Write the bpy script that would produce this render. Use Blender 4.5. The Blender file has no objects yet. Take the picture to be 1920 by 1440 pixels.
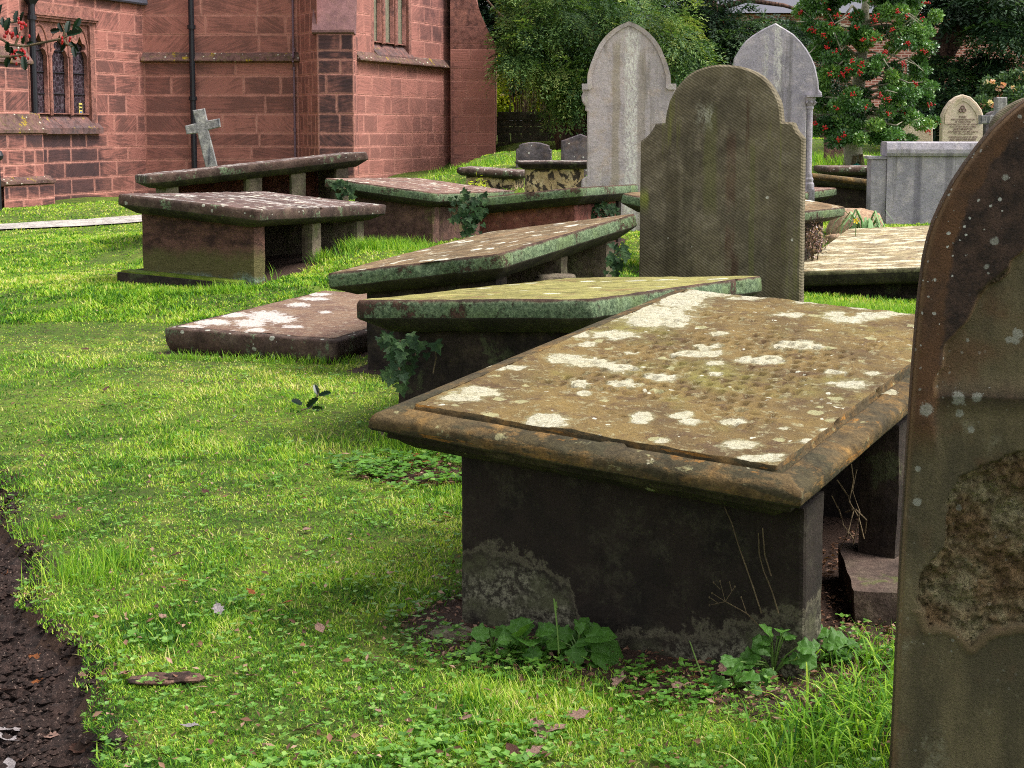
import bpy, math, random
import numpy as np
from mathutils import Matrix, Vector, Euler
rnd = random.Random(7)
rng = np.random.default_rng(11)
SC = bpy.context.scene
COL = SC.collection
R = math.radians
# ------------------------------------------------------------------ camera geometry
F = 2800.0; H = 1.5; CY = 528.0; PITCH = math.atan((CY - 240) / F)
CP, SP = math.cos(PITCH), math.sin(PITCH)
def ray(px, py):
    a = (px - 960) / F; b = (CY - py) / F
    return np.array([a, CP + b * SP, -SP + b * CP])
def at(px, py, Y):
    d = ray(px, py); k = Y / d[1]
    return np.array([d[0] * k, Y, H + d[2] * k])
def onplane(px, py, P, n):
    d = ray(px, py); o = np.array([0, 0, H])
    return o + d * (np.dot(np.array(P) - o, n) / np.dot(d, n))
# ------------------------------------------------------------------ noise (numpy)
def _h(ix, iy, iz, seed):
    n = (ix * 374761393 + iy * 668265263 + iz * 2147483647 + seed * 1274126177) & 0xffffffff
    n = ((n ^ (n >> 13)) * 1274126177) & 0xffffffff
    n = ((n ^ (n >> 16)) * 2246822519) & 0xffffffff
    return ((n ^ (n >> 15)) & 0xffffff) / float(0xffffff)
def vnoise(x, y, z=0.0, seed=0):
    x, y, z = np.broadcast_arrays(np.asarray(x, float), np.asarray(y, float), np.asarray(z, float))
    xi, yi, zi = np.floor(x).astype(np.int64), np.floor(y).astype(np.int64), np.floor(z).astype(np.int64)
    fx, fy, fz = x - xi, y - yi, z - zi
    fx, fy, fz = [t * t * (3 - 2 * t) for t in (fx, fy, fz)]
    r = 0
    for dx in (0, 1):
        for dy in (0, 1):
            for dz in (0, 1):
                w = (fx if dx else 1 - fx) * (fy if dy else 1 - fy) * (fz if dz else 1 - fz)
                r = r + w * _h(xi + dx, yi + dy, zi + dz, seed)
    return r * 2 - 1
def fbm(x, y, z=0.0, oct=4, seed=0, gain=.5):
    a, s, t = 0.0, 1.0, 0.0
    for o in range(oct):
        a = a + s * vnoise(np.asarray(x) * 2**o, np.asarray(y) * 2**o, np.asarray(z) * 2**o, seed + o * 17); t += s; s *= gain
    return a / t
def smooth(e0, e1, x):
    t = np.clip((x - e0) / (e1 - e0), 0, 1); return t * t * (3 - 2 * t)
# ------------------------------------------------------------------ mesh helpers
def link(o, parent=None):
    COL.objects.link(o)
    if parent is not None: o.parent = parent
    return o
def tag(o, label=None, cat=None, group=None, kind=None):
    if label: o['label'] = label
    if cat: o['category'] = cat
    if group: o['group'] = group
    if kind: o['kind'] = kind
    return o
def empty(name, loc, rz=0.0, rot=None):
    o = bpy.data.objects.new(name, None); COL.objects.link(o)
    o.location = Vector([float(c) for c in loc]); o.rotation_euler = rot if rot else (0, 0, rz); o.empty_display_size = .1
    return o
def mk(name, V, Fc, mats, parent=None, loc=None, rot=None, fm=None, attrs=None, uv=None, smooth_=False):
    me = bpy.data.meshes.new(name)
    V = np.asarray(V, dtype=np.float32)
    if isinstance(Fc, np.ndarray) and Fc.ndim == 2:
        nf, k = Fc.shape
        me.vertices.add(len(V)); me.vertices.foreach_set('co', V.ravel())
        me.loops.add(nf * k); me.loops.foreach_set('vertex_index', Fc.astype(np.int32).ravel())
        me.polygons.add(nf); me.polygons.foreach_set('loop_start', np.arange(0, nf * k, k, dtype=np.int32))
        me.polygons.foreach_set('loop_total', np.full(nf, k, dtype=np.int32))
        me.update(calc_edges=True)
    else:
        me.from_pydata([tuple(map(float, v)) for v in V], [], [tuple(int(i) for i in f) for f in Fc]); me.update()
    if not isinstance(mats, (list, tuple)): mats = [mats]
    for m in mats: me.materials.append(m)
    if fm is not None: me.polygons.foreach_set('material_index', np.asarray(fm, dtype=np.int32))
    if smooth_: me.polygons.foreach_set('use_smooth', np.ones(len(me.polygons), dtype=bool))
    if attrs:
        for k, a in attrs.items():
            at_ = me.attributes.new(k, 'FLOAT', 'POINT'); at_.data.foreach_set('value', np.asarray(a, dtype=np.float32))
    if uv is not None:
        l = me.uv_layers.new(name='UVMap'); idx = np.zeros(len(me.loops), dtype=np.int32); me.loops.foreach_get('vertex_index', idx)
        l.data.foreach_set('uv', np.asarray(uv, dtype=np.float32)[idx].ravel())
    me.validate()
    o = bpy.data.objects.new(name, me)
    if loc is not None: o.location = Vector([float(c) for c in loc])
    if rot is not None: o.rotation_euler = rot
    return link(o, parent)
class MB:
    def __init__(s): s.v = []; s.f = []; s.m = []
    def add(s, vs, fs, m=0):
        b = len(s.v); s.v += [tuple(map(float, v)) for v in vs]; s.f += [tuple(i + b for i in f) for f in fs]; s.m += [m] * len(fs)
    def box(s, x0, x1, y0, y1, z0, z1, m=0):
        s.add([(x0,y0,z0),(x1,y0,z0),(x1,y1,z0),(x0,y1,z0),(x0,y0,z1),(x1,y0,z1),(x1,y1,z1),(x0,y1,z1)],
              [(0,3,2,1),(4,5,6,7),(0,1,5,4),(1,2,6,5),(2,3,7,6),(3,0,4,7)], m)
    def tube(s, pts, rad, n=8, m=0, caps=True):
        pts = [np.array(p, float) for p in pts]
        if not isinstance(rad, (list, tuple, np.ndarray)): rad = [rad] * len(pts)
        rings = []
        for i, p in enumerate(pts):
            t = pts[min(i + 1, len(pts) - 1)] - pts[max(i - 1, 0)]; t = t / (np.linalg.norm(t) + 1e-9)
            a = np.array([0, 0, 1.0]) if abs(t[2]) < .9 else np.array([1.0, 0, 0])
            u = np.cross(t, a); u /= np.linalg.norm(u); w = np.cross(t, u)
            rings += [p + rad[i] * (math.cos(2*math.pi*k/n) * u + math.sin(2*math.pi*k/n) * w) for k in range(n)]
        fs = []
        for i in range(len(pts) - 1):
            for k in range(n):
                a = i*n+k; b = i*n+(k+1) % n; fs.append((a, b, b+n, a+n))
        if caps: fs.append(tuple(range(n))[::-1]); fs.append(tuple(range((len(pts)-1)*n, len(pts)*n)))
        s.add(rings, fs, m)
    def prism(s, poly, y0, y1, m=0, ch=0.0, side_m=None):
        # poly (x,z) list, front at y0 (towards -y), back at y1, optional chamfer of both faces
        poly = [np.array(p, float) for p in poly]; n = len(poly)
        ar = sum(poly[i][0]*poly[(i+1) % n][1] - poly[(i+1) % n][0]*poly[i][1] for i in range(n))
        if ar < 0: poly = poly[::-1]
        rings = []
        def inset(d):
            out = []
            for i in range(n):
                a = poly[i] - poly[i-1]; b = poly[(i+1) % n] - poly[i]
                na = np.array([-a[1], a[0]]) / (np.linalg.norm(a)+1e-9); nb = np.array([-b[1], b[0]]) / (np.linalg.norm(b)+1e-9)
                m_ = na + nb; k = np.dot(m_, m_) / 2
                out.append(poly[i] + d * m_ / max(k, .35))
            return out
        P0 = inset(ch) if ch else poly
        def ring(P, y): rings.append([(p[0], y, p[1]) for p in P])
        if ch: ring(P0, y0); ring(poly, y0 + ch); ring(poly, y1 - ch); ring(P0, y1)
        else: ring(poly, y0); ring(poly, y1)
        vs = [v for r_ in rings for v in r_]; fs = []; mm = []
        fs.append(tuple(range(n))); mm.append(m)
        for k in range(len(rings) - 1):
            for i in range(n):
                j = (i+1) % n; fs.append((k*n+j, k*n+i, (k+1)*n+i, (k+1)*n+j)); mm.append(m if side_m is None else side_m)
        fs.append(tuple(range((len(rings)-1)*n, len(rings)*n))[::-1]); mm.append(m)
        b = len(s.v); s.v += vs; s.f += [tuple(i + b for i in f) for f in fs]; s.m += mm
    def build(s, name, mats, parent=None, **k):
        return mk(name, s.v, s.f, mats, parent, fm=s.m, **k)
# ------------------------------------------------------------------ node helper
def S(r, g, b, k=1.0):
    f = lambda c: ((c/255 + .055) / 1.055) ** 2.4 if c > 10 else c / 255 / 12.92
    return (f(r)*k, f(g)*k, f(b)*k, 1.0)
class G:
    def __init__(s, name):
        s.mat = bpy.data.materials.new(name); s.mat.use_nodes = True
        s.nt = s.mat.node_tree; s.b = s.nt.nodes['Principled BSDF']; s.out = s.nt.nodes['Material Output']
        s.tc = s.nt.nodes.new('ShaderNodeTexCoord'); s.b.inputs['Roughness'].default_value = .85
        s.b.inputs['Specular IOR Level'].default_value = .25
    def n(s, t): return s.nt.nodes.new(t)
    def set(s, sock, v):
        if hasattr(v, 'is_linked') or hasattr(v, 'links'): s.nt.links.new(v, sock)
        else:
            if isinstance(v, tuple) and sock.type == 'VECTOR': v = v[:3]
            sock.default_value = v
    @property
    def obj(s): return s.tc.outputs['Object']
    @property
    def uv(s): return s.tc.outputs['UV']
    def robj(s):
        oi = s.n('ShaderNodeObjectInfo'); m = s.n('ShaderNodeVectorMath'); m.operation = 'SCALE'
        c = s.n('ShaderNodeCombineXYZ')
        for i in range(3): s.nt.links.new(oi.outputs['Random'], c.inputs[i])
        s.nt.links.new(c.outputs[0], m.inputs[0]); m.inputs['Scale'].default_value = 37.0
        a = s.n('ShaderNodeVectorMath'); a.operation = 'ADD'; s.nt.links.new(s.obj, a.inputs[0]); s.nt.links.new(m.outputs[0], a.inputs[1])
        return a.outputs[0]
    def mp(s, vec, scale=(1, 1, 1), rot=(0, 0, 0), loc=(0, 0, 0)):
        m = s.n('ShaderNodeMapping'); s.set(m.inputs['Vector'], vec); m.inputs['Scale'].default_value = scale
        m.inputs['Rotation'].default_value = rot; m.inputs['Location'].default_value = loc; return m.outputs[0]
    def noise(s, vec, scale=5, det=4, rough=.55, dist=0, col=False):
        t = s.n('ShaderNodeTexNoise'); s.set(t.inputs['Vector'], vec); t.inputs['Scale'].default_value = scale
        t.inputs['Detail'].default_value = det; t.inputs['Roughness'].default_value = rough; t.inputs['Distortion'].default_value = dist
        return t.outputs['Color' if col else 'Fac']
    def vor(s, vec, scale=5, feat='F1', rand=1.0):
        t = s.n('ShaderNodeTexVoronoi'); t.feature = feat; s.set(t.inputs['Vector'], vec); t.inputs['Scale'].default_value = scale
        t.inputs['Randomness'].default_value = rand; return t
    def math(s, op, a, b=0.0, clamp=False):
        m = s.n('ShaderNodeMath'); m.operation = op; m.use_clamp = clamp; s.set(m.inputs[0], a); s.set(m.inputs[1], b); return m.outputs[0]
    def step(s, v, lo, hi):
        m = s.n('ShaderNodeMapRange'); m.interpolation_type = 'SMOOTHSTEP'; s.set(m.inputs['Value'], v)
        m.inputs['From Min'].default_value = lo; m.inputs['From Max'].default_value = hi; return m.outputs[0]
    def mix(s, f, a, b, mode='MIX'):
        m = s.n('ShaderNodeMix'); m.data_type = 'RGBA'; m.blend_type = mode; s.set(m.inputs[0], f); s.set(m.inputs[6], a); s.set(m.inputs[7], b); return m.outputs[2]
    def ramp(s, v, stops):
        r_ = s.n('ShaderNodeValToRGB'); e = r_.color_ramp.elements
        while len(e) < len(stops): e.new(.5)
        for i, (p, c) in enumerate(stops): e[i].position = p; e[i].color = c
        s.set(r_.inputs[0], v); return r_.outputs[0]
    def attr(s, name):
        a = s.n('ShaderNodeAttribute'); a.attribute_name = name; return a.outputs['Fac']
    def sep(s, v):
        x = s.n('ShaderNodeSeparateXYZ'); s.set(x.inputs[0], v); return x.outputs
    def bump(s, h, st=.5, dist=.01, prev=None):
        b = s.n('ShaderNodeBump'); b.inputs['Strength'].default_value = st; b.inputs['Distance'].default_value = dist
        s.set(b.inputs['Height'], h)
        if prev is not None: s.nt.links.new(prev, b.inputs['Normal'])
        return b.outputs[0]
    def fin(s, col=None, rough=None, normal=None):
        if col is not None: s.set(s.b.inputs['Base Color'], col)
        if rough is not None: s.set(s.b.inputs['Roughness'], rough)
        if normal is not None: s.nt.links.new(normal, s.b.inputs['Normal'])
        return s.mat
def stone(name, cols, layers=(), grain=.35, gs=160, bump=.5, tool=None, rough=.9, big=2.2, streaks=(), mott=.75):
    """weathered stone: three mixed tones, grain, then layers of lichen / algae / stain"""
    g = G(name); v = g.robj()
    c = g.mix(g.step(g.noise(v, big, 5, .6), .35, .65), cols[0], cols[1])
    c = g.mix(g.step(g.noise(v, big * 4.7, 5, .65), .45, .72), c, cols[2])
    hgt = g.noise(v, 26, 6, .7)
    for L in layers:
        sc = L.get('sc', 6); vec = g.mp(v, sc if isinstance(sc, tuple) else (sc, sc, sc), loc=L.get('loc', (0, 0, 0)))
        amt = L.get('amt', 1.0)
        if L['k'] == 'spots':
            w = g.n('ShaderNodeVectorMath'); w.operation = 'ADD'; nz = g.noise(vec, 2.6, 4, .7, col=True)
            m_ = g.n('ShaderNodeVectorMath'); m_.operation = 'SCALE'; g.set(m_.inputs[0], nz); m_.inputs['Scale'].default_value = L.get('wob', .55)
            g.nt.links.new(vec, w.inputs[0]); g.nt.links.new(m_.outputs[0], w.inputs[1])
            t = g.vor(w.outputs[0], 1.0); hv = g.sep(t.outputs['Color'])[0]
            rad = g.math('MULTIPLY', g.math('SUBTRACT', hv, L.get('rare', .5)), L.get('r', .8))
            f = g.step(g.math('SUBTRACT', rad, t.outputs['Distance']), 0.0, L.get('soft', .04))
        else:
            f = g.step(g.noise(vec, 1.0, L.get('det', 6), L.get('ro', .65), L.get('dist', 0)), L['th'], L['th'] + L.get('soft', .06))
        if 'mask' in L:
            a = g.attr(L['mask']); f = g.math('MULTIPLY', f, a)
        if 'brk' in L:   # broken up by a finer noise
            f = g.math('MULTIPLY', f, g.step(g.noise(v, L['brk'], 4, .7), .40, .56))
        f = g.math('MULTIPLY', f, amt)
        c = g.mix(f, c, L['c'])
        if L.get('h'): hgt = g.math('ADD', hgt, g.math('MULTIPLY', f, L['h']))
    for sx, wd, sc_, am, z0, z1, bk in streaks:   # run-down stains with their own place on the stone
        xyz = g.sep(g.obj); wob = g.math('MULTIPLY', g.math('SUBTRACT', g.noise(g.mp(g.obj, (4, 4, 1.5)), 1.5, 5, .7), .5), wd * 1.6)
        dx = g.math('ABSOLUTE', g.math('ADD', g.math('SUBTRACT', xyz[0], sx), wob)); f = g.math('SUBTRACT', 1.0, g.step(dx, wd * .45, wd))
        f = g.math('MULTIPLY', f, g.math('MULTIPLY', g.step(xyz[2], z0, z0 + .15), g.math('SUBTRACT', 1.0, g.step(xyz[2], z1 - .12, z1))))
        if bk: f = g.math('MULTIPLY', f, g.step(g.noise(g.mp(v, (1, 1, .45)), bk, 4, .8), .40, .58))
        c = g.mix(g.math('MULTIPLY', f, am), c, sc_)
    if mott:
        mo = g.noise(v, 9, 6, .75); c = g.mix(mott, c, g.mix(1.0, c, g.ramp(mo, [(.36, (.42, .40, .38, 1)), (.5, (.95, .95, .95, 1)), (.66, (1.32, 1.30, 1.24, 1))]), 'MULTIPLY'))
        mo2 = g.noise(v, 48, 5, .8); c = g.mix(mott, c, g.mix(1.0, c, g.ramp(mo2, [(.34, (.50, .48, .46, 1)), (.52, (1, 1, 1, 1)), (.68, (1.35, 1.34, 1.28, 1))]), 'MULTIPLY')); hgt = g.math('ADD', hgt, g.math('MULTIPLY', mo2, .5))
    gr = g.noise(v, gs, 3, .8)
    c = g.mix(1.0, c, g.ramp(gr, [(.25, (1 - grain,) * 3 + (1,)), (.75, (1 + grain * .6,) * 3 + (1,))]), 'MULTIPLY')
    nrm = g.bump(hgt, bump, .02); nrm = g.bump(gr, bump * .8, .004, nrm)
    if tool:
        w = g.n('ShaderNodeTexWave'); w.bands_direction = 'Z'; w.inputs['Scale'].default_value = tool[0]; w.inputs['Distortion'].default_value = 1.4
        w.inputs['Detail'].default_value = 1.5; w.inputs['Detail Scale'].default_value = .6
        g.set(w.inputs['Vector'], g.mp(g.obj, rot=(0, tool[1], 0)))
        nrm = g.bump(w.outputs['Fac'], tool[2], .006, nrm)
        c = g.mix(g.math('MULTIPLY', g.step(g.noise(v, 6, 4, .7), .3, .6), .5), c, g.mix(1.0, c, g.ramp(w.outputs['Fac'], [(.1, (.66,)*3 + (1,)), (.8, (1.22,)*3 + (1,))]), 'MULTIPLY'))
    g.fin(c, rough, nrm); return g.mat
M = {}
WHITE = S(226, 224, 208); CREAM = S(205, 200, 160); GREEN = S(118, 142, 108); MOSS = S(120, 122, 52)
# foreground slab top
M['slab_top_gold'] = None
M['top_purple'] = stone('slab_top_weathered_purple', [S(112, 88, 84), S(84, 66, 62), S(130, 110, 100)],
    [dict(k='noise', sc=(5, 9, 5), th=.52, soft=.05, c=S(196, 190, 186), amt=.85, brk=40), dict(k='spots', sc=14, c=WHITE, amt=.9, rare=.55, r=1.1)], grain=.5)
M['top_pink'] = stone('slab_top_pinkish', [S(140, 106, 96), S(118, 88, 80), S(160, 138, 120)],
    [dict(k='noise', sc=(6, 6, 6), th=.55, soft=.05, c=S(196, 186, 176), amt=.7, brk=50), dict(k='spots', sc=15, c=WHITE, amt=.85, rare=.6, r=1.1)], grain=.45)
M['top_brown'] = stone('slab_top_brown', [S(134, 108, 80), S(112, 92, 66), S(150, 132, 100)],
    [dict(k='noise', sc=7, th=.56, soft=.05, c=S(190, 182, 160), amt=.75, brk=50), dict(k='spots', sc=9, c=WHITE, amt=.9, rare=.62, r=1.3)], grain=.4)
M['top_mossy'] = stone('slab_top_mossy_yellow', [S(152, 146, 84), S(128, 122, 66), S(168, 158, 104)],
    [dict(k='noise', sc=5, th=.58, soft=.06, c=S(128, 100, 66), amt=.7), dict(k='spots', sc=8, c=S(205, 203, 180), amt=.9, rare=.6, r=1.2)], grain=.45)
M['top_yellow'] = stone('slab_top_pale_yellow', [S(180, 164, 130), S(158, 142, 110), S(136, 112, 92)],
    [dict(k='noise', sc=(3.5, 9, 5), th=.5, soft=.06, c=S(222, 214, 184), amt=.85), dict(k='noise', sc=(5, 13, 5), loc=(4, 4, 4), th=.6, soft=.05, c=S(150, 130, 60), amt=.7)], grain=.4)
M['edge_dark'] = stone('slab_edge_dark_brown', [S(92, 72, 64), S(66, 52, 48), S(104, 88, 78)],
    [dict(k='noise', sc=(7, 7, 5), th=.56, soft=.05, c=GREEN, amt=.7, brk=60), dict(k='spots', sc=26, c=S(190, 190, 178), amt=.85, rare=.6, r=1.2)], grain=.5)
M['edge_green'] = stone('slab_edge_green_lichen', [S(96, 70, 58), S(74, 54, 46), S(88, 74, 60)],
    [dict(k='noise', sc=(7, 7, 3.5), th=.46, soft=.05, c=S(112, 132, 100), amt=.9, brk=55, h=.25), dict(k='noise', sc=(18, 18, 5), loc=(3, 1, 2), th=.55, soft=.05, c=S(134, 156, 118), amt=.7), dict(k='spots', sc=30, c=S(170, 180, 160), amt=.7, rare=.6, r=1.2)], grain=.5, gs=120)
def m_greenedge():
    g = G('slab_edge_green_crusted'); v = g.robj(); z = g.sep(g.obj)[2]
    c = g.mix(g.step(g.noise(v, 6, 5, .7), .35, .65), S(98, 72, 60), S(66, 50, 42))
    cover = g.math('ADD', g.noise(v, 2.6, 6, .72), g.math('MULTIPLY', g.math('SUBTRACT', g.noise(v, 34, 5, .8), .5), .55))
    top = g.math('SUBTRACT', 1.0, g.step(g.math('ADD', z, g.math('MULTIPLY', g.math('SUBTRACT', g.noise(v, 12, 4, .7), .5), .03)), -.018, -.004))
    f = g.math('MULTIPLY', g.step(cover, .37, .45), top)
    gcol = g.mix(g.step(g.noise(v, 60, 5, .8), .38, .62), S(78, 100, 74), S(136, 156, 120)); gcol = g.mix(g.step(g.noise(v, 4, 4), .45, .7), gcol, S(116, 136, 92))
    c = g.mix(g.math('MULTIPLY', f, .92), c, gcol)
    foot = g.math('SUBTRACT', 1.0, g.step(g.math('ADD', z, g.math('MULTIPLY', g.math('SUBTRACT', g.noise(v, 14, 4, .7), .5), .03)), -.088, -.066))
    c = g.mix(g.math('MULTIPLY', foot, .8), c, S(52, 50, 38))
    c = g.mix(1.0, c, g.ramp(g.noise(v, 44, 5, .8), [(.34, (.5, .5, .48, 1)), (.52, (1, 1, 1, 1)), (.68, (1.3, 1.3, 1.25, 1))]), 'MULTIPLY')
    gr = g.noise(v, 150, 3, .8); c = g.mix(1.0, c, g.ramp(gr, [(.25, (.5, .5, .5, 1)), (.75, (1.35, 1.35, 1.35, 1))]), 'MULTIPLY')
    return g.fin(c, .9, g.bump(gr, .6, .004, g.bump(g.math('ADD', g.noise(v, 30, 6, .8), g.math('MULTIPLY', f, .4)), .8, .02)))
M['edge_green2'] = m_greenedge()
M['edge_rust'] = stone('slab_edge_rusty', [S(108, 88, 56), S(76, 66, 46), S(128, 98, 54)],
    [dict(k='noise', sc=(6, 6, 26), th=.52, soft=.06, c=S(62, 58, 40), amt=.85), dict(k='noise', sc=(4, 4, 34), loc=(2, 2, 2), th=.60, soft=.04, c=S(156, 108, 44), amt=.7), dict(k='noise', sc=(14, 14, 20), loc=(7, 2, 2), th=.62, soft=.05, c=S(150, 146, 108), amt=.7), dict(k='spots', sc=13, c=S(196, 190, 160), amt=.85, rare=.78, r=1.4)], grain=.45)
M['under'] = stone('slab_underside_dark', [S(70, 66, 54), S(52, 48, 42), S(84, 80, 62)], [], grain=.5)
M['ped_pink'] = stone('pedestal_pink_brown', [S(112, 84, 76), S(88, 66, 60), S(128, 96, 84)],
    [dict(k='noise', sc=(4, 4, 3), th=.55, soft=.08, c=S(108, 102, 62), amt=.7), dict(k='noise', sc=(9, 9, 9), th=.6, soft=.05, c=S(60, 48, 44), amt=.7)], grain=.4)
def m_banded():
    g = G('pedestal_pink_green_foot'); v = g.robj(); z = g.math('ADD', g.sep(g.obj)[2], g.math('MULTIPLY', g.math('SUBTRACT', g.noise(v, 5, 5, .7), .5), .30))
    c = g.mix(g.step(g.noise(g.mp(v, (4, 4, 9)), 1.5, 6, .75), .40, .62), S(116, 82, 72), S(66, 46, 42)); c = g.mix(g.math('SUBTRACT', 1.0, g.step(z, .12, .26)), c, g.mix(g.noise(v, 20, 5, .8), S(74, 70, 40), S(120, 112, 72)))
    c = g.mix(g.math('MULTIPLY', g.math('SUBTRACT', 1.0, g.step(z, -.03, .05)), .85), c, g.mix(g.step(g.noise(v, 34, 5, .8), .4, .6), S(84, 96, 80), S(146, 168, 152)))
    gr = g.noise(v, 110, 4, .8); c = g.mix(1.0, c, g.ramp(gr, [(.3, (.55, .55, .55, 1)), (.7, (1.3, 1.3, 1.3, 1))]), 'MULTIPLY')
    return g.fin(c, .9, g.bump(g.noise(g.mp(v, (14, 14, 30)), 1, 6, .8), .9, .03))
M['ped_banded'] = m_banded()
def m_ledger():
    g = G('ledger_top_lichened'); v = g.robj(); c = g.mix(g.step(g.noise(v, 4, 6, .75), .36, .64), S(134, 108, 88), S(104, 78, 68)); c = g.mix(g.math('MULTIPLY', g.step(g.noise(v, 22, 5, .8), .52, .62), .6), c, S(160, 146, 128))
    e = g.math('ADD', g.attr('lichen'), g.math('MULTIPLY', g.math('SUBTRACT', g.noise(g.mp(v, (1, .7, 1)), 24, 7, .82), .5), 2.4)); c = g.mix(g.math('MULTIPLY', g.step(e, .55, .70), .75), c, S(206, 200, 194))
    gr = g.noise(v, 120, 4, .8); c = g.mix(1.0, c, g.ramp(gr, [(.3, (.6, .6, .6, 1)), (.7, (1.25, 1.25, 1.25, 1))]), 'MULTIPLY')
    return g.fin(c, .9, g.bump(g.noise(v, 40, 6, .8), .6, .015))
M['top_ledger'] = m_ledger()
M['ped_dark'] = stone('pedestal_dark', [S(56, 46, 41), S(38, 32, 30), S(70, 60, 50)],
    [dict(k='noise', sc=5, th=.58, soft=.06, c=S(82, 88, 62), amt=.6)], grain=.5)
M['ped_grey'] = stone('support_block_grey_brown', [S(128, 116, 100), S(104, 92, 80), S(112, 112, 84)],
    [dict(k='noise', sc=(6, 6, 3), th=.56, soft=.06, c=S(88, 92, 56), amt=.6)], grain=.4)
M['ped_red'] = stone('pedestal_red_sandstone', [S(142, 84, 74), S(116, 70, 62), S(150, 100, 88)], [dict(k='noise', sc=6, th=.56, soft=.06, c=S(80, 60, 56), amt=.6)], grain=.35)
M['ped_peel'] = stone('pedestal_peeling_cream', [S(196, 172, 132), S(180, 154, 116), S(206, 188, 152)],
    [dict(k='noise', sc=6, th=.50, soft=.03, c=S(58, 50, 46), amt=.95, dist=1.5)], grain=.3)
M['hs_brown'] = stone('headstone_tooled_brown', [S(114, 104, 84), S(92, 84, 70), S(126, 116, 98)],
    [dict(k='noise', sc=(7, 7, .55), th=.58, soft=.10, c=S(122, 122, 62), amt=.6), dict(k='noise', sc=(5, 5, .5), loc=(6, 2, 3), th=.60, soft=.07, c=S(76, 50, 38), amt=.7),
     dict(k='noise', sc=(5, 5, 2.4), loc=(1, 7, 5), th=.64, soft=.09, c=S(152, 144, 124), amt=.45), dict(k='spots', sc=13, c=S(196, 192, 180), rare=.88, r=1.2, wob=.2)],
    grain=.3, tool=(21, R(-34), .35), bump=.25, streaks=[(-.20, .05, S(74, 68, 54), .6, .0, 1.2, 4), (.27, .05, S(76, 68, 56), .6, -.1, 1.0, 4), (.03, .04, S(58, 44, 36), .85, .35, 1.28, 5), (.07, .045, S(98, 70, 58), .5, .1, 1.2, 4), (.10, .03, S(70, 46, 38), .6, -.1, .45, 0), (.20, .022, S(108, 108, 62), .45, .15, 1.15, 0), (-.06, .05, S(106, 106, 62), .45, .6, 1.36, 0), (-.10, .07, S(176, 174, 158), .7, 1.12, 1.36, 30), (-.49, .05, S(126, 134, 50), .8, .62, .84, 0), (-.30, .06, S(74, 66, 50), .55, -.3, 1.0, 0), (.36, .07, S(80, 70, 54), .5, -.3, .9, 0)], mott=.4)
M['hs_grey'] = stone('headstone_grey_limestone', [S(192, 182, 180), S(174, 166, 166), S(184, 170, 160)],
    [dict(k='noise', sc=(6, 6, .5), th=.54, soft=.12, c=S(128, 122, 112), amt=.8), dict(k='noise', sc=(8, 8, .45), loc=(5, 3, 1), th=.58, soft=.08, c=S(198, 192, 178), amt=.7, brk=60),
     dict(k='spots', sc=44, c=S(226, 224, 212), rare=.84, r=1.2)], grain=.3, streaks=[(.02, .085, S(226, 226, 214), .85, -.3, 2.0, 46), (-.13, .05, S(150, 138, 112), .55, -.3, 1.9, 0), (.12, .05, S(150, 140, 124), .5, -.3, 1.8, 0)], mott=.3)
M['hs_bluegrey'] = stone('headstone_blue_grey', [S(174, 168, 176), S(150, 146, 156), S(184, 176, 180)],
    [dict(k='noise', sc=(7, 7, .5), th=.54, soft=.10, c=S(124, 120, 122), amt=.8), dict(k='noise', sc=(9, 9, .45), loc=(5, 3, 1), th=.58, soft=.08, c=S(190, 188, 184), amt=.6), dict(k='spots', sc=30, c=S(220, 220, 212), rare=.86, r=1.2)], grain=.3, streaks=[(.0, .05, S(214, 212, 204), .8, 1.3, 2.1, 40), (-.12, .03, S(200, 198, 190), .7, 1.3, 2.0, 46), (.25, .06, S(110, 106, 118), .6, -.3, .82, 0), (-.05, .05, S(112, 108, 118), .6, -.3, .82, 0), (.55, .06, S(104, 100, 112), .6, -.3, .8, 0), (-.36, .05, S(104, 100, 112), .6, -.3, .8, 0)], mott=.35)
M['hs_slate'] = stone('headstone_purple_grey', [S(112, 104, 108), S(92, 84, 90), S(124, 106, 102)],
    [dict(k='noise', sc=(10, 10, .8), th=.55, soft=.08, c=S(66, 60, 64), amt=.7), dict(k='spots', sc=26, c=S(206, 204, 200), rare=.7, r=1.2)], grain=.35)
M['hs_red'] = stone('headstone_dull_red', [S(120, 84, 84), S(104, 74, 72), S(136, 104, 98)], [dict(k='noise', sc=6, th=.56, soft=.1, c=S(84, 62, 62), amt=.6)], grain=.3)
M['hs_cream'] = stone('headstone_cream', [S(214, 196, 176), S(204, 184, 164), S(218, 204, 180)],
    [dict(k='noise', sc=(6, 6, 2), th=.60, soft=.1, c=S(180, 170, 124), amt=.5)], grain=.12, mott=.12)
M['cross_grey'] = stone('cross_weathered_grey', [S(158, 154, 154), S(128, 126, 128), S(178, 174, 170)],
    [dict(k='noise', sc=(16, 16, 2), th=.52, soft=.1, c=S(82, 84, 92), amt=.8)], grain=.35)
M['rubble'] = stone('rubble_sandstone', [S(176, 146, 120), S(156, 126, 100), S(190, 164, 140)], [dict(k='noise', sc=9, th=.62, soft=.05, c=S(110, 84, 66), amt=.7)], grain=.35)
M['wallstone'] = stone('boundary_wall_stone', [S(74, 70, 56), S(58, 54, 44), S(92, 78, 64)], [dict(k='noise', sc=5, th=.55, soft=.08, c=S(70, 80, 40), amt=.7)], grain=.45)
M['bark'] = stone('yew_bark', [S(104, 76, 66), S(76, 56, 50), S(128, 100, 86)], [dict(k='noise', sc=(14, 14, 1.6), th=.52, soft=.06, c=S(46, 34, 32), amt=.9)], grain=.3)
M['bark_grey'] = stone('holly_bark', [S(184, 176, 158), S(156, 150, 134), S(140, 142, 114)], [], grain=.3, big=6, mott=.4)
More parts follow.
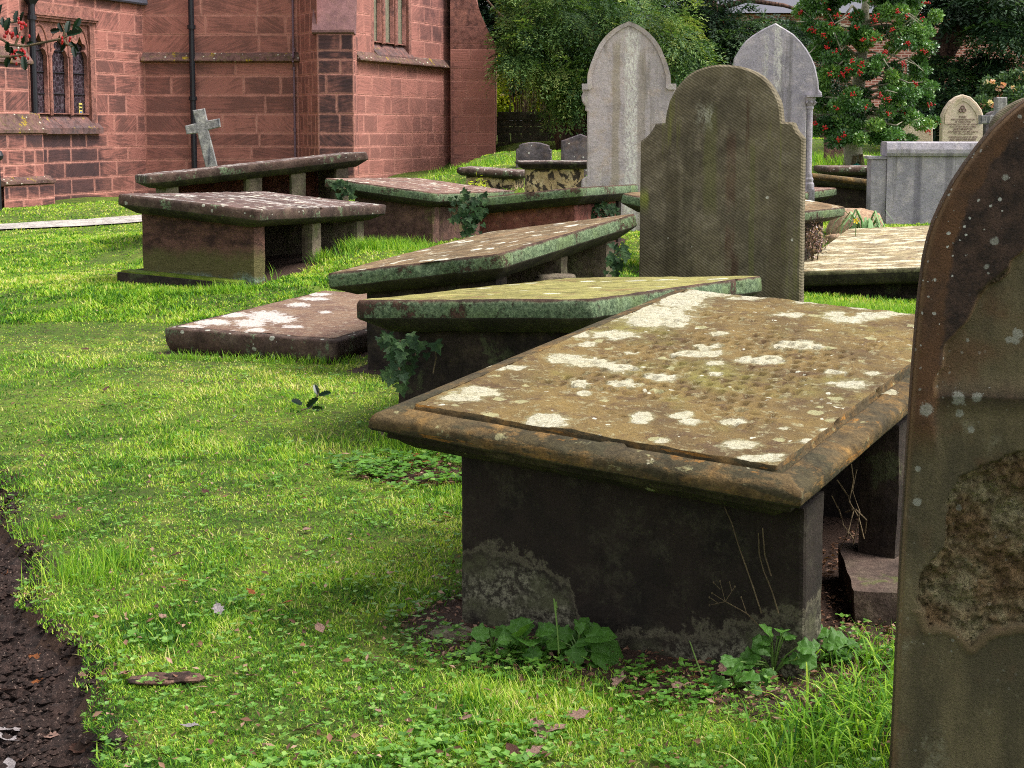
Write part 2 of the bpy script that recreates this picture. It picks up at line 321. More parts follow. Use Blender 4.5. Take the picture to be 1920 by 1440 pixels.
M['twig'] = stone('twig_bark', [S(112, 98, 76), S(92, 80, 60), S(130, 112, 90)], [], grain=.2)
M['moss'] = stone('moss_cushion', [S(110, 132, 34), S(88, 112, 30), S(132, 142, 50)], [], grain=.5, gs=220)
def simple(name, col, rough=.6, metal=0.0, spec=.4):
    g = G(name); v = g.obj; c = g.mix(g.noise(v, 30, 4), col, tuple(x * .7 for x in col[:3]) + (1,)); g.b.inputs['Metallic'].default_value = metal
    g.b.inputs['Specular IOR Level'].default_value = spec; return g.fin(c, rough)
M['iron'] = simple('cast_iron_black', S(34, 34, 42), .45)
M['lead'] = simple('lead_flashing', S(88, 90, 104), .5)
M['cable'] = simple('conductor_lilac', S(124, 98, 112), .6)
M['glass'] = None
def leafmat(name, stops, rough=.5, transl=.35, spec=.3):
    g = G(name); t = g.attr('tint'); c = g.ramp(t, stops)
    g.b.inputs['Specular IOR Level'].default_value = spec; g.fin(c, rough)
    tr = g.n('ShaderNodeBsdfTranslucent'); g.set(tr.inputs['Color'], g.mix(1.0, c, (1.3, 1.35, .6, 1), 'MULTIPLY'))
    mx = g.n('ShaderNodeMixShader'); mx.inputs[0].default_value = transl
    g.nt.links.new(g.b.outputs[0], mx.inputs[1]); g.nt.links.new(tr.outputs[0], mx.inputs[2]); g.nt.links.new(mx.outputs[0], g.out.inputs[0])
    return g.mat
M['grass'] = leafmat('grass_blades', [(0, S(44, 84, 26)), (.3, S(84, 134, 38)), (.6, S(142, 182, 56)), (.85, S(182, 200, 78)), (1, S(206, 200, 130))], .6, .4, .2)
M['yew'] = leafmat('yew_needles', [(0, S(30, 46, 32)), (.4, S(66, 98, 56)), (.7, S(120, 150, 80)), (1, S(180, 188, 112))], .55, .2)
M['darkleaf'] = leafmat('dark_evergreen', [(0, S(26, 42, 32)), (.6, S(50, 76, 52)), (1, S(92, 120, 72))], .55, .2)
M['holly'] = leafmat('holly_leaf', [(0, S(48, 80, 46)), (.5, S(88, 130, 66)), (.85, S(122, 160, 78)), (1, S(176, 200, 100))], .3, .15, .6)
M['bush'] = leafmat('yellow_green_leaf', [(0, S(96, 130, 30)), (.5, S(160, 180, 50)), (1, S(224, 222, 96))], .5, .5)
M['ivy'] = leafmat('ivy_leaf', [(0, S(30, 54, 36)), (.6, S(56, 88, 56)), (1, S(96, 120, 76))], .35, .1, .5)
M['weed'] = leafmat('weed_leaf', [(0, S(56, 96, 46)), (.5, S(84, 132, 56)), (1, S(124, 160, 72))], .45, .25, .4)
M['clover'] = leafmat('clover_leaf', [(0, S(66, 108, 40)), (.6, S(104, 150, 56)), (1, S(152, 182, 96))], .4, .3, .4)
M['dead'] = leafmat('dead_leaf', [(0, S(74, 50, 38)), (.4, S(128, 92, 70)), (.75, S(168, 138, 120)), (1, S(176, 104, 52))], .6, .15)
M['berry'] = simple('red_berry', S(176, 22, 26), .3, 0, .5)
M['petal'] = leafmat('pale_petals', [(0, S(226, 150, 130)), (.5, S(236, 206, 180)), (1, S(240, 232, 210))], .6, .3)
# ------------------------------------------------------------------ special materials
def m_goldtop():
    g = G('slab_top_gold_lichened'); v = g.obj
    c = g.mix(g.step(g.noise(v, 3.2, 6, .65), .35, .68), S(128, 106, 62), S(92, 74, 48))
    c = g.mix(g.step(g.noise(v, 2.0, 5, .6), .50, .72), c, S(128, 122, 62))
    c = g.mix(g.math('MULTIPLY', g.step(g.noise(v, 11, 6, .8), .50, .62), .7), c, S(84, 62, 44))
    c = g.mix(g.math('MULTIPLY', g.step(g.noise(v, 26, 5, .8), .54, .62), .65), c, S(160, 152, 116))
    # thin pale crusts everywhere, small round ones
    w = g.n('ShaderNodeVectorMath'); w.operation = 'ADD'; m_ = g.n('ShaderNodeVectorMath'); m_.operation = 'SCALE'
    g.set(m_.inputs[0], g.noise(v, 40, 4, .7, col=True)); m_.inputs['Scale'].default_value = .03; g.nt.links.new(v, w.inputs[0]); g.nt.links.new(m_.outputs[0], w.inputs[1])
    t = g.vor(w.outputs[0], 16); hv = g.sep(t.outputs['Color'])[0]
    f = g.step(g.math('SUBTRACT', g.math('MULTIPLY', g.math('SUBTRACT', hv, .66), 1.2), t.outputs['Distance']), 0, .05)
    c = g.mix(g.math('MULTIPLY', f, .75), c, S(168, 164, 122))
    t2 = g.vor(w.outputs[0], 34); hv2 = g.sep(t2.outputs['Color'])[1]
    f2 = g.step(g.math('SUBTRACT', g.math('MULTIPLY', g.math('SUBTRACT', hv2, .8), 1.6), t2.outputs['Distance']), 0, .06)
    c = g.mix(g.math('MULTIPLY', f2, .85), c, S(208, 206, 186))
    # the big white crusts (field baked on the mesh, edge broken by noise)
    a = g.attr('lichen'); e = g.math('ADD', a, g.math('MULTIPLY', g.math('SUBTRACT', g.noise(v, 17, 5, .68), .5), 1.15))
    e = g.math('ADD', e, g.math('MULTIPLY', g.math('SUBTRACT', g.noise(v, 90, 4, .7), .5), .28))
    lf = g.math('MULTIPLY', g.step(e, .50, .545), g.math('ADD', .40, g.math('MULTIPLY', g.step(g.noise(v, 48, 6, .8), .38, .50), .60))); halo = g.math('MULTIPLY', g.step(e, .30, .5), .45); c = g.mix(halo, c, S(150, 146, 112)); tone = g.mix(g.noise(v, 9, 3), S(198, 194, 178), S(176, 168, 132))
    tone = g.mix(g.math('MULTIPLY', g.step(g.noise(v, 75, 4, .8), .52, .64), .55), tone, S(168, 160, 128))
    c = g.mix(lf, c, tone)
    c = g.mix(g.math('MULTIPLY', g.attr('carv'), .5), c, S(70, 56, 38)); gr = g.noise(v, 240, 3, .8)
    c = g.mix(1.0, c, g.ramp(gr, [(.25, (.5, .5, .5, 1)), (.75, (1.3, 1.3, 1.3, 1))]), 'MULTIPLY')
    h = g.math('ADD', g.noise(v, 50, 6, .8), g.math('MULTIPLY', lf, .35))
    nrm = g.bump(h, .6, .012); nrm = g.bump(gr, .6, .003, nrm)
    return g.fin(c, .88, nrm)
M['slab_top_gold'] = m_goldtop()
def m_endslab():
    g = G('end_slab_stained'); v = g.obj
    c = g.mix(g.step(g.noise(v, 5, 6, .7), .4, .7), S(44, 36, 31), S(28, 24, 21))
    c = g.mix(g.math('MULTIPLY', g.step(g.noise(v, 12, 6, .8), .50, .70), .75), c, S(66, 62, 50))
    a = g.math('ADD', g.attr('patch'), g.math('MULTIPLY', g.math('SUBTRACT', g.noise(v, 9, 7, .78), .5), 1.7))
    f = g.math('MULTIPLY', g.step(a, .40, .95), g.step(g.noise(v, 8, 5, .7), .30, .55))
    sp = g.mix(g.step(g.noise(v, 60, 5, .8), .42, .62), S(54, 50, 42), S(136, 132, 112))
    c = g.mix(g.math('MULTIPLY', f, .9), c, g.mix(g.step(g.noise(v, 9, 4), .45, .65), sp, S(84, 84, 62)))
    rim = g.math('MULTIPLY', g.step(a, .38, .5), g.math('SUBTRACT', 1.0, g.step(a, .5, .64)))
    c = g.mix(g.math('MULTIPLY', rim, .45), c, S(120, 114, 94))
    gr = g.noise(v, 220, 3, .8)
    c = g.mix(1.0, c, g.ramp(gr, [(.25, (.6, .6, .6, 1)), (.75, (1.3, 1.3, 1.3, 1))]), 'MULTIPLY')
    w = g.n('ShaderNodeTexWave'); w.bands_direction = 'X'; w.inputs['Scale'].default_value = 22; w.inputs['Distortion'].default_value = 1.5; g.set(w.inputs['Vector'], v)
    nrm = g.bump(g.math('SUBTRACT', g.noise(v, 40, 5, .75), g.math('MULTIPLY', f, .3)), .6, .012); nrm = g.bump(w.outputs['Fac'], .25, .003, nrm)
    return g.fin(c, .92, nrm)
M['end_slab'] = m_endslab()
def m_near():
    g = G('near_headstone_flaked'); v = g.obj
    # outer skin: brown with dark purple crust and white dots; 'outer' 1 = skin, 'pit' = spalled hollow
    brown = g.mix(g.step(g.noise(v, 7, 5, .7), .4, .65), S(96, 68, 46), S(70, 53, 41))
    dark = g.mix(g.step(g.noise(v, 24, 6, .8), .35, .65), S(40, 32, 28), S(78, 60, 50))
    rimf = g.math('ADD', g.attr('rim'), g.math('MULTIPLY', g.math('SUBTRACT', g.noise(v, 14, 5, .7), .5), .5))
    skin = g.mix(g.step(rimf, .42, .52), brown, dark)
    olive = g.mix(g.step(g.noise(g.mp(v, (5, 5, 1.6)), 1, 5, .65), .4, .62), S(76, 70, 52), S(108, 98, 72))
    olive = g.mix(g.math('MULTIPLY', g.step(g.noise(v, 5, 4, .6), .52, .7), .7), olive, S(98, 70, 48))
    olive = g.mix(g.math('MULTIPLY', g.step(g.noise(v, 9, 6, .75), .56, .7), .5), olive, S(140, 138, 116))
    c = g.mix(g.attr('outer'), olive, skin)
    pit = g.mix(g.step(g.noise(v, 6, 5, .7), .38, .62), S(128, 104, 74), S(156, 148, 116)); pit = g.mix(g.math('MULTIPLY', g.step(g.noise(v, 45, 5, .8), .5, .66), .6), pit, S(84, 70, 50))
    c = g.mix(g.attr('pit'), c, pit)
    c = g.mix(g.math('MULTIPLY', g.attr('crack'), .55), c, S(142, 114, 82))
    # dots
    w = g.n('ShaderNodeVectorMath'); w.operation = 'ADD'; m_ = g.n('ShaderNodeVectorMath'); m_.operation = 'SCALE'
    g.set(m_.inputs[0], g.noise(v, 90, 4, .7, col=True)); m_.inputs['Scale'].default_value = .008; g.nt.links.new(v, w.inputs[0]); g.nt.links.new(m_.outputs[0], w.inputs[1])
    for sc, rare, k, ch, at_ in ((95, .70, 1.2, 0, .9), (60, .78, 1.2, 2, .9), (26, .86, 1.3, 1, .6)):
        t = g.vor(w.outputs[0], sc); hv = g.sep(t.outputs['Color'])[ch]
        f = g.step(g.math('SUBTRACT', g.math('MULTIPLY', g.math('SUBTRACT', hv, rare), k), t.outputs['Distance']), 0, .06)
        f = g.math('MULTIPLY', f, g.math('ADD', .35, g.math('MULTIPLY', g.attr('outer'), .65)))
        f = g.math('MULTIPLY', f, g.step(g.noise(v, 4, 3), .42, .6))
        c = g.mix(g.math('MULTIPLY', f, at_), c, S(186, 188, 180))
    rs = g.attr('rosette'); c = g.mix(g.math('MULTIPLY', g.step(g.math('ADD', rs, g.math('MULTIPLY', g.math('SUBTRACT', g.noise(v, 80, 5, .85), .5), 1.5)), .5, .72), .6), c, S(160, 162, 152))
    gr = g.noise(v, 260, 3, .8)
    c = g.mix(1.0, c, g.ramp(gr, [(.25, (.6, .6, .6, 1)), (.75, (1.3, 1.3, 1.3, 1))]), 'MULTIPLY')
    pn_ = g.math('MULTIPLY', g.noise(v, 42, 8, .85), g.math('ADD', .25, g.math('MULTIPLY', g.attr('pit'), 1.6))); nrm = g.bump(pn_, 1.0, .018); nrm = g.bump(gr, .9, .004, nrm)
    c = g.mix(g.attr('pit'), c, g.mix(1.0, c, g.ramp(g.noise(v, 42, 8, .85), [(.36, (.45, .43, .40, 1)), (.55, (1.05, 1.05, 1.0, 1)), (.7, (1.4, 1.38, 1.3, 1))]), 'MULTIPLY'))
    return g.fin(c, .9, nrm)
M['near_hs'] = m_near()
def m_church():
    g = G('red_sandstone_blocks'); uv = g.uv; ed = g.attr('edge'); r_ = g.attr('rnd'); dk = g.attr('dk')
    beds = g.noise(g.mp(uv, (2.2, 26, 1)), 1, 5, .62, .6)
    pink = g.mix(g.noise(g.obj, 3, 4), S(196, 138, 124), S(176, 118, 108))
    face = g.mix(r_, S(166, 108, 98), S(126, 80, 74))
    darkc = g.mix(r_, S(92, 62, 58), S(68, 50, 50))
    amt = g.math('MULTIPLY', g.step(g.math('ADD', g.math('ADD', beds, g.math('MULTIPLY', r_, .12)), g.math('MULTIPLY', g.math('SUBTRACT', g.noise(g.obj, 1.7, 5, .7), .5), 1.1)), .40, .70), dk)
    face = g.mix(amt, face, darkc)
    m = g.step(g.math('ADD', ed, g.math('MULTIPLY', g.math('SUBTRACT', g.noise(g.obj, 6, 6, .78), .5), 1.7)), -.15, .75)
    m = g.math('MULTIPLY', m, g.math('ADD', .35, g.math('MULTIPLY', dk, .55)))
    c = g.mix(m, pink, face)
    # soot stains that have a shape of their own (baked field)
    so = g.math('ADD', g.attr('soot'), g.math('MULTIPLY', g.math('SUBTRACT', g.noise(g.obj, 2.2, 5, .75), .46), 1.3))
    c = g.mix(g.math('MULTIPLY', g.step(so, .25, .9), g.math('ADD', .35, g.math('MULTIPLY', m, .6))), c, S(56, 44, 48))
    w = g.math('MULTIPLY', g.step(g.noise(g.mp(uv, (3, 40, 1)), 1, 4, .7, 1.5), .66, .72), .25); c = g.mix(w, c, S(206, 150, 132))
    c = g.mix(1.0, c, g.ramp(g.noise(g.obj, 60, 4, .8), [(.25, (.78, .78, .78, 1)), (.75, (1.16, 1.16, 1.16, 1))]), 'MULTIPLY')
    nrm = g.bump(beds, .5, .02)
    return g.fin(c, .9, nrm)
M['block'] = m_church()
M['mortar'] = stone('pale_pink_mortar', [S(204, 152, 138), S(184, 132, 120), S(160, 110, 100)], [], grain=.2, mott=.4)
M['trim'] = stone('dressed_red_sandstone', [S(166, 114, 102), S(146, 100, 92), S(122, 86, 80)], [dict(k='noise', sc=4, th=.56, soft=.1, c=S(96, 72, 72), amt=.7)], grain=.25)
M['weathering'] = stone('sloped_sandstone_lichened', [S(124, 92, 86), S(100, 78, 76), S(112, 96, 70)],
    [dict(k='noise', sc=(3, 3, 3), th=.60, soft=.05, c=S(176, 152, 30), amt=.9, brk=30), dict(k='spots', sc=14, c=S(200, 196, 180), rare=.7, r=1.2)], grain=.35)
M['sill'] = stone('window_sill_sandstone', [S(132, 94, 88), S(104, 82, 82), S(92, 82, 84)], [dict(k='noise', sc=(5, 5, 5), th=.63, soft=.04, c=S(180, 156, 36), amt=.8)], grain=.3)
def m_glass(name, base, lead, pale, sc):
    g = G(name); v = g.obj
    t = g.vor(g.mp(v, (sc, 1, sc * .7)), 1, 'DISTANCE_TO_EDGE'); f = g.step(t.outputs['Distance'], .0, .07)
    n1 = g.noise(v, 14, 4, .7)
    c = g.mix(g.step(n1, .45, .62), base, pale)
    c = g.mix(f, lead, c); g.b.inputs['Specular IOR Level'].default_value = .5
    return g.fin(c, .3, g.bump(n1, .3, .01))
M['glass'] = m_glass('leaded_glass_dark', S(34, 28, 34), S(92, 84, 92), S(66, 52, 62), 14)
M['glass2'] = m_glass('leaded_glass_pale', S(132, 130, 112), S(120, 116, 100), S(112, 112, 96), 7)
def m_brick():
    g = G('house_brick'); b = g.n('ShaderNodeTexBrick'); g.set(b.inputs['Vector'], g.mp(g.obj, (1, 1, 1), rot=(R(90), 0, 0)))
    b.inputs['Color1'].default_value = S(160, 96, 84); b.inputs['Color2'].default_value = S(122, 70, 64); b.inputs['Mortar'].default_value = S(206, 184, 176)
    b.inputs['Scale'].default_value = 1.0; b.inputs['Brick Width'].default_value = .24; b.inputs['Row Height'].default_value = .085; b.inputs['Mortar Size'].default_value = .014
    return g.fin(g.mix(.3, b.outputs['Color'], g.mix(g.noise(g.obj, 1.5), S(190, 120, 100), S(150, 90, 80))), .9)
M['brick'] = m_brick()
M['slate'] = simple('roof_slate', S(104, 104, 116), .6)
M['path'] = stone('pale_gravel_path', [S(186, 178, 172), S(166, 158, 152), S(196, 190, 184)], [], grain=.4, gs=60)
def m_ground():
    g = G('lawn_soil'); v = g.obj
    c = g.mix(g.step(g.noise(v, .9, 5, .6), .38, .64), S(72, 92, 30), S(100, 122, 38))
    c = g.mix(g.step(g.noise(v, 6, 5, .7), .5, .68), c, S(124, 130, 56))
    c = g.mix(g.math('MULTIPLY', g.step(g.noise(v, 24, 4, .75), .50, .62), .75), c, S(62, 54, 36))
    so = g.math('ADD', g.attr('bare'), g.math('MULTIPLY', g.math('SUBTRACT', g.noise(v, 14, 5, .7), .5), .6))
    soil = g.mix(g.noise(v, 30, 5, .75), S(44, 34, 30), S(88, 66, 54))
    c = g.mix(g.step(so, .4, .6), c, soil)
    far = g.attr('worn'); c = g.mix(far, c, g.mix(g.noise(v, 4, 5), S(96, 124, 44), S(84, 76, 54)))
    return g.fin(c, .95, g.bump(g.noise(v, 60, 5, .8), .8, .02))
M['ground'] = m_ground()
def m_soil():
    g = G('dark_bed_soil'); v = g.obj
    c = g.mix(g.step(g.noise(v, 30, 6, .85), .3, .7), S(20, 15, 15), S(80, 62, 56)); c = g.mix(g.step(g.noise(v, 110, 3, .8), .60, .68), c, S(150, 128, 116))
    return g.fin(c, .9, g.bump(g.noise(v, 90, 6, .8), 1.0, .012))
M['soil'] = m_soil()
# ------------------------------------------------------------------ terrain
CTRL = np.array([(-1,1,.22),(-3,3,.22),(1,3,.22),(3,3,.25),(0,5,.22),(2,5,.27),(.5,3.7,.22),(.8,3.4,.24),(-2,6,.2),(-5,6,.2),(-1.3,8.7,.2),(-2.2,8.7,.2),(-1.5,9.2,.25),(-.9,9.0,.26),(-1.0,9.9,.28),(-2.0,9.4,.25),(-4,9,.18),(-6,12,.15),(-9,18,.12),
 (-9,26,.1),(-7.5,31,.12),(-4,26,.3),(-5,18,.22),(-2.6,10.9,.37),(-2.,10.5,.35),(-1.5,10.6,.45),(-.9,11.6,.56),(-.2,11.3,.5),(-.5,13,.5),(-2.6,14,.5),(-3.6,13,.3),(.2,8.8,.32),(-.9,8,.22),(1,10,.42),(2.2,9.2,.27),
 (3.2,9.5,.28),(3.4,12.2,.14),(2.3,11.0,.18),(3.0,10.7,.16),(1.3,14.5,.5),(2.7,15.2,.5),(4.5,15.5,.5),(0,19,.75),(.3,21,1.0),(1,27,1.08),(.4,28,1.06),(5,22,.97),(8,22,1.0),(5,30,1.3),(-1.2,33,.5),(-3.5,30,.3),(-1.5,20,.42),(-1.4,25,.46),(-2.5,28,.3),(-.5,31,.6),(.3,24,1.0),(1,34,1.2),(5,35,1.2),(0,36,1.2),(-.6,17.5,.52),
 (12,30,1.3),(-15,10,.1),(10,10,.4),(8,5,.35),(0,-2,.22),(-20,30,.1),(-20,0,.1),(20,20,.9),(20,0,.4),(0,60,1.6),(30,60,1.6),(-30,60,.8)], float)
def gh(x, y):
    x = np.asarray(x, float); y = np.asarray(y, float); num = 0; den = 0
    for cx, cy, cz in CTRL:
        w = 1.0 / ((x - cx)**2 + (y - cy)**2 + .25)**1.8; num = num + w * cz; den = den + w
    return num / den + .012 * fbm(x * 1.3, y * 1.3, 0, 3, 5)
def gz(x, y): return float(gh(np.array([x]), np.array([y]))[0])
def gp(px, py):
    d = ray(px, py); Y = 3.0
    for _ in range(60):
        P = np.array([0, 0, H]) + d * (Y / d[1]); g_ = gz(P[0], P[1]); Yn = d[1] * (g_ - H) / d[2]; Y = .5 * Y + .5 * Yn
    P = d * (Y / d[1]); return np.array([P[0], Y, gz(P[0], Y)])
def bed_edge(y): return -.85 - .445 * (y - 2.99) + .06 * vnoise(y * 2.3, 0.3, 0, 4) + .035 * vnoise(y * 9, .3, 0, 6) + .02 * vnoise(y * 31, .3, 0, 7)
def in_bed(x, y): return (x < bed_edge(y)) & (x > bed_edge(y) - 2.2) & (y < 7.5)
EXCL = []   # (cx, cy, yaw, hx, hy): footprints kept free of grass
def footprint(x, y, grow=0.0):
    m = np.zeros(np.shape(x), bool)
    for cx, cy, yaw, hx, hy in EXCL:
        c, s_ = math.cos(-yaw), math.sin(-yaw); u = (x - cx) * c - (y - cy) * s_; w = (x - cx) * s_ + (y - cy) * c
        m |= (np.abs(u) < hx + grow) & (np.abs(w) < hy + grow)
    return m
PATH = [(-16, 14.2), (-10, 17.2), (-6.5, 18.95), (-5.1, 19.75), (-3.6, 20.4)]
def path_d(x, y):
    d = np.full(np.shape(x), 99.0)
    for (ax, ay), (bx, by) in zip(PATH[:-1], PATH[1:]):
        t = np.clip(((x-ax)*(bx-ax) + (y-ay)*(by-ay)) / ((bx-ax)**2 + (by-ay)**2), 0, 1)
        d = np.minimum(d, np.hypot(x - ax - t*(bx-ax), y - ay - t*(by-ay)))
    return d
# ------------------------------------------------------------------ chest tombs
PLAIN = [(.014, 0), (.003, -.008), (0, -.02), (0, -.072), (.006, -.08), (.10, -.135)]
_old = [(.088, 0), (.087, -.010), (.082, -.020), (.075, -.021), (.068, -.014), (.058, -.010), (.035, -.010), (.016, -.015), (.005, -.024), (0, -.035), (.003, -.047), (.013, -.056), (.028, -.059), (.031, -.064), (.031, -.070), (.05, -.073), (.065, -.080), (.085, -.092), (.105, -.096)]
MOULD = [(.088, 0), (.087, -.012), (.083, -.022), (.076, -.022), (.071, -.012), (.062, -.008), (.036, -.012), (.016, -.018), (.006, -.023), (.001, -.030), (0, -.040), (.001, -.054), (.006, -.061), (.012, -.063), (.032, -.065), (.034, -.069), (.034, -.084), (.048, -.087), (.062, -.100), (.085, -.116), (.105, -.120)]
def slab(parent, L, W, prof, mats, z0, pitch, roll, step=.03, topfn=None, seed=0, wob=.006, name='slab', attrfn=None, cutfn=None):
    i0 = prof[0][0]; nx = max(6, int((W - 2*i0) / step)); ny = max(8, int((L - 2*i0) / step))
    xs = np.linspace(-W/2 + i0, W/2 - i0, nx + 1); ys = np.linspace(-L/2 + i0, L/2 - i0, ny + 1)
    X, Y = np.meshgrid(xs, ys); V = [np.stack([X.ravel(), Y.ravel(), np.zeros(X.size)], 1)]
    idx = np.arange(X.size).reshape(ny+1, nx+1)
    fs = [np.stack([idx[:-1, :-1].ravel(), idx[:-1, 1:].ravel(), idx[1:, 1:].ravel(), idx[1:, :-1].ravel()], 1)]; fm = [np.zeros(len(fs[0]), int)]
    per = np.concatenate([idx[0, :], idx[1:, -1], idx[-1, -2::-1], idx[-2:0, 0]]); n = len(per)
    pv = V[0][per]; cnt = X.size; prev = per; rc = .006 if prof is MOULD else .018
    for k, (ins, z) in enumerate(prof[1:]):
        sx = (W/2 - ins) / (W/2 - i0); sy = (L/2 - ins) / (L/2 - i0)
        q = pv * np.array([sx, sy, 1.0]); q[:, 2] = z
        ex = np.maximum(0, np.abs(q[:, 0]) - (W/2 - ins - rc)); ey = np.maximum(0, np.abs(q[:, 1]) - (L/2 - ins - rc)); e = (ex > 0) & (ey > 0)
        r_ = np.hypot(ex, ey) + 1e-9; s_ = np.where(e & (r_ > rc), rc / r_, 1.0)
        q[:, 0] -= np.sign(q[:, 0]) * np.where(e, ex * (1 - s_), 0); q[:, 1] -= np.sign(q[:, 1]) * np.where(e, ey * (1 - s_), 0)
        V.append(q); ring = np.arange(cnt, cnt + n); cnt += n
        a, b = prev, np.roll(prev, -1); c, d = np.roll(ring, -1), ring
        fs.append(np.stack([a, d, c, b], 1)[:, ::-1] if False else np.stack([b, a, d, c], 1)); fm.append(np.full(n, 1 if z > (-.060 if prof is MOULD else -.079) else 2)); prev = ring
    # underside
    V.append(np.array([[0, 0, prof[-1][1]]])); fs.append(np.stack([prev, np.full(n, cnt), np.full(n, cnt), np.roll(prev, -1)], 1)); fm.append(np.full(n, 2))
    P = np.concatenate(V); nt = X.size
    d = wob * fbm(P[:, 0]*7, P[:, 1]*7, P[:, 2]*14, 4, seed) + (.0035*fbm(P[:, 0]*28, P[:, 1]*28, P[:, 2]*28, 3, seed+4) if step < .01 else 0)
    chip = np.maximum(0, fbm(P[:, 0]*11, P[:, 1]*11, P[:, 2]*5, 3, seed+9) - .38) * .12
    cen = np.zeros(len(P)); cen[nt:-1] = 1
    nr = P[:, :2] / (np.abs(P[:, :2]).max(1)[:, None] + 1e-6)
    P[:, 0] += cen * (d - chip) * np.sign(P[:, 0]) * (np.abs(P[:, 0]) > W/2 - .12); P[:, 1] += cen * (d - chip) * np.sign(P[:, 1]) * (np.abs(P[:, 1]) > L/2 - .12)
    P[:, 2] += d * .8
    if topfn is not None: P[:nt, 2] += topfn(P[:nt, 0], P[:nt, 1])
    if cutfn is not None: P = cutfn(P)
    faces = np.concatenate(fs); fm = np.concatenate(fm)
    fl = [tuple(f) if f[1] != f[2] else (f[0], f[1], f[3]) for f in faces[-n:]]
    allf = [tuple(f) for f in faces[:-n]] + fl
    at_ = attrfn(P[:, 0], P[:, 1], P[:, 2]) if attrfn else None
    o = mk(name, P, allf, mats, parent, fm=fm, attrs=at_, smooth_=True)
    o.location = (0, 0, z0); o.rotation_euler = Euler((0, 0, 0)); o.matrix_parent_inverse = Matrix.Identity(4)
    o.rotation_euler = (Matrix.Rotation(pitch, 3, 'X') @ Matrix.Rotation(roll, 3, 'Y')).to_euler()
    return o
def block(parent, name, mat, x0, x1, y0, y1, zb, top, step=.03, seed=0, wob=.006, attrfn=None):
    """upright block whose top follows top(x,y); faces subdivided and roughened"""
    V, Fc = [], []
    def quad(P0, P1, P2, P3, n1, n2):
        b = len(V)
        for j in range(n2+1):
            for i in range(n1+1):
                s_, t = i/n1, j/n2; p = (1-s_)*(1-t)*P0 + s_*(1-t)*P1 + s_*t*P2 + (1-s_)*t*P3; V.append(p)
        for j in range(n2):
            for i in range(n1):
                a = b + j*(n1+1) + i; Fc.append((a, a+1, a+n1+2, a+n1+1))
    A = lambda x, y, z: np.array([x, y, z], float)
    T = lambda x, y: A(x, y, top(x, y)); B = lambda x, y: A(x, y, zb)
    nx = max(2, int((x1-x0)/step)); ny = max(2, int((y1-y0)/step)); nz = max(2, int((top(x0, y0)-zb)/step))
    quad(B(x0,y0), B(x1,y0), T(x1,y0), T(x0,y0), nx, nz); quad(B(x1,y0), B(x1,y1), T(x1,y1), T(x1,y0), ny, nz)
    quad(B(x1,y1), B(x0,y1), T(x0,y1), T(x1,y1), nx, nz); quad(B(x0,y1), B(x0,y0), T(x0,y0), T(x0,y1), ny, nz)
    quad(T(x0,y0), T(x1,y0), T(x1,y1), T(x0,y1), nx, ny)
    P = np.array(V); cx, cy = (x0+x1)/2, (y0+y1)/2
    # round the vertical arrises
    r_ = .012; dx = P[:, 0]-cx; dy = P[:, 1]-cy; ex = np.maximum(0, np.abs(dx)-((x1-x0)/2-r_)); ey = np.maximum(0, np.abs(dy)-((y1-y0)/2-r_)); e = (ex > 0) & (ey > 0); rr = np.hypot(ex, ey)+1e-9
    s_ = np.where(e & (rr > r_), r_/rr, 1.0); P[:, 0] -= np.sign(dx)*np.where(e, ex*(1-s_), 0); P[:, 1] -= np.sign(dy)*np.where(e, ey*(1-s_), 0)
    for ax, k in ((0, 1), (1, 2)): P[:, ax] += wob * fbm(V_ := P[:, 0]*9 + k*3.1, P[:, 1]*9, P[:, 2]*9, 4, seed + k)
    at_ = attrfn(P[:, 0], P[:, 1], P[:, 2]) if attrfn else None
    return mk(name, P, Fc, mat, parent, attrs=at_, smooth_=False)
def tomb(name, label, pos, yaw, pitch, roll, L, W, mats, prof=PLAIN, group='chest tombs', step=.03, topfn=None, seed=0, supports=(), attrfn=None, cat='chest tomb', cutfn=None, foot=.0, slab_label=None):
    g0 = gz(pos[0], pos[1]); root = empty(name, (pos[0], pos[1], g0), R(yaw)); tag(root, label, cat, group)
    z0 = pos[2] - g0; T = -prof[-1][1]
    N = np.array(Matrix.Rotation(R(pitch), 3, 'X') @ Matrix.Rotation(R(roll), 3, 'Y')); n = N @ np.array([0, 0, 1.0])
    under = lambda x, y: z0 - (n[0]*x + n[1]*y)/n[2] - T/n[2] + .006
    slab(root, L, W, prof, mats, z0, R(pitch), R(roll), step, topfn, seed, attrfn=attrfn, cutfn=cutfn)
    for i, sp in enumerate(supports):
        nm, mt, x0, x1, y0, y1 = sp[:6]; kw = sp[6] if len(sp) > 6 else {}
        block(root, nm, M[mt], x0, x1, y0, y1, -.35, under, seed=seed*7+i, **kw)
    if supports:
        EXCL.append((pos[0], pos[1], R(yaw), W/2 - .1, L/2 - .1))
    else: EXCL.append((pos[0], pos[1], R(yaw), W/2, L/2))
    return root, under
M['edge_pale'] = stone('slab_edge_pale_lichen', [S(128, 122, 92), S(92, 90, 64), S(150, 146, 116)], [dict(k='noise', sc=(6, 6, 9), th=.56, soft=.06, c=S(70, 60, 42), amt=.8)], grain=.45)
M['kerbgrey'] = stone('kerb_brown_grey', [S(104, 86, 78), S(82, 68, 60), S(112, 98, 84)], [dict(k='noise', sc=7, th=.58, soft=.05, c=S(88, 96, 48), amt=.6)], grain=.4)
M['edge_low'] = stone('slab_under_mould_dark', [S(66, 58, 42), S(44, 40, 30), S(84, 76, 54)], [dict(k='spots', sc=20, c=S(150, 148, 120), rare=.75, r=1.2)], grain=.45)
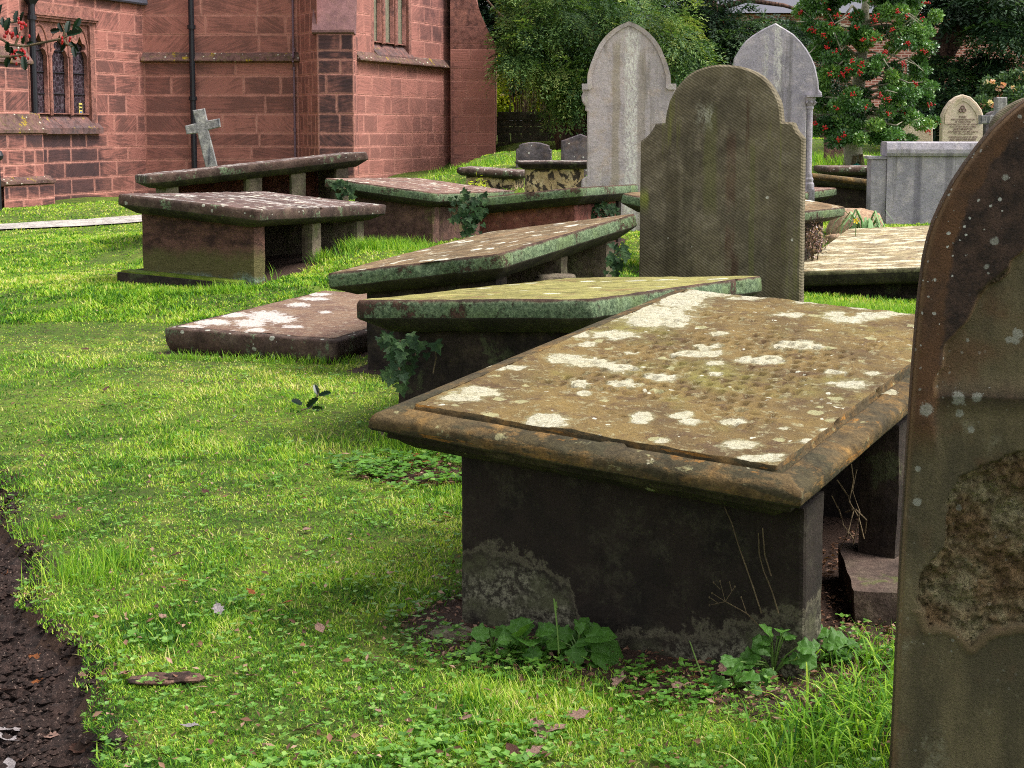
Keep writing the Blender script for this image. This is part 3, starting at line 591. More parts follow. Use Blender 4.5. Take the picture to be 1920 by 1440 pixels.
# ------------------------------------------------------------------ the tombs
# large lichen crusts of the foreground slab, as (photo x, photo y, half width px, half height px) read off the stone, then laid on its plane
PB = (.609, 4.278, .84); YB, PBt, RB = -30.3, 4.5, 2.9; LB, WB = 1.91, 1.15
MBm = np.array(Matrix.Rotation(R(YB), 3, 'Z') @ Matrix.Rotation(R(PBt), 3, 'X') @ Matrix.Rotation(R(RB), 3, 'Y'))
LICH = [(900,683,34,9),(790,720,24,6),(895,733,40,10),(868,745,38,9),(965,688,20,5),(1030,790,36,12),(1010,783,20,6),(1085,718,17,7),(1095,736,14,5),(1065,672,40,9),(1110,680,50,10),(1165,688,30,9),(1170,719,30,8),(1235,706,34,7),
 (1205,780,22,10),(1195,786,14,8),(1270,780,16,5),(1280,778,20,5),(1240,590,60,22),(1280,565,40,14),(1215,600,50,12),(1150,628,45,8),(1065,628,40,8),(1300,552,40,8),(1240,552,50,10),(1330,548,45,7),(1265,608,26,6),(1410,556,40,5),(1435,673,38,8),(1405,673,25,6),(1340,680,20,5),(1310,662,50,6),
 (1330,650,24,6),(1565,588,22,5),(1590,598,45,7),(1650,590,30,6),(1620,590,20,5),(1500,648,44,8),(1480,645,30,5),(1566,697,22,5),(1600,721,34,8),(1560,718,10,3),(1640,700,16,4),(1430,858,38,8),(1400,862,20,6),(1450,852,24,5),(1385,832,30,9),(1690,585,22,5),(1620,575,30,4),(1480,590,30,4),(1350,625,20,4),
 (1240,826,14,5),(1295,790,20,5),(1380,790,24,5),(1520,826,22,5),(1555,804,20,4),(860,786,12,5),(935,690,14,4),(985,655,22,6),(1340,700,14,3),(1100,645,18,4),(1010,640,20,5),(1185,660,12,3),(1470,802,10,3),(1390,540,40,6),(1450,548,40,6),(1540,565,50,5)]
def lich_field(x, y, z):
    f = np.zeros(len(x)); P0 = np.array(PB); n = MBm @ np.array([0, 0, 1.0])
    for px, py, hw, hh in LICH:
        c = MBm.T @ (onplane(px, py, P0, n) - P0); a = MBm.T @ (onplane(px + hw, py, P0, n) - P0); b = MBm.T @ (onplane(px, py + hh, P0, n) - P0)
        A = np.stack([(a - c)[:2], (b - c)[:2]], 1); q = np.linalg.solve(A, np.stack([x - c[0], y - c[1]]))
        r_ = np.hypot(q[0], q[1]); f = np.maximum(f, np.clip(1.0 - .5 * r_, 0, 1))
    cv = np.zeros(len(x)); cv[:len(CARV)] = CARV
    return dict(lichen=f, carv=cv)
def carved(x, y):
    """worn inscription: rows of shallow letter strokes, and a gently pitted surface"""
    d = .0030 * fbm(x*9, y*9, 0, 4, 3) - .0050 * np.maximum(0, fbm(x*34, y*34, 0, 3, 8) - .15)
    row = .062; u = x / .040; r_ = np.floor((y + .9) / row); v = (y + .9) / row - r_
    cell = np.floor(u + r_ * .37); fu = u + r_ * .37 - cell; k = _h(cell.astype(np.int64), r_.astype(np.int64), np.zeros(len(x), np.int64), 5)
    k2 = _h(cell.astype(np.int64), r_.astype(np.int64), np.ones(len(x), np.int64), 6)
    s1 = np.exp(-((fu - .3 - .1*k) / .10)**2); s2 = np.exp(-((fu - .72 + .1*k2) / .10)**2); diag = np.exp(-((fu - .2 - .6 * v) / .10)**2); bar = np.exp(-((v - .35 - .4*k) / .10)**2) * (fu > .2) * (fu < .8)
    st = s1 * (k > .25) + s2 * (k2 > .45) + diag * ((k + k2) % 1 > .6) + bar * (k2 < .6)
    m = (v > .18) * (v < .82) * (np.abs(x) < .40 - .12 * _h(r_.astype(np.int64), r_.astype(np.int64)*0, r_.astype(np.int64)*0, 9)) * (y > -.70) * (y < .52) * (k + k2 > .35)
    wear = smooth(-.35, .25, fbm(x*5, y*5, 0, 3, 21))
    global CARV; CARV = np.clip(st, 0, 1) * m * wear
    return d - .0105 * np.clip(st, 0, 1) * m * wear
def patch_field(pts, root_p, yaw, y_loc):
    """1 under a line given by photo points on the end slab face"""
    c, s_ = math.cos(R(yaw)), math.sin(R(yaw)); n = np.array([s_, -c, 0.0]); P0 = np.array([root_p[0] - s_*y_loc, root_p[1] + c*y_loc, 0])
    q = []
    for px, py in pts:
        p = onplane(px, py, P0, n); q.append((c*(p[0]-root_p[0]) + s_*(p[1]-root_p[1]), p[2] - gz(root_p[0], root_p[1])))
    q = np.array(q)
    def f(x, y, z):
        zl = np.interp(x, q[:, 0], q[:, 1]); return dict(patch=np.clip(.5 + (zl - z) / .13, 0, 1.2))
    return f
stain = patch_field([(862,1052),(897,1038),(963,1035),(993,1047),(1033,1070),(1063,1097),(1070,1110),(1084,1150),(1092,1195),(1140,1200),(1180,1195),(1240,1190),(1330,1180),(1420,1160),(1500,1140)], PB, YB, -.79)
mt = lambda a, b='edge_dark', c='under': [M[a], M[b], M[c]]
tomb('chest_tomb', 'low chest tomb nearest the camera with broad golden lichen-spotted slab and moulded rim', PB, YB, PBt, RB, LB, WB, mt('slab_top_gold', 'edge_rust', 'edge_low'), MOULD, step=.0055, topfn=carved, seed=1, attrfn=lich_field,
     supports=[('end_slab', 'end_slab', -.40, .53, -.79, -.65, dict(step=.012, attrfn=stain, wob=.004)), ('end_slab', 'ped_dark', -.40, .53, .64, .78, dict(wob=.004)),
               ('side_panel', 'ped_dark', -.38, -.28, -.648, .638), ('support_block', 'ped_dark', .42, .53, -.03, .10)])  # far side_panel is an added, unseen light blocker that keeps the inside dark
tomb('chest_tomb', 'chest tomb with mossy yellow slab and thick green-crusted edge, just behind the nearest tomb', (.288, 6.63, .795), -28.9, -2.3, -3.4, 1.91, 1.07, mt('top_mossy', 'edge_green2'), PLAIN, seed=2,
     supports=[('end_slab', 'ped_dark', -.43, .42, -.80, -.68), ('end_slab', 'ped_dark', -.43, .42, .68, .80), ('side_panel', 'ped_dark', -.41, -.31, -.67, .67), ('side_panel', 'ped_dark', .31, .41, -.67, .67)])
def ledger_field(x, y, z):
    Mx = np.array(Matrix.Rotation(R(-20.8), 3, 'Z') @ Matrix.Rotation(R(.7), 3, 'X') @ Matrix.Rotation(R(1.0), 3, 'Y')); P0 = np.array([-1.129, 9.137, .373]); n = Mx @ np.array([0, 0, 1.0]); f = np.zeros(len(x))
    for px, py, hw, hh in [(500,592,40,10),(525,598,30,8),(470,606,34,8),(400,604,36,6),(360,612,30,4),(440,590,34,5),(560,572,24,5),(590,560,30,4),(600,552,24,3),(480,618,20,4),(550,612,22,4),(610,585,12,3),(430,622,30,3),(520,640,60,2)]:
        c = Mx.T @ (onplane(px, py, P0, n) - P0); a = Mx.T @ (onplane(px + hw, py, P0, n) - P0); b = Mx.T @ (onplane(px, py + hh, P0, n) - P0); q = np.linalg.solve(np.stack([(a - c)[:2], (b - c)[:2]], 1), np.stack([x - c[0], y - c[1]])); f = np.maximum(f, np.exp(-.6*(q[0]**2 + q[1]**2)))
    return dict(lichen=f)
tomb('ledger_stone', 'flat brown ledger slab with white lichen lying in the lawn', (-1.129, 9.137, .373), -20.8, .7, 1.0, 1.9, 1.11, mt('top_ledger', 'edge_dark', 'edge_dark'), [(.05, 0), (.046, -.004), (.03, -.004), (.004, -.008), (0, -.018), (.003, -.085), (.02, -.14)], seed=3, cat='ledger stone', group=None, attrfn=ledger_field, step=.02)
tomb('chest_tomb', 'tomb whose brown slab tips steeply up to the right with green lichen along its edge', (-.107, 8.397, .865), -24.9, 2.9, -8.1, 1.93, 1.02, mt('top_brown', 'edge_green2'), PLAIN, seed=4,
     supports=[('end_slab', 'ped_dark', -.36, .40, -.80, -.66), ('support_block', 'ped_grey', .30, .41, .02, .12), ('end_slab', 'ped_grey', -.36, .43, .66, .80), ('side_panel', 'ped_dark', -.36, -.27, -.65, .65)])
tomb('chest_tomb', 'open sided chest tomb standing leftmost, pink end slab on a mossy plinth, white lichen top', (-1.961, 11.673, .943), -20.7, -1.8, 4.7, 2.09, 1.18, mt('top_purple', 'edge_dark'), PLAIN, seed=5,
     supports=[('end_slab', 'ped_banded', -.50, .45, -.88, -.72), ('support_block', 'ped_grey', .36, .46, -.02, .12), ('end_slab', 'ped_grey', -.47, .46, .74, .87), ('side_panel', 'ped_dark', -.48, -.38, -.71, .73)])  # left side_panel is added only to shut out light behind the open side
tomb('chest_tomb', 'dark tilted slab on stubby supports nearest the church, seen edge-on', (-2.557, 14.604, 1.157), -70, 5.7, -1.3, 2.10, 1.10, mt('top_purple', 'edge_dark'), PLAIN, seed=6,
     supports=[('end_slab', 'ped_grey', -.42, .43, -.86, -.74), ('support_block', 'ped_grey', .30, .43, -.12, .04), ('support_block', 'ped_grey', .30, .43, .32, .46), ('end_slab', 'ped_grey', -.42, .43, .76, .88), ('side_panel', 'ped_red', -.42, -.32, -.73, .75)])
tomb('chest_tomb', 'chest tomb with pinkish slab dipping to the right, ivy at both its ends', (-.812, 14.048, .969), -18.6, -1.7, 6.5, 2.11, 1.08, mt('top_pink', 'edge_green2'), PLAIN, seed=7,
     supports=[('end_slab', 'ped_pink', -.34, .41, -.86, -.70), ('end_slab', 'ped_grey', -.40, .42, .74, .86), ('side_panel', 'ped_dark', -.40, -.30, -.69, .73), ('side_panel', 'ped_pink', .28, .38, -.69, .73)])
tomb('chest_tomb', 'chest tomb with sagging green-edged slab over red side panel, before the tall pale headstone', (.358, 12.911, .958), -17.1, -1.4, -6.1, 2.05, 1.05, mt('top_pink', 'edge_green2'), PLAIN, seed=8,
     supports=[('end_slab', 'ped_red', -.40, .41, -.84, -.70), ('end_slab', 'ped_dark', -.40, .41, .72, .84), ('side_panel', 'ped_red', .28, .39, -.69, .71)])
tomb('chest_tomb', 'thick slabbed tomb running behind the brown tooled headstone, heather at its near corner', (1.844, 12.141, .915), -33.7, -.2, 8.5, 2.0, 1.07, mt('top_brown', 'edge_green2'), PLAIN, seed=9,
     supports=[('end_slab', 'ped_dark', -.38, .40, -.80, -.68), ('end_slab', 'ped_dark', -.38, .40, .70, .82), ('side_panel', 'ped_dark', .28, .38, -.67, .69)])
tomb('chest_tomb', 'farther tomb slab poking out right of the tooled headstone beside sandy rubble', (2.604, 15.492, .867), -26.2, -.2, 1.1, 2.0, 1.04, mt('top_pink', 'edge_green2'), PLAIN, seed=10,
     supports=[('end_slab', 'ped_dark', -.38, .40, -.80, -.68), ('end_slab', 'ped_dark', -.38, .40, .70, .82), ('side_panel', 'ped_dark', .28, .38, -.67, .69)])
tomb('chest_tomb', 'broad pale slab streaked yellow and white, low over long grass right of the tooled headstone', (3.216, 12.448, .52), -25.3, 6.1, -4.4, 2.08, 1.31, mt('top_yellow', 'edge_pale'), [(.02, 0), (.004, -.012), (0, -.03), (.004, -.10), (.03, -.125)], seed=11,
     supports=[('end_slab', 'ped_dark', -.5, .5, -.85, -.72), ('end_slab', 'ped_dark', -.5, .5, .72, .85)])
# small tombs further back
def back_tomb(label, px0, px1, ptop, Y, wy, h, mats, tilt=0, yaw=0, ped='ped_dark', seed=20, prof=None, ins=.1):
    a, b = at(px0, ptop, Y), at(px1, ptop, Y); cx = (a[0]+b[0])/2; W_ = b[0]-a[0]
    return tomb('chest_tomb', label, (cx, Y + wy/2, a[2]), yaw, 0, tilt, wy, W_, mats, prof or [(.02, 0), (0, -.02), (0, -.06), (.05, -.10)], seed=seed, step=.05,
        supports=[('base', ped, -W_/2+ins, W_/2-ins, -wy/2+ins, wy/2-ins)])
back_tomb('small grey slab tomb left of the peeling cream one', 866, 990, 318, 18.6, .8, .5, mt('top_purple', 'edge_dark'), tilt=3.5, yaw=-12, ped='ped_peel', seed=21)
back_tomb('small tomb with flaking cream and black side under a moulded cap', 968, 1112, 303, 17.4, .7, .5, mt('top_purple', 'ped_dark'), yaw=3, ped='ped_peel', seed=22, prof=[(.02, 0), (0, -.015), (.0, -.035), (.03, -.05), (.035, -.075), (.07, -.09)], ins=.11)
back_tomb('low dark slab tomb at the foot of the holly tree', 1549, 1700, 313, 18.2, .8, .5, mt('top_purple', 'edge_dark'), ped='ped_dark', seed=23)
back_tomb('long moulded slab sloping down behind the grey table tomb', 1518, 1720, 336, 16.6, .6, .5, mt('top_brown', 'edge_rust'), tilt=6.5, ped='ped_dark', seed=24, prof=[(.03, 0), (0, -.02), (0, -.05), (.03, -.07), (.035, -.09), (.06, -.12)])
# grey table-like monument on the right
def o_table():
    Y = 15.6; g0 = gz(4.6, Y); r_ = empty('wide_monument', (4.6, Y, g0), R(-6)); tag(r_, 'wide grey stone monument with rolled top edge, in front of the cream gothic headstone', 'monument', None)
    X = lambda px: at(px, 0, Y)[0] - 4.6
    x0, x1 = X(1674), X(1880); zt = at(0, 266, Y)[2] - g0; zr = at(0, 291, Y)[2] - g0; zs = at(0, 299, Y)[2] - g0
    b = MB(); b.box(x0, x1, 0, .42, -.3, zr - .012); b.build('body', M['hs_bluegrey'], r_)
    prof = [(-.03, zr-.01), (-.045, zr+.02), (-.045, zr+.06), (-.02, zt-.012), (.02, zt), (.40, zt), (.44, zt-.012), (.465, zr+.06), (.465, zr+.02), (.45, zr-.01)]
    b = MB(); n = len(prof); b.add([(x0-.01, y, z) for y, z in prof] + [(x1+.01, y, z) for y, z in prof], [tuple(range(n)), tuple(range(n, 2*n))[::-1]] + [(i, i+n, (i+1) % n + n, (i+1) % n) for i in range(n)]); b.build('rolled_cap', M['hs_bluegrey'], r_)
    b = MB(); x2 = X(1645); b.box(x2, x0 - .004, .03, .36, -.3, zs); b.box(x2-.03, x0-.004, .01, .38, zs+.003, zs+.03); b.build('side_wing', M['hs_bluegrey'], r_)
    EXCL.append((4.6, Y+.2, 0, .75, .25))
o_table()
# ------------------------------------------------------------------ headstones
def hs(label, pts, Y, thick, yaw, mat, cat='headstone', name='headstone', group='headstones', ch=.012, px_ref=None, parts=None, depth_back=True):
    xs = [p[0] for p in pts]; cxp = (min(xs)+max(xs))/2; P0 = at(cxp, 240, Y); c, s_ = math.cos(R(yaw)), math.sin(R(yaw)); n = np.array([s_, -c, 0.0])
    g0 = gz(P0[0], Y); P0[2] = g0; root = empty(name, P0, R(yaw)); tag(root, label, cat, group)
    def loc(px, py):
        p = onplane(px, py, P0, n) - P0; return (float(c*p[0] + s_*p[1]), float(p[2]))
    poly = [loc(*p) for p in pts]; lo = min(p[1] for p in poly)
    poly = [(x, z if z > lo + .02 else -.3) for x, z in poly]
    b = MB(); b.prism(poly, 0, thick, ch=ch); b.build('stone', mat, root)
    if parts: parts(root, loc, poly)
    xr = [p[0] for p in poly]; EXCL.append((P0[0], P0[1]+thick/2, R(yaw), max(xr), thick/2))
    return root, loc
def mir(pts, cx): return pts + [(2*cx - x, y) for x, y in pts[::-1]]
hs('brown tooled headstone with rounded top and hollow shoulders, mossy streaks down its back', [(1196,620),(1200.5,264.5),(1206,261),(1212,256),(1217,251),(1221.5,245),(1226,238),(1228.5,231.6),(1246.5,231),(1249,212),(1255,189),(1268,164),(1289,141.5),(1302,133),(1317,127),(1333,123),(1349,121),(1367,121.5),(1384.5,124),(1401,128.5),(1416,135),(1429,143),(1439,153),(1448,165),(1455,177),(1460,188),(1463,199),(1466,228),(1487,230),(1491.5,240.6),(1495,247),(1499.5,252),(1506,260),(1501,620)], 9.1, .10, -22, M['hs_brown'])
def bandpart(inner, nm='moulding', mat='hs_grey', y0=-.022):
    def f(root, loc, poly):
        out, inn = inner; a = [loc(*p) for p in out]; b_ = [loc(*p) for p in inn]; m = MB(); n = len(a)
        vs = [(x, -.001, z) for x, z in a] + [(x, y0, z) for x, z in a] + [(x, y0*.6, z) for x, z in b_] + [(x, -.001, z) for x, z in b_]
        fs = []
        for i in range(n-1):
            for k in range(3): fs.append((k*n+i, k*n+i+1, (k+1)*n+i+1, (k+1)*n+i))
        fs += [(0, n, 2*n, 3*n), (n-1, 4*n-1, 3*n-1, 2*n-1)]
        m.add(vs, fs); m.build(nm, M[mat], root)
    return f
arcM = [(1101,157),(1102,139),(1108,119),(1118,94),(1124,83),(1132,72),(1141,62.5),(1151,54),(1165,46),(1180,40)]
arcMi = [(1110,159),(1111,140),(1116,121),(1125,98),(1131,87),(1138,77),(1147,68),(1156,60.5),(1168,53),(1180,47.5)]
fullM = mir(arcM, 1179.5); fullMi = mir(arcMi, 1179.5)
def mparts(root, loc, poly):
    bandpart((fullM, fullMi))(root, loc, poly)
    for sx in (0, 1):
        q = [(1091,157),(1110,157),(1110,165),(1106,168),(1092,168)]; q = [(2*1179.5-x, y) for x, y in q] if sx else q
        b = MB(); b.prism([loc(*p) for p in q], -.024, -.001); b.build('shoulder_ledge', M['hs_grey'], root)
lM = [(1089,352),(1090,344),(1091,337),(1095,333),(1100,330),(1101,210),(1097,207),(1098,200),(1094,195),(1091,189),(1090,180),(1093,173.6),(1091,167),(1091,158)]
hs('tall pale grey gothic headstone with a rim round its pointed top and a white streak', [(1089,420)] + lM[1:] + arcM + mir(arcM, 1179.5)[len(arcM)+1:] + [(2*1179.5-x, y) for x, y in lM[::-1][:-1]] + [(1270,420)], 14.6, .12, -6, M['hs_grey'], parts=mparts)
def nparts(root, loc, poly):
    b = MB(); c = loc(1519, 200); r_ = .030; b.tube([(c[0], .03, loc(0, 322)[1]), (c[0], .03, loc(0, 207)[1])], r_, 14); b.build('column', M['hs_bluegrey'], root)
    m = MB(); z0, z1 = loc(0, 207)[1], loc(0, 183)[1]
    m.tube([(c[0], .03, z0), (c[0], .03, z0+.012), (c[0], .03, z0+.03), (c[0], .03, z0+.07), (c[0], .03, z1-.02)], [.036, .040, .034, .046, .062], 14)
    for k in range(8):
        a = k * math.pi / 4 + .2; m.tube([(c[0]+.04*math.cos(a), .03+.04*math.sin(a), z0+.04), (c[0]+.062*math.cos(a), .03+.062*math.sin(a), z0+.075), (c[0]+.07*math.cos(a), .03+.07*math.sin(a), z0+.06)], [.010, .012, .006], 6)
    xa, xb = loc(1512, 183)[0], loc(1541, 183)[0]; m.box(xa, xb, -.05, .11, z1-.018, z1+.004); m.build('capital', M['hs_bluegrey'], root)
    m = MB(); zb = loc(0, 322)[1]; m.tube([(c[0], .03, zb-.14), (c[0], .03, zb-.09), (c[0], .03, zb-.07), (c[0], .03, zb-.04), (c[0], .03, zb-.02), (c[0], .03, zb+.01)], [.058, .058, .046, .050, .038, .036], 14)
    m.box(c[0]-.06, c[0]+.06, -.03, .09, -.3, zb-.142); m.build('column_base', M['hs_bluegrey'], root)
arN = [(1372,181),(1372,160),(1374,128),(1376,110),(1389,88.5),(1398,77),(1410,67),(1431,54),(1454,43)]
hs('tall blue-grey gothic headstone with a small carved column at its side', [(1396,420),(1396,182)] + arN + [(1471,53),(1488,64),(1501,77),(1512.7,92),(1522,108),(1528.6,124),(1534.6,152),(1535.7,168),(1541,173.5),(1541,181),(1512.7,182),(1511,420)], 15.2, .13, -8, M['hs_bluegrey'], parts=nparts)
hs('small purplish headstone with shallow curved top, behind the cream sided tomb', [(966,330),(967,283),(969,279),(972,278),(973,272),(980,269),(990,267),(1002,266.5),(1014,268),(1024,271),(1029,273),(1030,279),(1034,281),(1034,330)], 20.5, .12, -4, M['hs_slate'])
hs('small gabled headstone beside the tall pale gothic one', [(1052,330),(1052,264),(1088,251),(1122,264),(1122,330)], 20.0, .12, -4, M['hs_slate'])
def inscription(root, loc, poly):
    rows = [('MARY', 219.5, 14, 5.2), ('WIFE OF JAMES BRANTON', 224.3, 44, 3.4), ('OF CHRISTLETON', 228.7, 30, 3.2), ('WHO DIED JULY 17TH 1881 AGED 41', 233.2, 56, 3.2), ('ALSO OF THE ABOVE NAMED', 237.6, 50, 3.2), ('JAMES BRANTON', 242.4, 36, 4.6),
            ('WHO DIED MAY 4TH 1899 AGED 72', 247.2, 56, 3.2), ('THY WILL BE DONE', 251.2, 36, 2.8), ('ALSO SARAH DAUGHTER OF ABOVE', 257.0, 54, 3.0), ('ALSO BROTHER ERNEST', 261.8, 50, 4.2), ('WHO DIED IN 1902', 266.6, 48, 3.0)]
    for t, py, wpx, hpx in rows:
        cu = bpy.data.curves.new('inscription', 'FONT'); cu.body = t; cu.align_x = 'CENTER'; cu.align_y = 'CENTER'; cu.size = .1; cu.extrude = .001
        o = bpy.data.objects.new('inscription', cu); COL.objects.link(o); bpy.context.view_layer.update(); w = o.dimensions.x
        me = bpy.data.meshes.new_from_object(o.evaluated_get(bpy.context.evaluated_depsgraph_get())); bpy.data.objects.remove(o)
        me.materials.clear(); me.materials.append(M['letter']); o = bpy.data.objects.new('inscription', me); link(o, root)
        x, z = loc(1805.5, py); k = (loc(1805.5+wpx/2, py)[0] - loc(1805.5-wpx/2, py)[0]) / w; kz = (loc(0, py-hpx/2)[1]-loc(0, py+hpx/2)[1]) / .072
        o.location = (x, -.004, z); o.rotation_euler = (R(90), 0, 0); o.scale = (k, kz, 1)
    a = [(1771,232),(1772,214),(1777,204),(1785,194),(1795,186),(1805.5,182)]; b_ = [(1778,232),(1779,218),(1783,209),(1790,200),(1797,193),(1805.5,189)]
    bandpart((mir(a, 1805.5), mir(b_, 1805.5)), 'arch_moulding', 'hs_cream', -.016)(root, loc, poly)
    m = MB(); cx, cz = loc(1804.5, 205)
    for k in range(3):
        t = math.pi/2 + k*2*math.pi/3; pts = [(cx + .026*math.cos(t) + .024*math.cos(q), -.010, cz + .026*math.sin(t) + .024*math.sin(q)) for q in np.linspace(0, 2*math.pi, 16)]; m.tube(pts, .007, 6, caps=False)
    m.build('trefoil_carving', M['letter'], root)
M['letter'] = simple('carved_letter_shade', S(120, 92, 88), .8)
hs('cream gothic headstone with rows of lettering and a round trefoil carving', [(1764,330),(1766,222),(1767,216),(1772,204),(1782,190),(1793,181.5),(1805.6,177),(1820,181.5),(1832,193),(1841,206),(1844,216),(1846,330)], 21.0, .12, 0, M['hs_cream'], parts=inscription)
hs('low cream headstone half hidden behind the holly', [(1690,300),(1690,226),(1695,221),(1744,221),(1749,226),(1750,300)], 21.5, .1, 0, M['hs_cream'])
hs('dull red upright stone behind the holly trunk', [(1546,330),(1547,250),(1552,240),(1580,234),(1606,240),(1611,250),(1612,330)], 22.6, .1, 0, M['hs_red'])
hs('brownish arched headstone behind the grey cross', [(1846,300),(1847,222),(1852,213),(1862,208),(1874,207),(1888,213),(1896,222),(1898,300)], 20.0, .1, 0, M['hs_slate'])
hs('lichened round-topped headstone rising just behind the large nearest headstone', [(1858,620),(1859,236),(1861,228),(1868,217),(1879,206),(1895,196),(1908,189),(1922,183),(1950,178),(1985,176),(2020,180),(2055,193),(2080,212),(2090,236),(2090,620)], 10.5, .11, -8, M['hs_brown'])
# grey cross behind
def celtic():
    Y = 18.0; P = at(1879, 240, Y); g0 = gz(P[0], Y); r_ = empty('stone_cross', (P[0], Y, g0), 0); tag(r_, 'upright grey stone cross with curved inner corners, right of the cream gothic headstone', 'stone cross')
    L = lambda px, py: (at(px, py, Y)[0]-P[0], at(px, py, Y)[2]-g0)
    q = [(1867,330),(1869,240),(1866,235),(1860,233),(1840,233),(1840,216),(1862,216),(1867,213),(1869,208),(1869,182),(1889,182),(1889,208),(1891,213),(1896,216),(1918,216),(1918,233),(1898,233),(1892,235),(1889,240),(1891,330)]
    poly = [L(*p) for p in q]; poly = [(x, z if i not in (0, len(poly)-1) else -.3) for i, (x, z) in enumerate(poly)]
    b = MB(); b.prism(poly, 0, .13, ch=.012); b.build('cross_stone', M['cross_grey'], r_)
celtic()
def lean_cross():
    Y = 19.0; P = at(398, 312, Y); g0 = gz(P[0], Y); r_ = empty('stone_cross', (P[0], Y, g0), R(8)); tag(r_, 'pale grey stone cross leaning left in front of the church downpipe', 'stone cross')
    L = lambda px, py: ((at(px, py, Y)[0]-P[0])/math.cos(R(8)), at(px, py, Y)[2]-g0)
    q = [(388,340),(362,207),(384,203),(389,226),(411,222),(413,238),(393,243),(415,340)]
    q = [(394,330),(371,250),(351,252),(348,236),(368,231),(362,207),(384,203),(389,226),(411,222),(413,238),(391,244),(417,330)]
    poly = [L(*p) for p in q]; d = poly[0][0]-poly[1][0]
    poly[0] = (poly[0][0]+.16, -.3); poly[-1] = (poly[-1][0]+.16, -.3)
    b = MB(); b.prism(poly, 0, .10, ch=.01); b.build('cross_stone', M['cross_grey'], r_)
lean_cross()
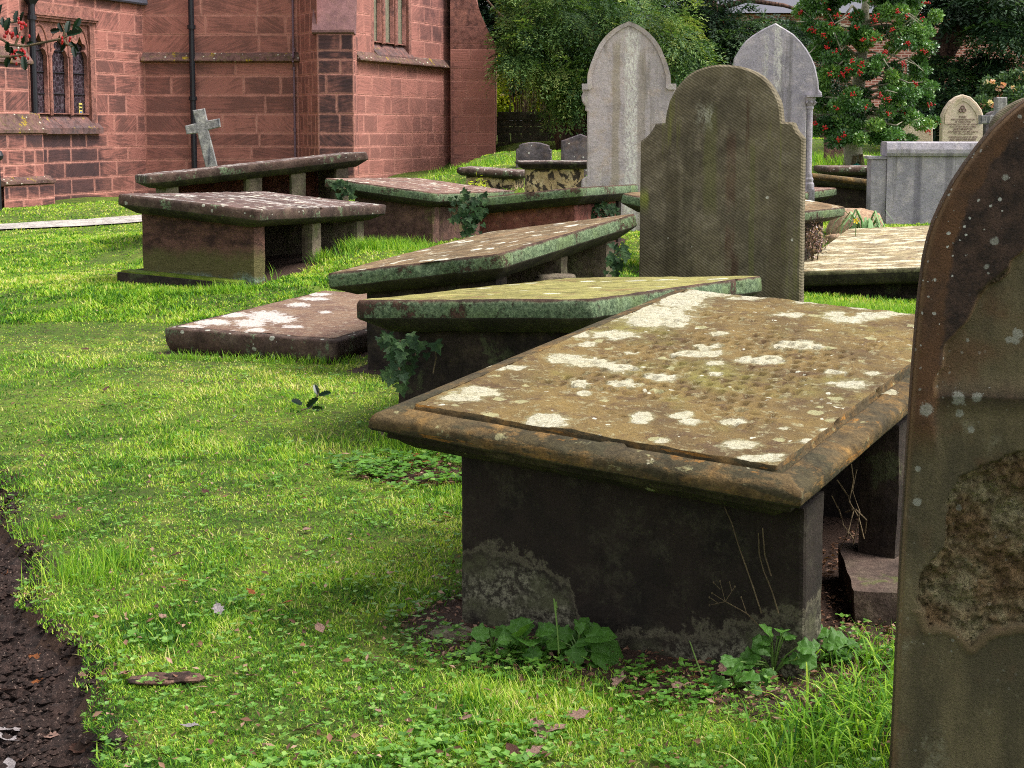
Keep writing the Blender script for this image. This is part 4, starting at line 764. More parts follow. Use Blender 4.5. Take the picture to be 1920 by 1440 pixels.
# ------------------------------------------------------------------ nearest headstone, flaking in layers
def near_stone():
    Y0 = 2.68; yaw = R(-12); P0 = at(2110, 240, Y0); c, s_ = math.cos(yaw), math.sin(yaw); n = np.array([s_, -c, 0.0]); g0 = gz(P0[0], Y0); P0[2] = g0
    root = empty('headstone', P0, yaw); tag(root, 'large flaking brown headstone standing closest at the right, surface peeled into a hollow', 'headstone', 'headstones')
    def loc(px, py):
        p = onplane(px, py, P0, n) - P0; return np.array([c*p[0] + s_*p[1], p[2]])
    left = np.array([loc(*p) for p in [(1667,1500),(1672,1440),(1690,1050),(1702,850),(1712,700),(1722,580),(1728,530),(1733,490),(1742,450),(1752,418),(1769,380),(1790,341),(1812,308),(1838,273),(1862,243),(1890,216),(1920,192),(1960,165),(2010,145),(2060,134),(2110,130)]])
    zt = left[-1, 1]; W_ = lambda z: -np.interp(z, left[:, 1], left[:, 0])
    step = .0037; zs = np.concatenate([np.arange(-.15, zt-.12, step), zt-.12*np.cos(np.linspace(0, math.pi/2, 34))[::1]]); zs = np.unique(np.clip(zs, -.15, zt-.0005)); wmax = -left[:, 0].min()
    us = np.linspace(-1, 1, 2*int(wmax/step)); Z, U = np.meshgrid(zs, us, indexing='ij'); X = U * W_(Z)
    x, z = X.ravel(), Z.ravel()
    poly = lambda pts: np.array([loc(*p) for p in pts])
    crack = poly([(1935,440),(1920,467),(1907,480),(1898,491),(1895,511),(1876,526),(1855,535),(1840,556),(1833,567),(1824,586),(1815,602),(1793,629),(1778,644),(1767,682),(1758,715),(1751,744)])
    cx_ = np.interp(z, crack[::-1, 1], crack[::-1, 0]); cx_ += .004*vnoise(z*60, 0, 0, 3)
    # right of the crack a lower skin
    zb = crack[-1, 1]; dd = x - cx_; lower = smooth(-.002, .004, dd) * smooth(zb-.02, zb+.05, z); lower = np.maximum(lower, smooth(zb+.02, zb-.04, z) * smooth(-.01, .02, x - (crack[-1, 0] - .0)))
    lower = np.where(z < zb - .04, np.maximum(lower, smooth(zb-.03, zb-.14, z)), lower)
    pit = poly([(1920,846),(1898,853),(1876,861),(1857,869),(1830,880),(1802,894),(1790,907),(1782,923),(1775,935),(1773,948),(1776,975),(1775,1007),(1765,1030),(1752,1048),(1738,1067),(1727,1086),(1722,1107),(1721,1127),(1726,1143),(1734,1157),(1744,1177),(1765,1178),(1786,1182),(1800,1193),(1811,1202),(1823,1211),(1838,1202),(1852,1190),(1867,1184),(1882,1180),(1920,1175),(2010,1170),(2090,1120),(2120,1000),(2080,880),(2000,845)])
    def sdist(poly_):
        d = np.full(len(x), 9.0); ins = np.zeros(len(x), bool)
        for i in range(len(poly_)):
            a, b = poly_[i], poly_[(i+1) % len(poly_)]; t = np.clip(((x-a[0])*(b-a)[0]+(z-a[1])*(b-a)[1])/((b-a)@(b-a)), 0, 1); d = np.minimum(d, np.hypot(x-a[0]-t*(b-a)[0], z-a[1]-t*(b-a)[1]))
            cnd = (a[1] > z) != (b[1] > z)
            with np.errstate(divide='ignore', invalid='ignore'): xi = a[0] + (z-a[1])/(b[1]-a[1]+1e-12)*(b-a)[0]
            ins ^= cnd & (x < xi)
        return np.where(ins, d, -d)
    sp = sdist(pit) + .004*vnoise(x*50, z*50, 0, 8) + .003*vnoise(x*120, z*120, 0, 9); pm = smooth(-.001, .004, sp)
    cav = poly([(1826,566),(1838,548),(1852,530),(1872,515),(1893,500),(1896,512),(1877,527),(1856,536),(1840,555),(1833,570)]); sc_ = sdist(cav); cm = smooth(-.002, .010, sc_ + .004*vnoise(x*70, z*70, 0, 2))
    dy = .014*lower + .0015*fbm(x*14, z*14, 0, 4, 2)
    nt_ = .012*fbm(x*9, z*9, 0, 4, 14)
    dy += pm*(.012 + .008*fbm(x*16, z*16, 0, 3, 4, .7) + .013*fbm(x*60, z*60, 0, 4, 14, .75)) + .005*smooth(.014, .017, sp + nt_) + .005*smooth(.034, .038, sp + nt_*1.6) + .006*smooth(.07, .08, sp + nt_*2.5) + cm*(.016 + .006*fbm(x*40, z*40, 0, 3, 5))
    rim_t = smooth(-.022, -.012, sp)*(1-pm)*(z < loc(1750, 1150)[1])
    dy -= .003*rim_t
    e = np.minimum((W_(z) - np.abs(x)), zt - z); dy += .010*smooth(.012, 0, e)**2 + .003*smooth(.03, 0, e)*np.maximum(0, vnoise(z*40, 0, 0, 5))
    crk = np.exp(-(dd/.003)**2)*(z > zb)*(z < crack[0, 1]); crk = np.maximum(crk, rim_t*.45); crk = np.maximum(crk, np.exp(-((e-.004)/.004)**2)*.8)
    outer = np.clip(1-lower, 0, 1)
    L_ = loc(1728, 530)
    rimd = e + .0
    rosette = np.zeros(len(x))
    for px, py, r_ in [(1737,768,13),(1797,747,14),(1831,747,10),(1800,777,8),(1910,627,10),(1893,640,7),(1720,945,8),(1722,882,6),(1865,452,8),(1885,332,6),(1850,500,5),(1815,640,4),(1905,640,8),(1800,960,6),(1822,808,7)]:
        q = loc(px, py); k = loc(px+r_, py)[0]-q[0]; rosette = np.maximum(rosette, np.clip(1.2-.6*np.hypot(x-q[0], z-q[1])/k, 0, 1))
    nz, nu = Z.shape; Vf = np.stack([x, dy, z], 1); idx = np.arange(nz*nu).reshape(nz, nu)
    fs = [np.stack([idx[:-1, :-1].ravel(), idx[:-1, 1:].ravel(), idx[1:, 1:].ravel(), idx[1:, :-1].ravel()], 1)]
    th = .095; loop = np.concatenate([idx[:, 0], idx[-1, 1:], idx[-2::-1, -1]]); nl = len(loop); base = nz*nu
    ringA = Vf[loop].copy(); ringA[:, 1] = th-.008; ringB = Vf[loop].copy(); ringB[:, 1] = th; ringB[:, 0] *= .985
    V = np.concatenate([Vf, ringA, ringB]); 
    i = np.arange(nl-1); fs.append(np.stack([loop[i], base+i, base+i+1, loop[i+1]], 1)); fs.append(np.stack([base+i, base+nl+i, base+nl+i+1, base+i+1], 1))
    j = np.arange(len(zs)-1); bl = base+nl; fs.append(np.stack([bl+j, bl+nl-1-j, bl+nl-2-j, bl+j+1], 1))
    ex = lambda a, d=0.0: np.concatenate([a, np.full(2*nl, d)])
    mk('stone', V, np.concatenate(fs), M['near_hs'], root, attrs=dict(outer=ex(outer, 1), pit=ex(np.maximum(pm, cm*.8)), crack=ex(crk), rosette=ex(rosette), rim=ex(np.clip(rimd/.10, 0, 1))), smooth_=True)
    EXCL.append((P0[0], P0[1]+.05, yaw, wmax, .06))
near_stone()
# ------------------------------------------------------------------ loose stones
def rock(name, label, c, sx, sy, sz, mat, seed, cat='stone', boxy=.6, rz=0, group=None, amp=.16):
    n1, n2 = 26, 18; V = []
    for i in range(n2+1):
        ph = math.pi*i/n2
        for j in range(n1):
            t = 2*math.pi*j/n1; d = np.array([math.sin(ph)*math.cos(t), math.sin(ph)*math.sin(t), math.cos(ph)]); k = 1/np.max(np.abs(d)); d2 = d*((1-boxy)+boxy*k*.85)
            V.append(d2)
    V = np.array(V); f = 1+amp*fbm(V[:, 0]*2.2+seed, V[:, 1]*2.2, V[:, 2]*2.2, 4, seed); V = V*f[:, None]*np.array([sx, sy, sz])
    Fc = [(i*n1+j, (i+1)*n1+j, (i+1)*n1+(j+1) % n1, i*n1+(j+1) % n1) for i in range(n2) for j in range(n1)]
    o = mk(name, V, Fc, mat, smooth_=True); o.location = c; o.rotation_euler = (0, 0, rz); return tag(o, label, cat, group)
p = gp(848, 1190); rock('loose_stone', 'flat pale lichened stone at the left foot of the nearest tomb', (p[0], p[1], p[2]+.0), .06, .045, .018, M['ped_grey'], 2, boxy=.2, amp=.35)
rock('loose_stone', 'small brown stone end poking out under the left tip of the nearest slab', (-.50, 6.15, .24), .06, .05, .05, M['ped_grey'], 4)
r_ = empty('kerb_stone', (.88, 3.72, gz(.9, 3.8)), R(-6)); tag(r_, 'squared kerb stone half hidden behind the large nearest headstone', 'kerb stone'); block(r_, 'stone', M['kerbgrey'], 0, .42, 0, .42, -.2, lambda x, y: .085 + .03*y, wob=.012, seed=5)
p = at(1043, 516, 8.05); rock('loose_stone', 'flat grey stone on the ground under the steeply tipped slab', (p[0], 8.05, p[2]-.03), .13, .08, .04, M['ped_grey'], 6)
p = at(1605, 395, 14.2); rock('rubble_heap', 'sandy coloured broken rubble beneath the long moulded slab', (p[0]+.02, 14.3, .52), .26, .3, .24, M['rubble'], 7, 'rubble', .3)
rock('rubble_block', 'smaller sandstone lump at the left foot of the rubble heap', (p[0]-.2, 14.0, .42), .13, .12, .10, M['rubble'], 8, 'rubble', .7, .4)
rock('rubble_block', 'sandstone lump in front of the heap next to the drooping grass', (p[0]+.12, 13.9, .40), .12, .1, .09, M['rubble'], 9, 'rubble', .6, -.5)
p = gp(1624, 290); rock('marker_block', 'small white block on the grass right of the holly trunk', (p[0], p[1], p[2]+.06), .085, .06, .07, M['hs_cream'], 10, 'stone block', .95)
p = gp(1537, 302); rock('fallen_slab', 'thin pinkish stone lying in the grass left of the holly trunk', (p[0], p[1], p[2]+.02), .15, .1, .025, M['ped_pink'], 11, 'stone', .8)
# mossy plinth under leftmost tomb
def plinth():
    P = np.array([-1.961, 11.673]); yaw = R(-20.7); g0 = gz(*P); r_ = empty('plinth', (P[0], P[1], g0), yaw); tag(r_, 'low mossy footing stone under the end of the leftmost chest tomb', 'footing stone')
    block(r_, 'footing', M['ped_dark'], -.62, .40, -1.04, -.70, -.45, lambda x, y: .0 - .05*x, wob=.014, seed=3)
    block(r_, 'moss', M['moss'], -.60, .38, -1.02, -.89, -.10, lambda x, y: .012 - .05*x, wob=.012, seed=5)
plinth()
# ------------------------------------------------------------------ church
COURSE = [-.4, -.05, .24, .54, .85, 1.12, 1.395, 1.78, 2.17, 2.56, 2.84, 3.02, 3.40, 3.79, 4.16, 4.55, 4.95, 5.35, 5.75, 6.15, 6.55, 7.0]
church = empty('church', (-5.0, 30.5, .1)); tag(church, 'red sandstone church wall with stepped buttresses, string course and narrow leaded windows', 'church')
CHO = np.array([-5.0, 30.5, .1])
def wall(p0, p1, z0, z1, dk=1.0, holes=(), seed=0, wmin=.28, wmax=.95, soot=None, name='wall', clip=None, courses=COURSE, small=.12):
    p0 = np.array(p0, float); p1 = np.array(p1, float); d = p1 - p0; Lw = np.hypot(*d); u = d / Lw; n = np.array([u[1], -u[0]])
    r_ = random.Random(seed); V, Fc, fm, ed, rn, dkk, uvs, st = [], [], [], [], [], [], [], []
    def P(a, z, off): return np.array([p0[0] + u[0]*a + n[0]*off, p0[1] + u[1]*a + n[1]*off, z]) - CHO
    def quadm(a0, a1, b0, b1):
        b = len(V)
        for a, z in ((a0, b0), (a1, b0), (a1, b1), (a0, b1)): V.append(P(a, z, 0)); ed.append(0); rn.append(.5); dkk.append(0); uvs.append((a, z)); st.append(0)
        Fc.append((b, b+1, b+2, b+3)); fm.append(1)
    def blk(a0, a1, b0, b1):
        if a1 - a0 < .03 or b1 - b0 < .03: return
        j = .0055; a0 += j; a1 -= j; b0 += j; b1 -= j; rv = r_.random(); ang = r_.gauss(0, .16) if r_.random() < .6 else r_.uniform(-.9, .9); ou, ov = r_.uniform(0, 50), r_.uniform(0, 50)
        prof = r_.uniform(.002, .007); m = min(.05, (a1-a0)*.3, (b1-b0)*.3); b = len(V); ca, sa = math.cos(ang), math.sin(ang)
        # outer ring (in plane), outer front ring, inner front ring
        ch = .004
        for dd, off, e in ((0, 0, 0), (ch, prof, .0), (m, prof + .001, 1.0)):
            for a, z in ((a0+dd, b0+dd), (a1-dd, b0+dd), (a1-dd, b1-dd), (a0+dd, b1-dd)):
                V.append(P(a, z, off + .001)); ed.append(e); rn.append(rv); dkk.append(dk); uvs.append((ou + a*ca + z*sa, ov - a*sa + z*ca)); st.append(soot(a, z) if soot else 0.0)
        for k in (0, 4):
            for i in range(4): Fc.append((b+k+i, b+k+(i+1) % 4, b+k+4+(i+1) % 4, b+k+4+i)); fm.append(0)
        # inner subdivided for soot
        nx = max(1, int((a1-a0)/.09)); nz = max(1, int((b1-b0)/.09)); q = len(V)
        for kz in range(nz+1):
            for kx in range(nx+1):
                a = a0+m+(a1-a0-2*m)*kx/nx; z = b0+m+(b1-b0-2*m)*kz/nz; V.append(P(a, z, prof+.002)); ed.append(1); rn.append(rv); dkk.append(dk); uvs.append((ou + a*ca + z*sa, ov - a*sa + z*ca)); st.append(soot(a, z) if soot else 0.0)
        for kz in range(nz):
            for kx in range(nx): s0 = q+kz*(nx+1)+kx; Fc.append((s0, s0+1, s0+nx+2, s0+nx+1)); fm.append(0)
    for c0, c1 in zip(courses[:-1], courses[1:]):
        if c1 <= z0 or c0 >= z1: continue
        b0, b1 = max(c0, z0), min(c1, z1)
        lim = [(0, Lw)] if clip is None else [(0, clip((b0+b1)/2))]
        for (h0, h1, g0, g1) in holes:
            if g1 > b0 + .05 and g0 < b1 - .05:
                nl = []
                for a, b in lim:
                    if h0 <= a and h1 >= b: continue
                    if h0 > a and h0 < b: nl.append((a, h0))
                    if h1 < b and h1 > a: nl.append((h1, b))
                    if h1 <= a or h0 >= b: nl.append((a, b))
                lim = nl
        for a, b in lim:
            quadm(a, b, b0, b1); x = a - r_.uniform(0, .3)
            while x < b:
                w = r_.uniform(wmin, wmax); x0, x1 = max(a, x), min(b, x + w)
                if b - x1 < .12: x1 = b
                if r_.random() < small and b1-b0 > .3 and x1-x0 < .6: zz = (b0+b1)/2 + r_.uniform(-.04, .04); blk(x0, x1, b0, zz); blk(x0, x1, zz, b1)
                else: blk(x0, x1, b0, b1)
                x = x1
    o = mk(name, V, Fc, [M['block'], M['mortar']], church, fm=fm, attrs=dict(edge=ed, rnd=rn, dk=dkk, soot=st), uv=uvs)
    return o, P
def xy(px, Y): a = at(px, 240, Y); return (a[0], a[1])
def solve(p0, d, px):      # distance along a wall from p0 in direction d seen at photo column px
    k = (px - 960) / F; return (k*p0[1] - p0[0]) / (d[0] - k*d[1])
# window wall
w1a = np.array(xy(-60, 25.9)); d1 = np.array([.347, .938]); w1b = w1a + d1*solve(w1a, d1, 276)
W1 = lambda px: solve(w1a, d1, px)
def zat(px, py, p0, d): a = solve(p0, d, px); Y = p0[1] + d[1]*a; return at(px, py, Y)[2]
wa, wb = W1(70), W1(177); wz0, wz1 = zat(120, 214, w1a, d1), zat(120, 26, w1a, d1)
def soot1(a, z):
    s = 0.0
    c0, c1 = W1(30), W1(205)
    if c0 < a < c1: s = smooth(2.0, 1.3, abs(z - .6)) * .85 * float(smooth(c0, c0+.3, a)*smooth(c1, c1-.35, a)) * (1.0 if z < wz0 else .3)
    return float(s + .5*smooth(-.1, .8, -a + W1(40)))
snap = lambda z, up: min([c for c in COURSE if c >= z-1e-6]) if up else max([c for c in COURSE if c <= z+1e-6])
wz0b, wz1b = snap(wz0-.36, False), snap(wz1, True)
wall(w1a, w1b, -.2, 7.0, .9, holes=[(wa-.14, wb+.14, wz0b, wz1b)], seed=3, soot=soot1, wmin=.45, wmax=1.15, small=.08)
# frontal bay
p2a = w1b; p2b = np.array(xy(561, p2a[1] - .0))
wall(p2a, p2b, -.2, 7.0, .8, seed=5, wmin=.45, wmax=1.5, small=.06)
# angle buttress
b0 = np.array(xy(597, 29.7)); b1 = np.array(xy(664, 29.7)); 
wall(p2b, b0, -.2, 7, .75, seed=8, wmin=.2, wmax=.4, name='buttress')
sootb = lambda a, z: float(.60 + .5*smooth(2.6, 3.3, z)*smooth(.02, .2, abs(a-.36)))
zb = at(630, 58, 29.7)[2]
wall(b0, b1, -.2, zb-.06, 1.0, seed=11, wmin=.34, wmax=.9, small=0, name='buttress', soot=sootb)
bR = np.array([b1[0]+.02, 30.6]); wall(b1, bR, -.2, zb-.06, .8, seed=12, wmin=.3, wmax=.6, name='buttress')
# string bay on the right
p3a = np.array(xy(664, 30.2)); d3 = np.array([.371, .928]); p3b = p3a + d3*solve(p3a, d3, 848); W3 = lambda px: solve(p3a, d3, px)
va, vb = W3(704), W3(768); vz0 = zat(706, 78, p3a, d3)
wall(p3a, p3b, -.2, 7, .62, holes=[(va-.14, vb+.14, 2.84, 6.15)], seed=15, wmin=.35, wmax=.95, soot=lambda a, z: float(.6*smooth(W3(768), W3(800), a)*smooth(3.1, 3.6, z)))
# broad end buttress with swept right edge
Ye = 34.2; e0 = np.array(xy(845, Ye)); prof_r = [(-.2, 929), (3.3, 929), (3.33, 932), (3.6, 924), (3.9, 914), (4.15, 904), (4.45, 893), (5.0, 886), (7.0, 884)]
def rx(z): return np.interp(z, [p[0] for p in prof_r], [p[1] for p in prof_r])
ez = at(930, 92, Ye)[2]
wall(e0, np.array(xy(929, Ye)), -.2, ez, .22, seed=21, wmin=.35, wmax=.9, name='end_buttress', soot=lambda a, z: float(.75*smooth(.14, .02, a)*(z < 3.0)))
def upper_end():
    # solid swept block above the ledge, course lines cut in as thin steps
    zs = [ez] + [c for c in COURSE if c > ez+.1]; curve = [(z, xy(p, Ye)[0]) for z, p in [(ez, 932), (ez+.05, 931), (ez+.22, 924), (ez+.45, 914), (ez+.75, 903), (ez+1.1, 893), (ez+1.6, 887), (7.0, 885)]]
    zz = [c[0] for c in curve]; xx = [c[1] for c in curve]; b = MB(); r_ = random.Random(3)
    for z0, z1 in zip(zs[:-1], zs[1:]):
        n = 6; poly = [(e0[0], z0+.006)] + [(np.interp(z0+(z1-z0)*k/n, zz, xx), z0 + .006 + (z1-z0-.012)*k/n) for k in range(n+1)] + [(e0[0], z1-.006)]
        cut = e0[0] + r_.uniform(.35, .6)*(xx[0]-e0[0]); 
        b.prism([(x - CHO[0], z - CHO[2]) for x, z in poly], Ye - CHO[1] - .004, Ye - CHO[1] + 3.0, ch=.003)
    bw = MB(); bw.prism([(x - CHO[0], z - CHO[2]) for x, z in [(e0[0], ez)] + [(x-.006, z) for z, x in curve] + [(e0[0], 7)]], Ye - CHO[1] + .002, Ye - CHO[1] + 2.9); b.build('swept_gable_stone', M['trim'], church); bw.build('gable_core', M['mortar'], church)
upper_end()
b = MB(); x1 = xy(929, Ye)[0] - CHO[0]; b.add([(x1, Ye-CHO[1], -.5), (x1, Ye-CHO[1]+3, -.5), (x1, Ye-CHO[1]+3, ez-.1), (x1, Ye-CHO[1], ez-.1)], [(0, 1, 2, 3)]); b.build('side_return', M['trim'], church)
# bodies behind the faces, roof
b = MB(); q = lambda p: (p[0]-CHO[0], p[1]-CHO[1])
pts = [q(w1a), q(w1b), q(p2b), q((b1[0], 30.35)), q(p3b), q((p3b[0]+.02, 37)), q((-14, 37)), q((w1a[0]-3, 26))]
n = len(pts); b.add([(x, y, 7.0) for x, y in pts] + [(-4.0, 8.5, 11.0)], [(i, (i+1) % n, n) for i in range(n)]); b.build('roof', M['slate'], church)
# buttress weathering
def strip(name, mat, p0, d, a0, a1, prof, seed=0, sub=.08):
    """moulding swept along a wall: prof = (outward, z)"""
    p0 = np.array(p0); d = np.array(d)/np.hypot(*d); nrm = np.array([d[1], -d[0]]); n = max(2, int((a1-a0)/sub)); V = []; m = len(prof); Fc = []
    for i in range(n+1):
        a = a0 + (a1-a0)*i/n
        for o, z in prof:
            w = .003*vnoise(a*9, z*20, 0, seed); V.append((p0[0]+d[0]*a+nrm[0]*(o+w)-CHO[0], p0[1]+d[1]*a+nrm[1]*(o+w)-CHO[1], z - CHO[2] + w))
    V = [(x, y, z) for x, y, z in V]
    for i in range(n):
        for k in range(m-1): Fc.append((i*m+k, (i+1)*m+k, (i+1)*m+k+1, i*m+k+1))
    Fc.append(tuple(range(m))[::-1]); Fc.append(tuple(range(n*m, n*m+m)))
    return mk(name, V, Fc, mat, church)
for z_ in (0,): pass
CH = CHO[2]
def zz(px, py, Y): return at(px, py, Y)[2]
sz1, sz0 = zz(420, 99, 30.7), zz(420, 117, 30.7)
scp = [(0, sz1+.02), (.03, sz1), (.13, sz0+.075), (.15, sz0+.055), (.15, sz0+.03), (.13, sz0+.02), (.09, sz0+.012), (0, sz0)]
L2 = np.hypot(*(p2b-p2a)); strip('string_course', M['weathering'], p2a, p2b-p2a, -.02, L2+.03, scp, 2)
strip('string_course', M['weathering'], p3a, d3, .02, W3(856)+.0, scp, 4)
bz = zb; bw = b1[0]-b0[0]
M['slope_plain'] = stone('sloped_sandstone_purple', [S(136, 100, 100), S(112, 82, 84), S(126, 94, 90)], [dict(k='spots', sc=12, c=S(190, 170, 150), rare=.8, r=1.2)], grain=.2, mott=.4)
strip('buttress_slope', M['slope_plain'], b0, b1-b0, -.10, bw+.03, [(-.62, bz+1.2), (-.28, bz+.62), (-.19, bz+.44), (-.17, bz+.44), (.05, bz+.02), (.05, bz-.03), (.0, bz-.06), (-.3, bz-.06)], 6)
# left buttress of the window wall, stepped
la, lb = W1(8), W1(56)
def lbutt(a0, a1, off, z0, z1, seed):
    nrm = np.array([d1[1], -d1[0]]); A = w1a + d1*a0 + nrm*off; B = w1a + d1*a1 + nrm*off
    wall(A, B, z0, z1, 1.0, seed=seed, wmin=.3, wmax=.6, name='buttress', soot=lambda a, z: float(.6*smooth(.3, .0, z1-z) + .25)); C_ = B - nrm*off; wall(B, C_, z0, z1, .9, seed=seed+1, wmin=.2, wmax=.4, name='buttress', soot=lambda a, z: float(.5*smooth(.4, .0, z1-z)))
zs_ = [zat(50, y, w1a, d1) for y in (385, 340, 247, 118, 10)]
bo = .34
lbutt(W1(-30), W1(66), bo+.10, -.2, zs_[1]-.05, 31); lbutt(W1(-30), W1(56), bo, zs_[1]-.06, zs_[2]-.03, 33); lbutt(W1(-30), W1(44), bo-.14, zs_[2]-.04, zs_[3]-.03, 35); lbutt(W1(-30), W1(40), .10, zs_[3]-.04, 6.0, 37)
for (o1, o2, zt, a_, w_) in ((bo+.02, bo+.14, zs_[1], 66, .10), (bo-.13, bo+.05, zs_[2], 62, .32), (.09, bo-.09, zs_[3], 50, .32)):
    strip('buttress_slope', M['weathering'], w1a, d1, W1(-30), W1(a_), [(0, zt+w_+.05), (o1, zt+w_), (o1+.3*(o2-o1), zt+w_*.55), (o2, zt+.03), (o2, zt-.02), (o2-.04, zt-.04), (0, zt-.04)], 8)
# windows
def window(p0, d, a0, a1, z0, z1, nl, zlo, zhi, glassmat, sill_drop, square_head=True, label=None, sill_ext=.14, mull=.11, arch=True):
    d = np.array(d)/np.hypot(*d); ang = math.atan2(d[1], d[0]); root = bpy.data.objects.new('window', None); COL.objects.link(root); root.parent = church
    root.location = Vector((p0[0]+d[0]*a0-CHO[0], p0[1]+d[1]*a0-CHO[1], z0-CHO[2])); root.rotation_euler = (0, 0, ang); W_, Hh = a1-a0, z1-z0
    b = MB(); b.box(-.1, W_+.1, .15, .17, -.05, Hh+.05); b.build('leaded_glass', glassmat, root)
    lw = (W_ - mull*(nl-1))/nl; b = MB(); cu = bpy.data.curves.new('plate', 'CURVE'); cu.dimensions = '2D'; cu.fill_mode = 'BOTH'; cu.extrude = .045
    def sp(pts):
        s_ = cu.splines.new('POLY'); s_.points.add(len(pts)-1); s_.use_cyclic_u = True
        for i, (x, y) in enumerate(pts): s_.points[i].co = (x, y, 0, 1)
    sp([(0, 0), (W_, 0), (W_, Hh), (0, Hh)])
    for k in range(nl):
        xl, xr = k*(lw+mull)+.02, k*(lw+mull)+lw-.02; xm = (xl+xr)/2; hw = (xr-xl)/2; zsps = Hh-.62 if arch else Hh - .2
        if arch:
            pts = [(xl, .0+.02), (xr, .02), (xr, zsps)]
            # cusped pointed head: two lobes below a pointed arch
            for t in np.linspace(0, 1, 5): pts.append((xr-.0-.05*math.sin(t*math.pi)*0 - hw*.28*(t), zsps+.10*t))
            for t in np.linspace(-.4*math.pi, .55*math.pi, 7): pts.append((xm+hw*.42+hw*.42*math.cos(t)*.9, zsps+.19+.075*math.sin(t)))
            pts.append((xm, zsps+.40))
            for t in np.linspace(.45*math.pi, 1.4*math.pi, 7): pts.append((xm-hw*.42+hw*.42*math.cos(t)*.9, zsps+.19+.075*math.sin(t)))
            for t in np.linspace(1, 0, 5): pts.append((xl+hw*.28*t, zsps+.10*t))
        else: pts = [(xl, .02), (xr, .02), (xr, Hh-.02), (xl, Hh-.02)]
        sp(pts)
    o = bpy.data.objects.new('plate', cu); COL.objects.link(o); bpy.context.view_layer.update()
    me = bpy.data.meshes.new_from_object(o.evaluated_get(bpy.context.evaluated_depsgraph_get())); bpy.data.objects.remove(o); me.materials.clear(); me.materials.append(M['trim'])
    o = bpy.data.objects.new('tracery', me); link(o, root); o.rotation_euler = (R(90), 0, 0); o.location = (0, .095, 0)
    b = MB()   # mullions proud of the tracery, arch ribs, jambs
    for k in range(nl-1):
        x = (k+1)*lw + k*mull; b.prism([(x+.02, -.03), (x+mull-.02, -.03), (x+mull-.02, Hh-.55), (x+.02, Hh-.55)] if arch else [(x+.02, -.03), (x+mull-.02, -.03), (x+mull-.02, Hh-.03), (x+.02, Hh-.03)], .01, .07, ch=.02)
    if arch:
        for k in range(nl):
            xm = k*(lw+mull)+lw/2; hw = lw/2+.015
            for sx in (-1, 1): b.tube([(xm+sx*hw*math.cos(t), .045, Hh-.62+.56*math.sin(t)**.9) for t in np.linspace(0, math.pi/2*.98, 9)], .022, 6)
            b.tube([(xm, .045, Hh-.07), (xm, .045, Hh)], .02, 6)
    b.build('mullion', M['trim'], root)
    b = MB(); b.box(-.14, -.002, -.006, .3, zlo-z0, Hh); b.build('jamb', M['trim'], root); b = MB(); b.box(W_+.002, W_+.14, -.006, .3, zlo-z0, Hh); b.build('jamb', M['trim'], root)
    b = MB(); b.box(.0, W_, .0, .3, zlo-z0+.002, -sill_drop-.10); b.build('apron', M['sill'], root)
    b = MB(); b.box(-.14, W_+.14, -.008, .3, Hh+.002, zhi-z0); b.prism([(0, 0), (1, 0), (1, .05), (0, .09)], 0, 0) if False else None
    b.box(-.22, W_+.22, -.085, -.01, Hh+.10, Hh+.15); b.box(-.22, W_+.22, -.06, -.01, Hh+.06, Hh+.098); b.build('hood_mould', M['trim'], root)
    # sloping sill in stones
    m = MB(); n = 3; 
    for k in range(n):
        xa, xb = -.04 + k*(W_+.18)/n, -.04 + (k+1)*(W_+.18)/n - .014
        o0 = -.0; vs = [(xa, .14, .0), (xb, .14, .0), (xb+.10, -sill_ext, -sill_drop), (xa+.10, -sill_ext, -sill_drop), (xa, .14, -sill_drop-.12), (xb, .14, -sill_drop-.12), (xb+.10, -sill_ext, -sill_drop-.11), (xa+.10, -sill_ext, -sill_drop-.11)]
        m.add(vs, [(0, 1, 2, 3), (3, 2, 6, 7), (0, 3, 7, 4), (1, 5, 6, 2), (4, 7, 6, 5)])
    m.build('sill', M['sill'], root)
    if arch:
        m = MB()
        for z in (.38, .78, 1.18, 1.55):
            if z < Hh-.5: m.tube([(.0, .135, z), (W_, .135, z)], .012, 6)
        m.build('saddle_bar', M['iron'], root)
    return root
wr = window(w1a, d1, wa, wb, wz0, wz1-.16, 3, wz0b, wz1b, M['glass'], .26, sill_ext=.10)
window(p3a, d3, va, vb, vz0, 6.0, 3, 2.84, 6.15, M['glass2'], .26, arch=False, sill_ext=.06, mull=.16)
# notice stuck in the window corner
b = MB(); b.box(0, .10, 0, .006, 0, .22, 0); b.box(.008, .092, -.003, -.0005, .155, .19, 1); b.box(.008, .092, -.003, -.0005, .09, .125, 1); b.box(.02, .08, -.003, -.0005, .03, .06, 2)
o = b.build('window_notice', [simple('notice_yellow', S(226, 208, 110), .6), simple('notice_black', S(40, 40, 46), .6), simple('notice_blue', S(70, 110, 170), .6)])
aa = W1(165); nr = np.array([d1[1], -d1[0]]); pz = w1a + d1*aa + nr*(-.14); o.location = (pz[0], pz[1], wz0+.0); o.rotation_euler = (0, 0, math.atan2(d1[1], d1[0])); tag(o, 'small yellow and black notice in the bottom corner of the church window', 'notice')
